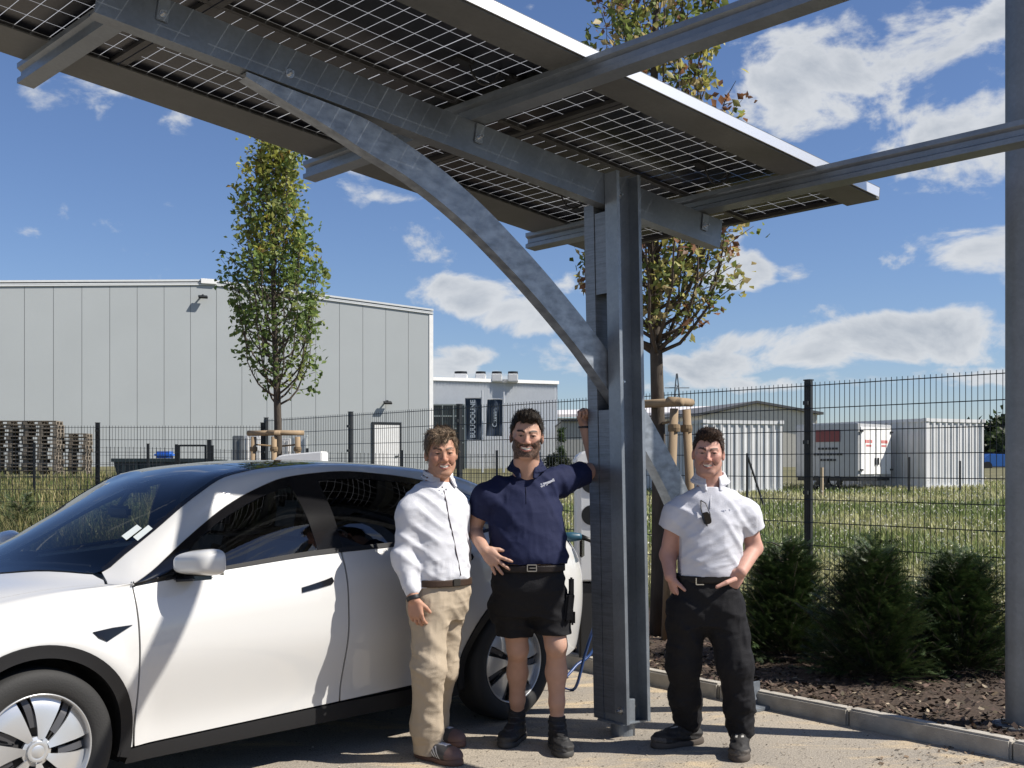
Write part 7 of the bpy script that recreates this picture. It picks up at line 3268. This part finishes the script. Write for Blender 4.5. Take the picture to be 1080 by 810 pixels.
# shorts
st = Field((-.34, -.30, .54), (.32, .30, 1.04), .0048)
st.loft([(.74, *L(559, 650, .03)[:2], .17, .105, 0), (.82, *L(558, 634, .02)[:2], .197, .132, 0), (.90, *L(557.5, 617)[:2], .198, .138, 0), (1.0, *L(557, 597)[:2], .190, .130, 0)], .02, 2.4)
st.chain([hipL, L(543, 674, .10)], [.112, .096], .05)
st.chain([hipR, L(585, 671, .02)], [.110, .092], .05)
st.cut(lambda X, Y, Z: np.where(X < L(563, 600)[0], L(540, 673)[2] - Z, L(580, 668)[2] - Z))
st.ell(L(522, 642, .06), (.035, .07, .075), None, .03)
st.disp(drape(.009, .5, .85, 11, 19))
st.disp(folds(.0060, 9, 9, 16, 21))
m_blackc = cloth('black_work_cloth', (.011, .011, .013), .8, bump=.35)
p2.part('shorts', st, m_blackc)
bl = Field((-.28, -.24, .94), (.26, .24, 1.06), .0045)
bl.loft([(.980, *L(557, 601)[:2], .200, .147, 0), (1.016, *L(557, 594)[:2], .200, .148, 0)], .004, 2.4)
# the shirt hangs over the belt at the sides, shows it in front
belt2 = p2.part('belt', bl, cloth('black_leather_belt', (.018, .014, .013), .4))
bm = bmesh.new()
q = on_shirt(bl, L(560.5, 596.5), .004)
for (dx_, dz_, w, hh) in ((-.024, 0, .005, .036), (.024, 0, .005, .036), (0, .0165, .048, .005), (0, -.0165, .048, .005), (.004, 0, .034, .004)):
    box(bm, q + Vector((dx_, 0, dz_)), (w, .008, hh), None, bev=.001)
obj('buckle', bm, mat('steel_buckle', (.42, .40, .37), .3, .9), belt2, world=False)
bm = bmesh.new()
q = on_shirt(bl, L(540.5, 594), .004)
box(bm, q, (.018, .010, .045), None, bev=.003)
obj('belt_clip', bm, mat('belt_clip_metal', (.30, .29, .28), .35, .8), belt2, world=False)
# bracelet on the raised wrist
wt = Field(lw - .06, lw + .06, .0036)
wt.rc(lw - [0, 0, .012], lw + [-.002, 0, .006], .036, .035, .002)
wt.cut(lambda X, Y, Z: np.abs(Z - lw[2] + .003) - .007)
p2.part('wristband', wt, m_dark)
# pouch with tools at his left hip
bm = bmesh.new()
q = L(600, 640, -.02)
box(bm, q, (.045, .10, .16), Matrix.Rotation(.1, 3, 'Y'), bev=.014)
box(bm, q + np.array([.012, -.02, .11]), (.028, .035, .10), None, bev=.008)
box(bm, q + np.array([.02, .02, -.06]), (.03, .04, .08), None, bev=.01)
o = obj('tool_pouch', bm, m_blackc, p2.t, world=False)
autosmooth(o, 40)


def blackshoe(u, v, z):
    c = np.tile(np.array([.010, .010, .011]), (len(u), 1))
    n = vnoise(u * 40, v * 90, z * 90)
    c[(z > .085) & (np.abs(np.sin(z * 140)) < .25) & (np.abs(v) < .03)] = (.045, .045, .045)
    c[(u > .82) & (z < .06)] = (.030, .029, .028)
    c[z < .022] = (.09, .088, .082)
    return c * (1 + .2 * n[:, None])


m_sole2 = mat('grey_black_sole', (.045, .043, .040), .7)
for an, dr, toe in ((anL, (-.33, -.94), p2.gnd(540, 789)), (anR, (.16, -.98), p2.gnd(596, 800.5))):
    o, q, Rm = shoe_at(p2, an, dr, toe, .10, m_sole2, blackshoe, high=.055)
    # sock edge
    f3 = Field(q(.25, 0, .14) - .07, q(.25, 0, .19) + .07, .004)
    f3.rc(q(.25, 0, .15), q(.25, 0, .172), .046, .046, .002)
    f3.cut(lambda X, Y, Z: Z - .176)
    p2.part('sock', f3, cloth('dark_sock', (.03, .03, .032)))

# ================================================================ man in the white polo
p3 = Person('man in a white polo shirt and black work trousers with hands in his pockets', 748, 6.1)
L = p3.L
h3c = L(747.0, 477.5, -.03)
h3R = rotm(-.18, .05, .03)
b = Field((-.34, -.40, -.02), (.36, .34, 1.86), .0038)
sec_t = [(.93, *L(746, 612)[:2], .145, .10, 0), (1.0, *L(746, 598)[:2], .148, .105, 0), (1.13, *L(747, 572)[:2], .155, .105, 0), (1.25, *L(749, 549)[:2], .165, .10, 0), (1.35, *L(750, 529)[:2], .15, .08, 0), (1.42, *L(749, 516)[:2], .075, .062, 0)]
b.loft(sec_t, .02)
nk3 = L(750, 520, .035)
b.rc(nk3, h3c + h3R @ np.array([0, .020, -.06]), .072, .067, .03)
head_sdf(b, h3c, h3R, .99, 1.04, 1.02, .65, .026)
rs, re_, rw = L(714, 543, .01), L(704.5, 585, .04), L(707, 608, -.05)
ls, le, lw = L(786.5, 542, .02), L(795.5, 578, .05), L(781.5, 603, -.10)
b.chain([rs, re_, rw], [.052, .044, .031], .02)
b.chain([ls, le, lw], [.052, .044, .032], .02)
hand_sdf(b, rw, (.30, .12, -.95), (.9, .25, 0), (.35, -.9, .1), [(.3, .3, .2)] * 4, 1.02, .05, .3)
hand_sdf(b, lw, (-.55, .10, -.80), (-.25, .95, .0), (-.85, -.30, .55), [(.55, .5, .3), (.6, .5, .3), (.6, .5, .3), (.6, .5, .3)], 1.05, .05, .0)
b.rc(L(775, 611, -.125), L(766, 614.5, -.155), .0140, .0125, .006)
b.rc(L(766, 614.5, -.155), L(756, 619, -.165), .0122, .0092, .003)
hipL, knL, anL = L(724, 645, .0), L(721, 700, .06), L(726, 757, .21)
hipR, knR, anR = L(765, 645, .0), L(775, 700, -.02), L(780.5, 768, .04)
for hp, kn, an in ((hipL, knL, anL), (hipR, knR, anR)):
    b.chain([hp, kn, an], [.075, .052, .040], .03)


def cols3(V):
    c = np.tile(SKIN3, (len(V), 1))
    return head_colors(V, c, h3c, h3R, .99, 1.0, (.38, .16, .13), (.024, .015, .010), (.10, .06, .045), stub=.25, smile=.65, mw=.026)


p3.part('body', b, m_skin, cols3)
hf = Field(h3c - .17, h3c + .18, .0034)
hair_sdf(hf, h3c, h3R, .99, 1.0, ([-.11, -.06, -.03, .0, .03, .08], [.066, .056, .022, -.016, -.045, -.075]),
         [((0, -.055, .098), (.056, .040, .026)), ((0, .02, .10), (.06, .07, .028))], .006,
         lambda x, y: np.where(y < -.05, .005 * np.cos(x * 70 + 1), 0), .0038, 14)
hr = p3.part('hair', hf, m_hair, hcol((.016, .010, .007), (.055, .032, .020), h3c, h3R, .99))
add_strands(hr, h3c, h3R, .99, 2600, lambda x, y, z: np.stack([.5 + 0 * x, -.7 * (z > .06) + .3, .4 * (z > .06) - .8 * (z <= .06)], -1), (.012, .028), (.014, .009, .006), (.11, .062, .040), .5, 4)
sh = Field((-.34, -.28, .88), (.36, .30, 1.55), .005)
sh.loft([(.935, *L(746, 611)[:2], .170, .125, 0), (1.0, *L(746, 598)[:2], .172, .134, 0), (1.13, *L(747, 572)[:2], .180, .136, 0), (1.25, *L(749, 549)[:2], .186, .128, 0), (1.33, *L(750, 533)[:2], .168, .108, 0), (1.385, *L(750, 522.5)[:2], .122, .090, 0), (1.43, *L(749.5, 514)[:2], .074, .070, 0)], .02, 2.2)
slR = L(706.5, 559, .02)
slL = L(794.5, 560, .03)
sh.chain([L(729, 530, .0), rs, slR], [.060, .070, .068], .05)
sh.chain([L(771, 530, .0), ls, slL], [.060, .070, .068], .05)
dR = (slR - rs) / np.linalg.norm(slR - rs)
dL = (slL - ls) / np.linalg.norm(slL - ls)
sh.cut(lambda X, Y, Z: np.where(X < L(716, 560)[0], (X - slR[0]) * dR[0] + (Y - slR[1]) * dR[1] + (Z - slR[2]) * dR[2], -1))
sh.cut(lambda X, Y, Z: np.where(X > L(784, 560)[0], (X - slL[0]) * dL[0] + (Y - slL[1]) * dL[1] + (Z - slL[2]) * dL[2], -1))
sh.disp(drape(.010, .7, .7, 10.5, 6, lambda X, Y, Z: .35 + .65 * smoothstep(.03, .14, np.abs(X))))
sh.disp(drape(.006, -.5, .8, 15, 14))
sh.disp(folds(.0035, 9, 9, 13, 31))
sh.disp(folds(.0045, 8, 12, 20, 36, zmask=lambda X, Y, Z: smoothstep(1.2, 1.0, Z)))
shirt3 = p3.part('polo_shirt', sh, cloth('white_polo_cotton', (.56, .57, .62)))
polo_collar(p3, shirt3, L(749, 504.5, .02), shirt3.data.materials[0], .082)
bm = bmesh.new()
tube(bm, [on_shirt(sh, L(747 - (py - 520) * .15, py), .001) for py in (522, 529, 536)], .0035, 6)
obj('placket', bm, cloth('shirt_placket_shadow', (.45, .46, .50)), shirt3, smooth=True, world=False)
# tone on tone embroidery
bm = bmesh.new()
for k in range(7):
    q = on_shirt(sh, L(757 + k * 2.1, 538.5 - k * .28), .002)
    box(bm, q, (.007, .003, .010), Matrix.Rotation(-.12, 3, 'Y'))
obj('embroidery', bm, mat('pale_thread', (.42, .45, .55), .8), shirt3, world=False)
# sunglasses hooked in the placket
gl = thing('sunglasses', 'dark sunglasses hanging from the placket of the white polo shirt', 'sunglasses', tuple(Vector(on_shirt(sh, L(738.5, 540))) + p3.t.location))
bm = bmesh.new()
for k, (u, v) in enumerate(((739.6, 545.5), (741.2, 545.0))):
    q = Vector(on_shirt(sh, L(u, v), .012 + .010 * k)) - Vector(on_shirt(sh, L(738.5, 540)))
    M = Matrix.Translation(q) @ Matrix.Rotation(math.radians(-18), 4, 'Y') @ Matrix.Rotation(math.radians(25 - 50 * k), 4, 'Z')
    n = 20
    pl = [(.019 * math.copysign(abs(math.cos(a)) ** .75, math.cos(a)), .033 * math.copysign(abs(math.sin(a)) ** .75, math.sin(a))) for a in [2 * math.pi * k_ / n for k_ in range(n)]]
    prism(bm, pl, -.002, .002, M @ Matrix.Rotation(math.radians(90), 4, 'X'))
    obj('lens', bm, m_gloss, gl, world=False)
    bm = bmesh.new()
o_ = Vector(on_shirt(sh, L(738.5, 540)))
tube(bm, [Vector(on_shirt(sh, L(736.0, 527), .010)) - o_, Vector(on_shirt(sh, L(735.6, 535), .014)) - o_, Vector(on_shirt(sh, L(737, 545), .018)) - o_, Vector(on_shirt(sh, L(741.5, 553.5), .014)) - o_], .003, 6)
tube(bm, [Vector(on_shirt(sh, L(736.0, 527), .010)) - o_, Vector(on_shirt(sh, L(740.5, 530), .012)) - o_, Vector(on_shirt(sh, L(744.5, 541), .014)) - o_, Vector(on_shirt(sh, L(745, 549), .014)) - o_], .0026, 6)
obj('frame', bm, m_dark, gl, smooth=True, world=False)
tr = Field((-.32, -.32, .06), (.38, .34, 1.0), .0048)
tr.loft([(.70, *L(745, 658)[:2], .145, .095, 0), (.79, *L(745, 640)[:2], .172, .120, 0), (.88, *L(745.5, 622)[:2], .176, .126, 0), (.965, *L(746, 605)[:2], .166, .122, 0)], .02, 2.4)
tr.chain([hipL, knL, L(723, 735, .15), L(725, 757, .20)], [.108, .086, .078, .080], .05)
tr.chain([hipR, knR, L(780, 740, .02), L(781, 768, .04)], [.108, .092, .080, .078], .05)
# cargo pocket and knee patch
tr.ell(L(783, 672, -.02), (.04, .07, .085), None, .02)
tr.disp(drape(.012, .6, .8, 10, 25))
tr.disp(drape(.008, -.6, .8, 14, 29, lambda X, Y, Z: smoothstep(.75, .3, Z)))
tr.disp(folds(.0085, 8, 8, 16, 41, zmask=lambda X, Y, Z: .45 + smoothstep(.45, .15, Z)))
tr.disp(folds(.005, 15, 15, 9, 45))
p3.part('trousers', tr, m_blackc)
bl = Field((-.25, -.22, .88), (.24, .22, 1.02), .0045)
bl.loft([(.925, *L(746, 614)[:2], .176, .131, 0), (.962, *L(746, 606)[:2], .175, .131, 0)], .004, 2.4)
belt3 = p3.part('belt', bl, cloth('black_belt', (.014, .012, .011), .4))
bm = bmesh.new()
q = on_shirt(bl, L(734, 610.5), .004)
for (dx_, dz_, w, hh) in ((-.020, 0, .005, .036), (0, -.017, .042, .005)):
    box(bm, q + Vector((dx_, 0, dz_)), (w, .008, hh), None, bev=.001)
obj('buckle', bm, mat('bright_buckle', (.60, .58, .52), .25, .9), belt3, world=False)


def hikeboot(u, v, z):
    c = np.tile(np.array([.011, .010, .010]), (len(u), 1))
    n = vnoise(u * 60, v * 160, z * 160)
    e = (np.abs(np.abs(v) - .016) < .006) & (np.abs(((z * 42) % 1) - .5) < .16) & (u > .25) & (u < .72) & (z > .06)
    c[e] = (.42, .41, .38)
    c[(u > .84) & (z < .062)] = (.075, .066, .058)
    c[(z < .03) & (z > .022)] = (.16, .14, .12)
    return c * (1 + .35 * n[:, None])


m_sole3 = mat('dusty_boot_sole', (.065, .052, .042), .8)
for an, dr, toe in ((anL, (-.90, -.40), p3.gnd(693, 790)), (anR, (-.22, -.975), p3.gnd(777, 806))):
    shoe_at(p3, an, dr, toe, .10, m_sole3, hikeboot, high=.06, sole_h=.030, name='boot')
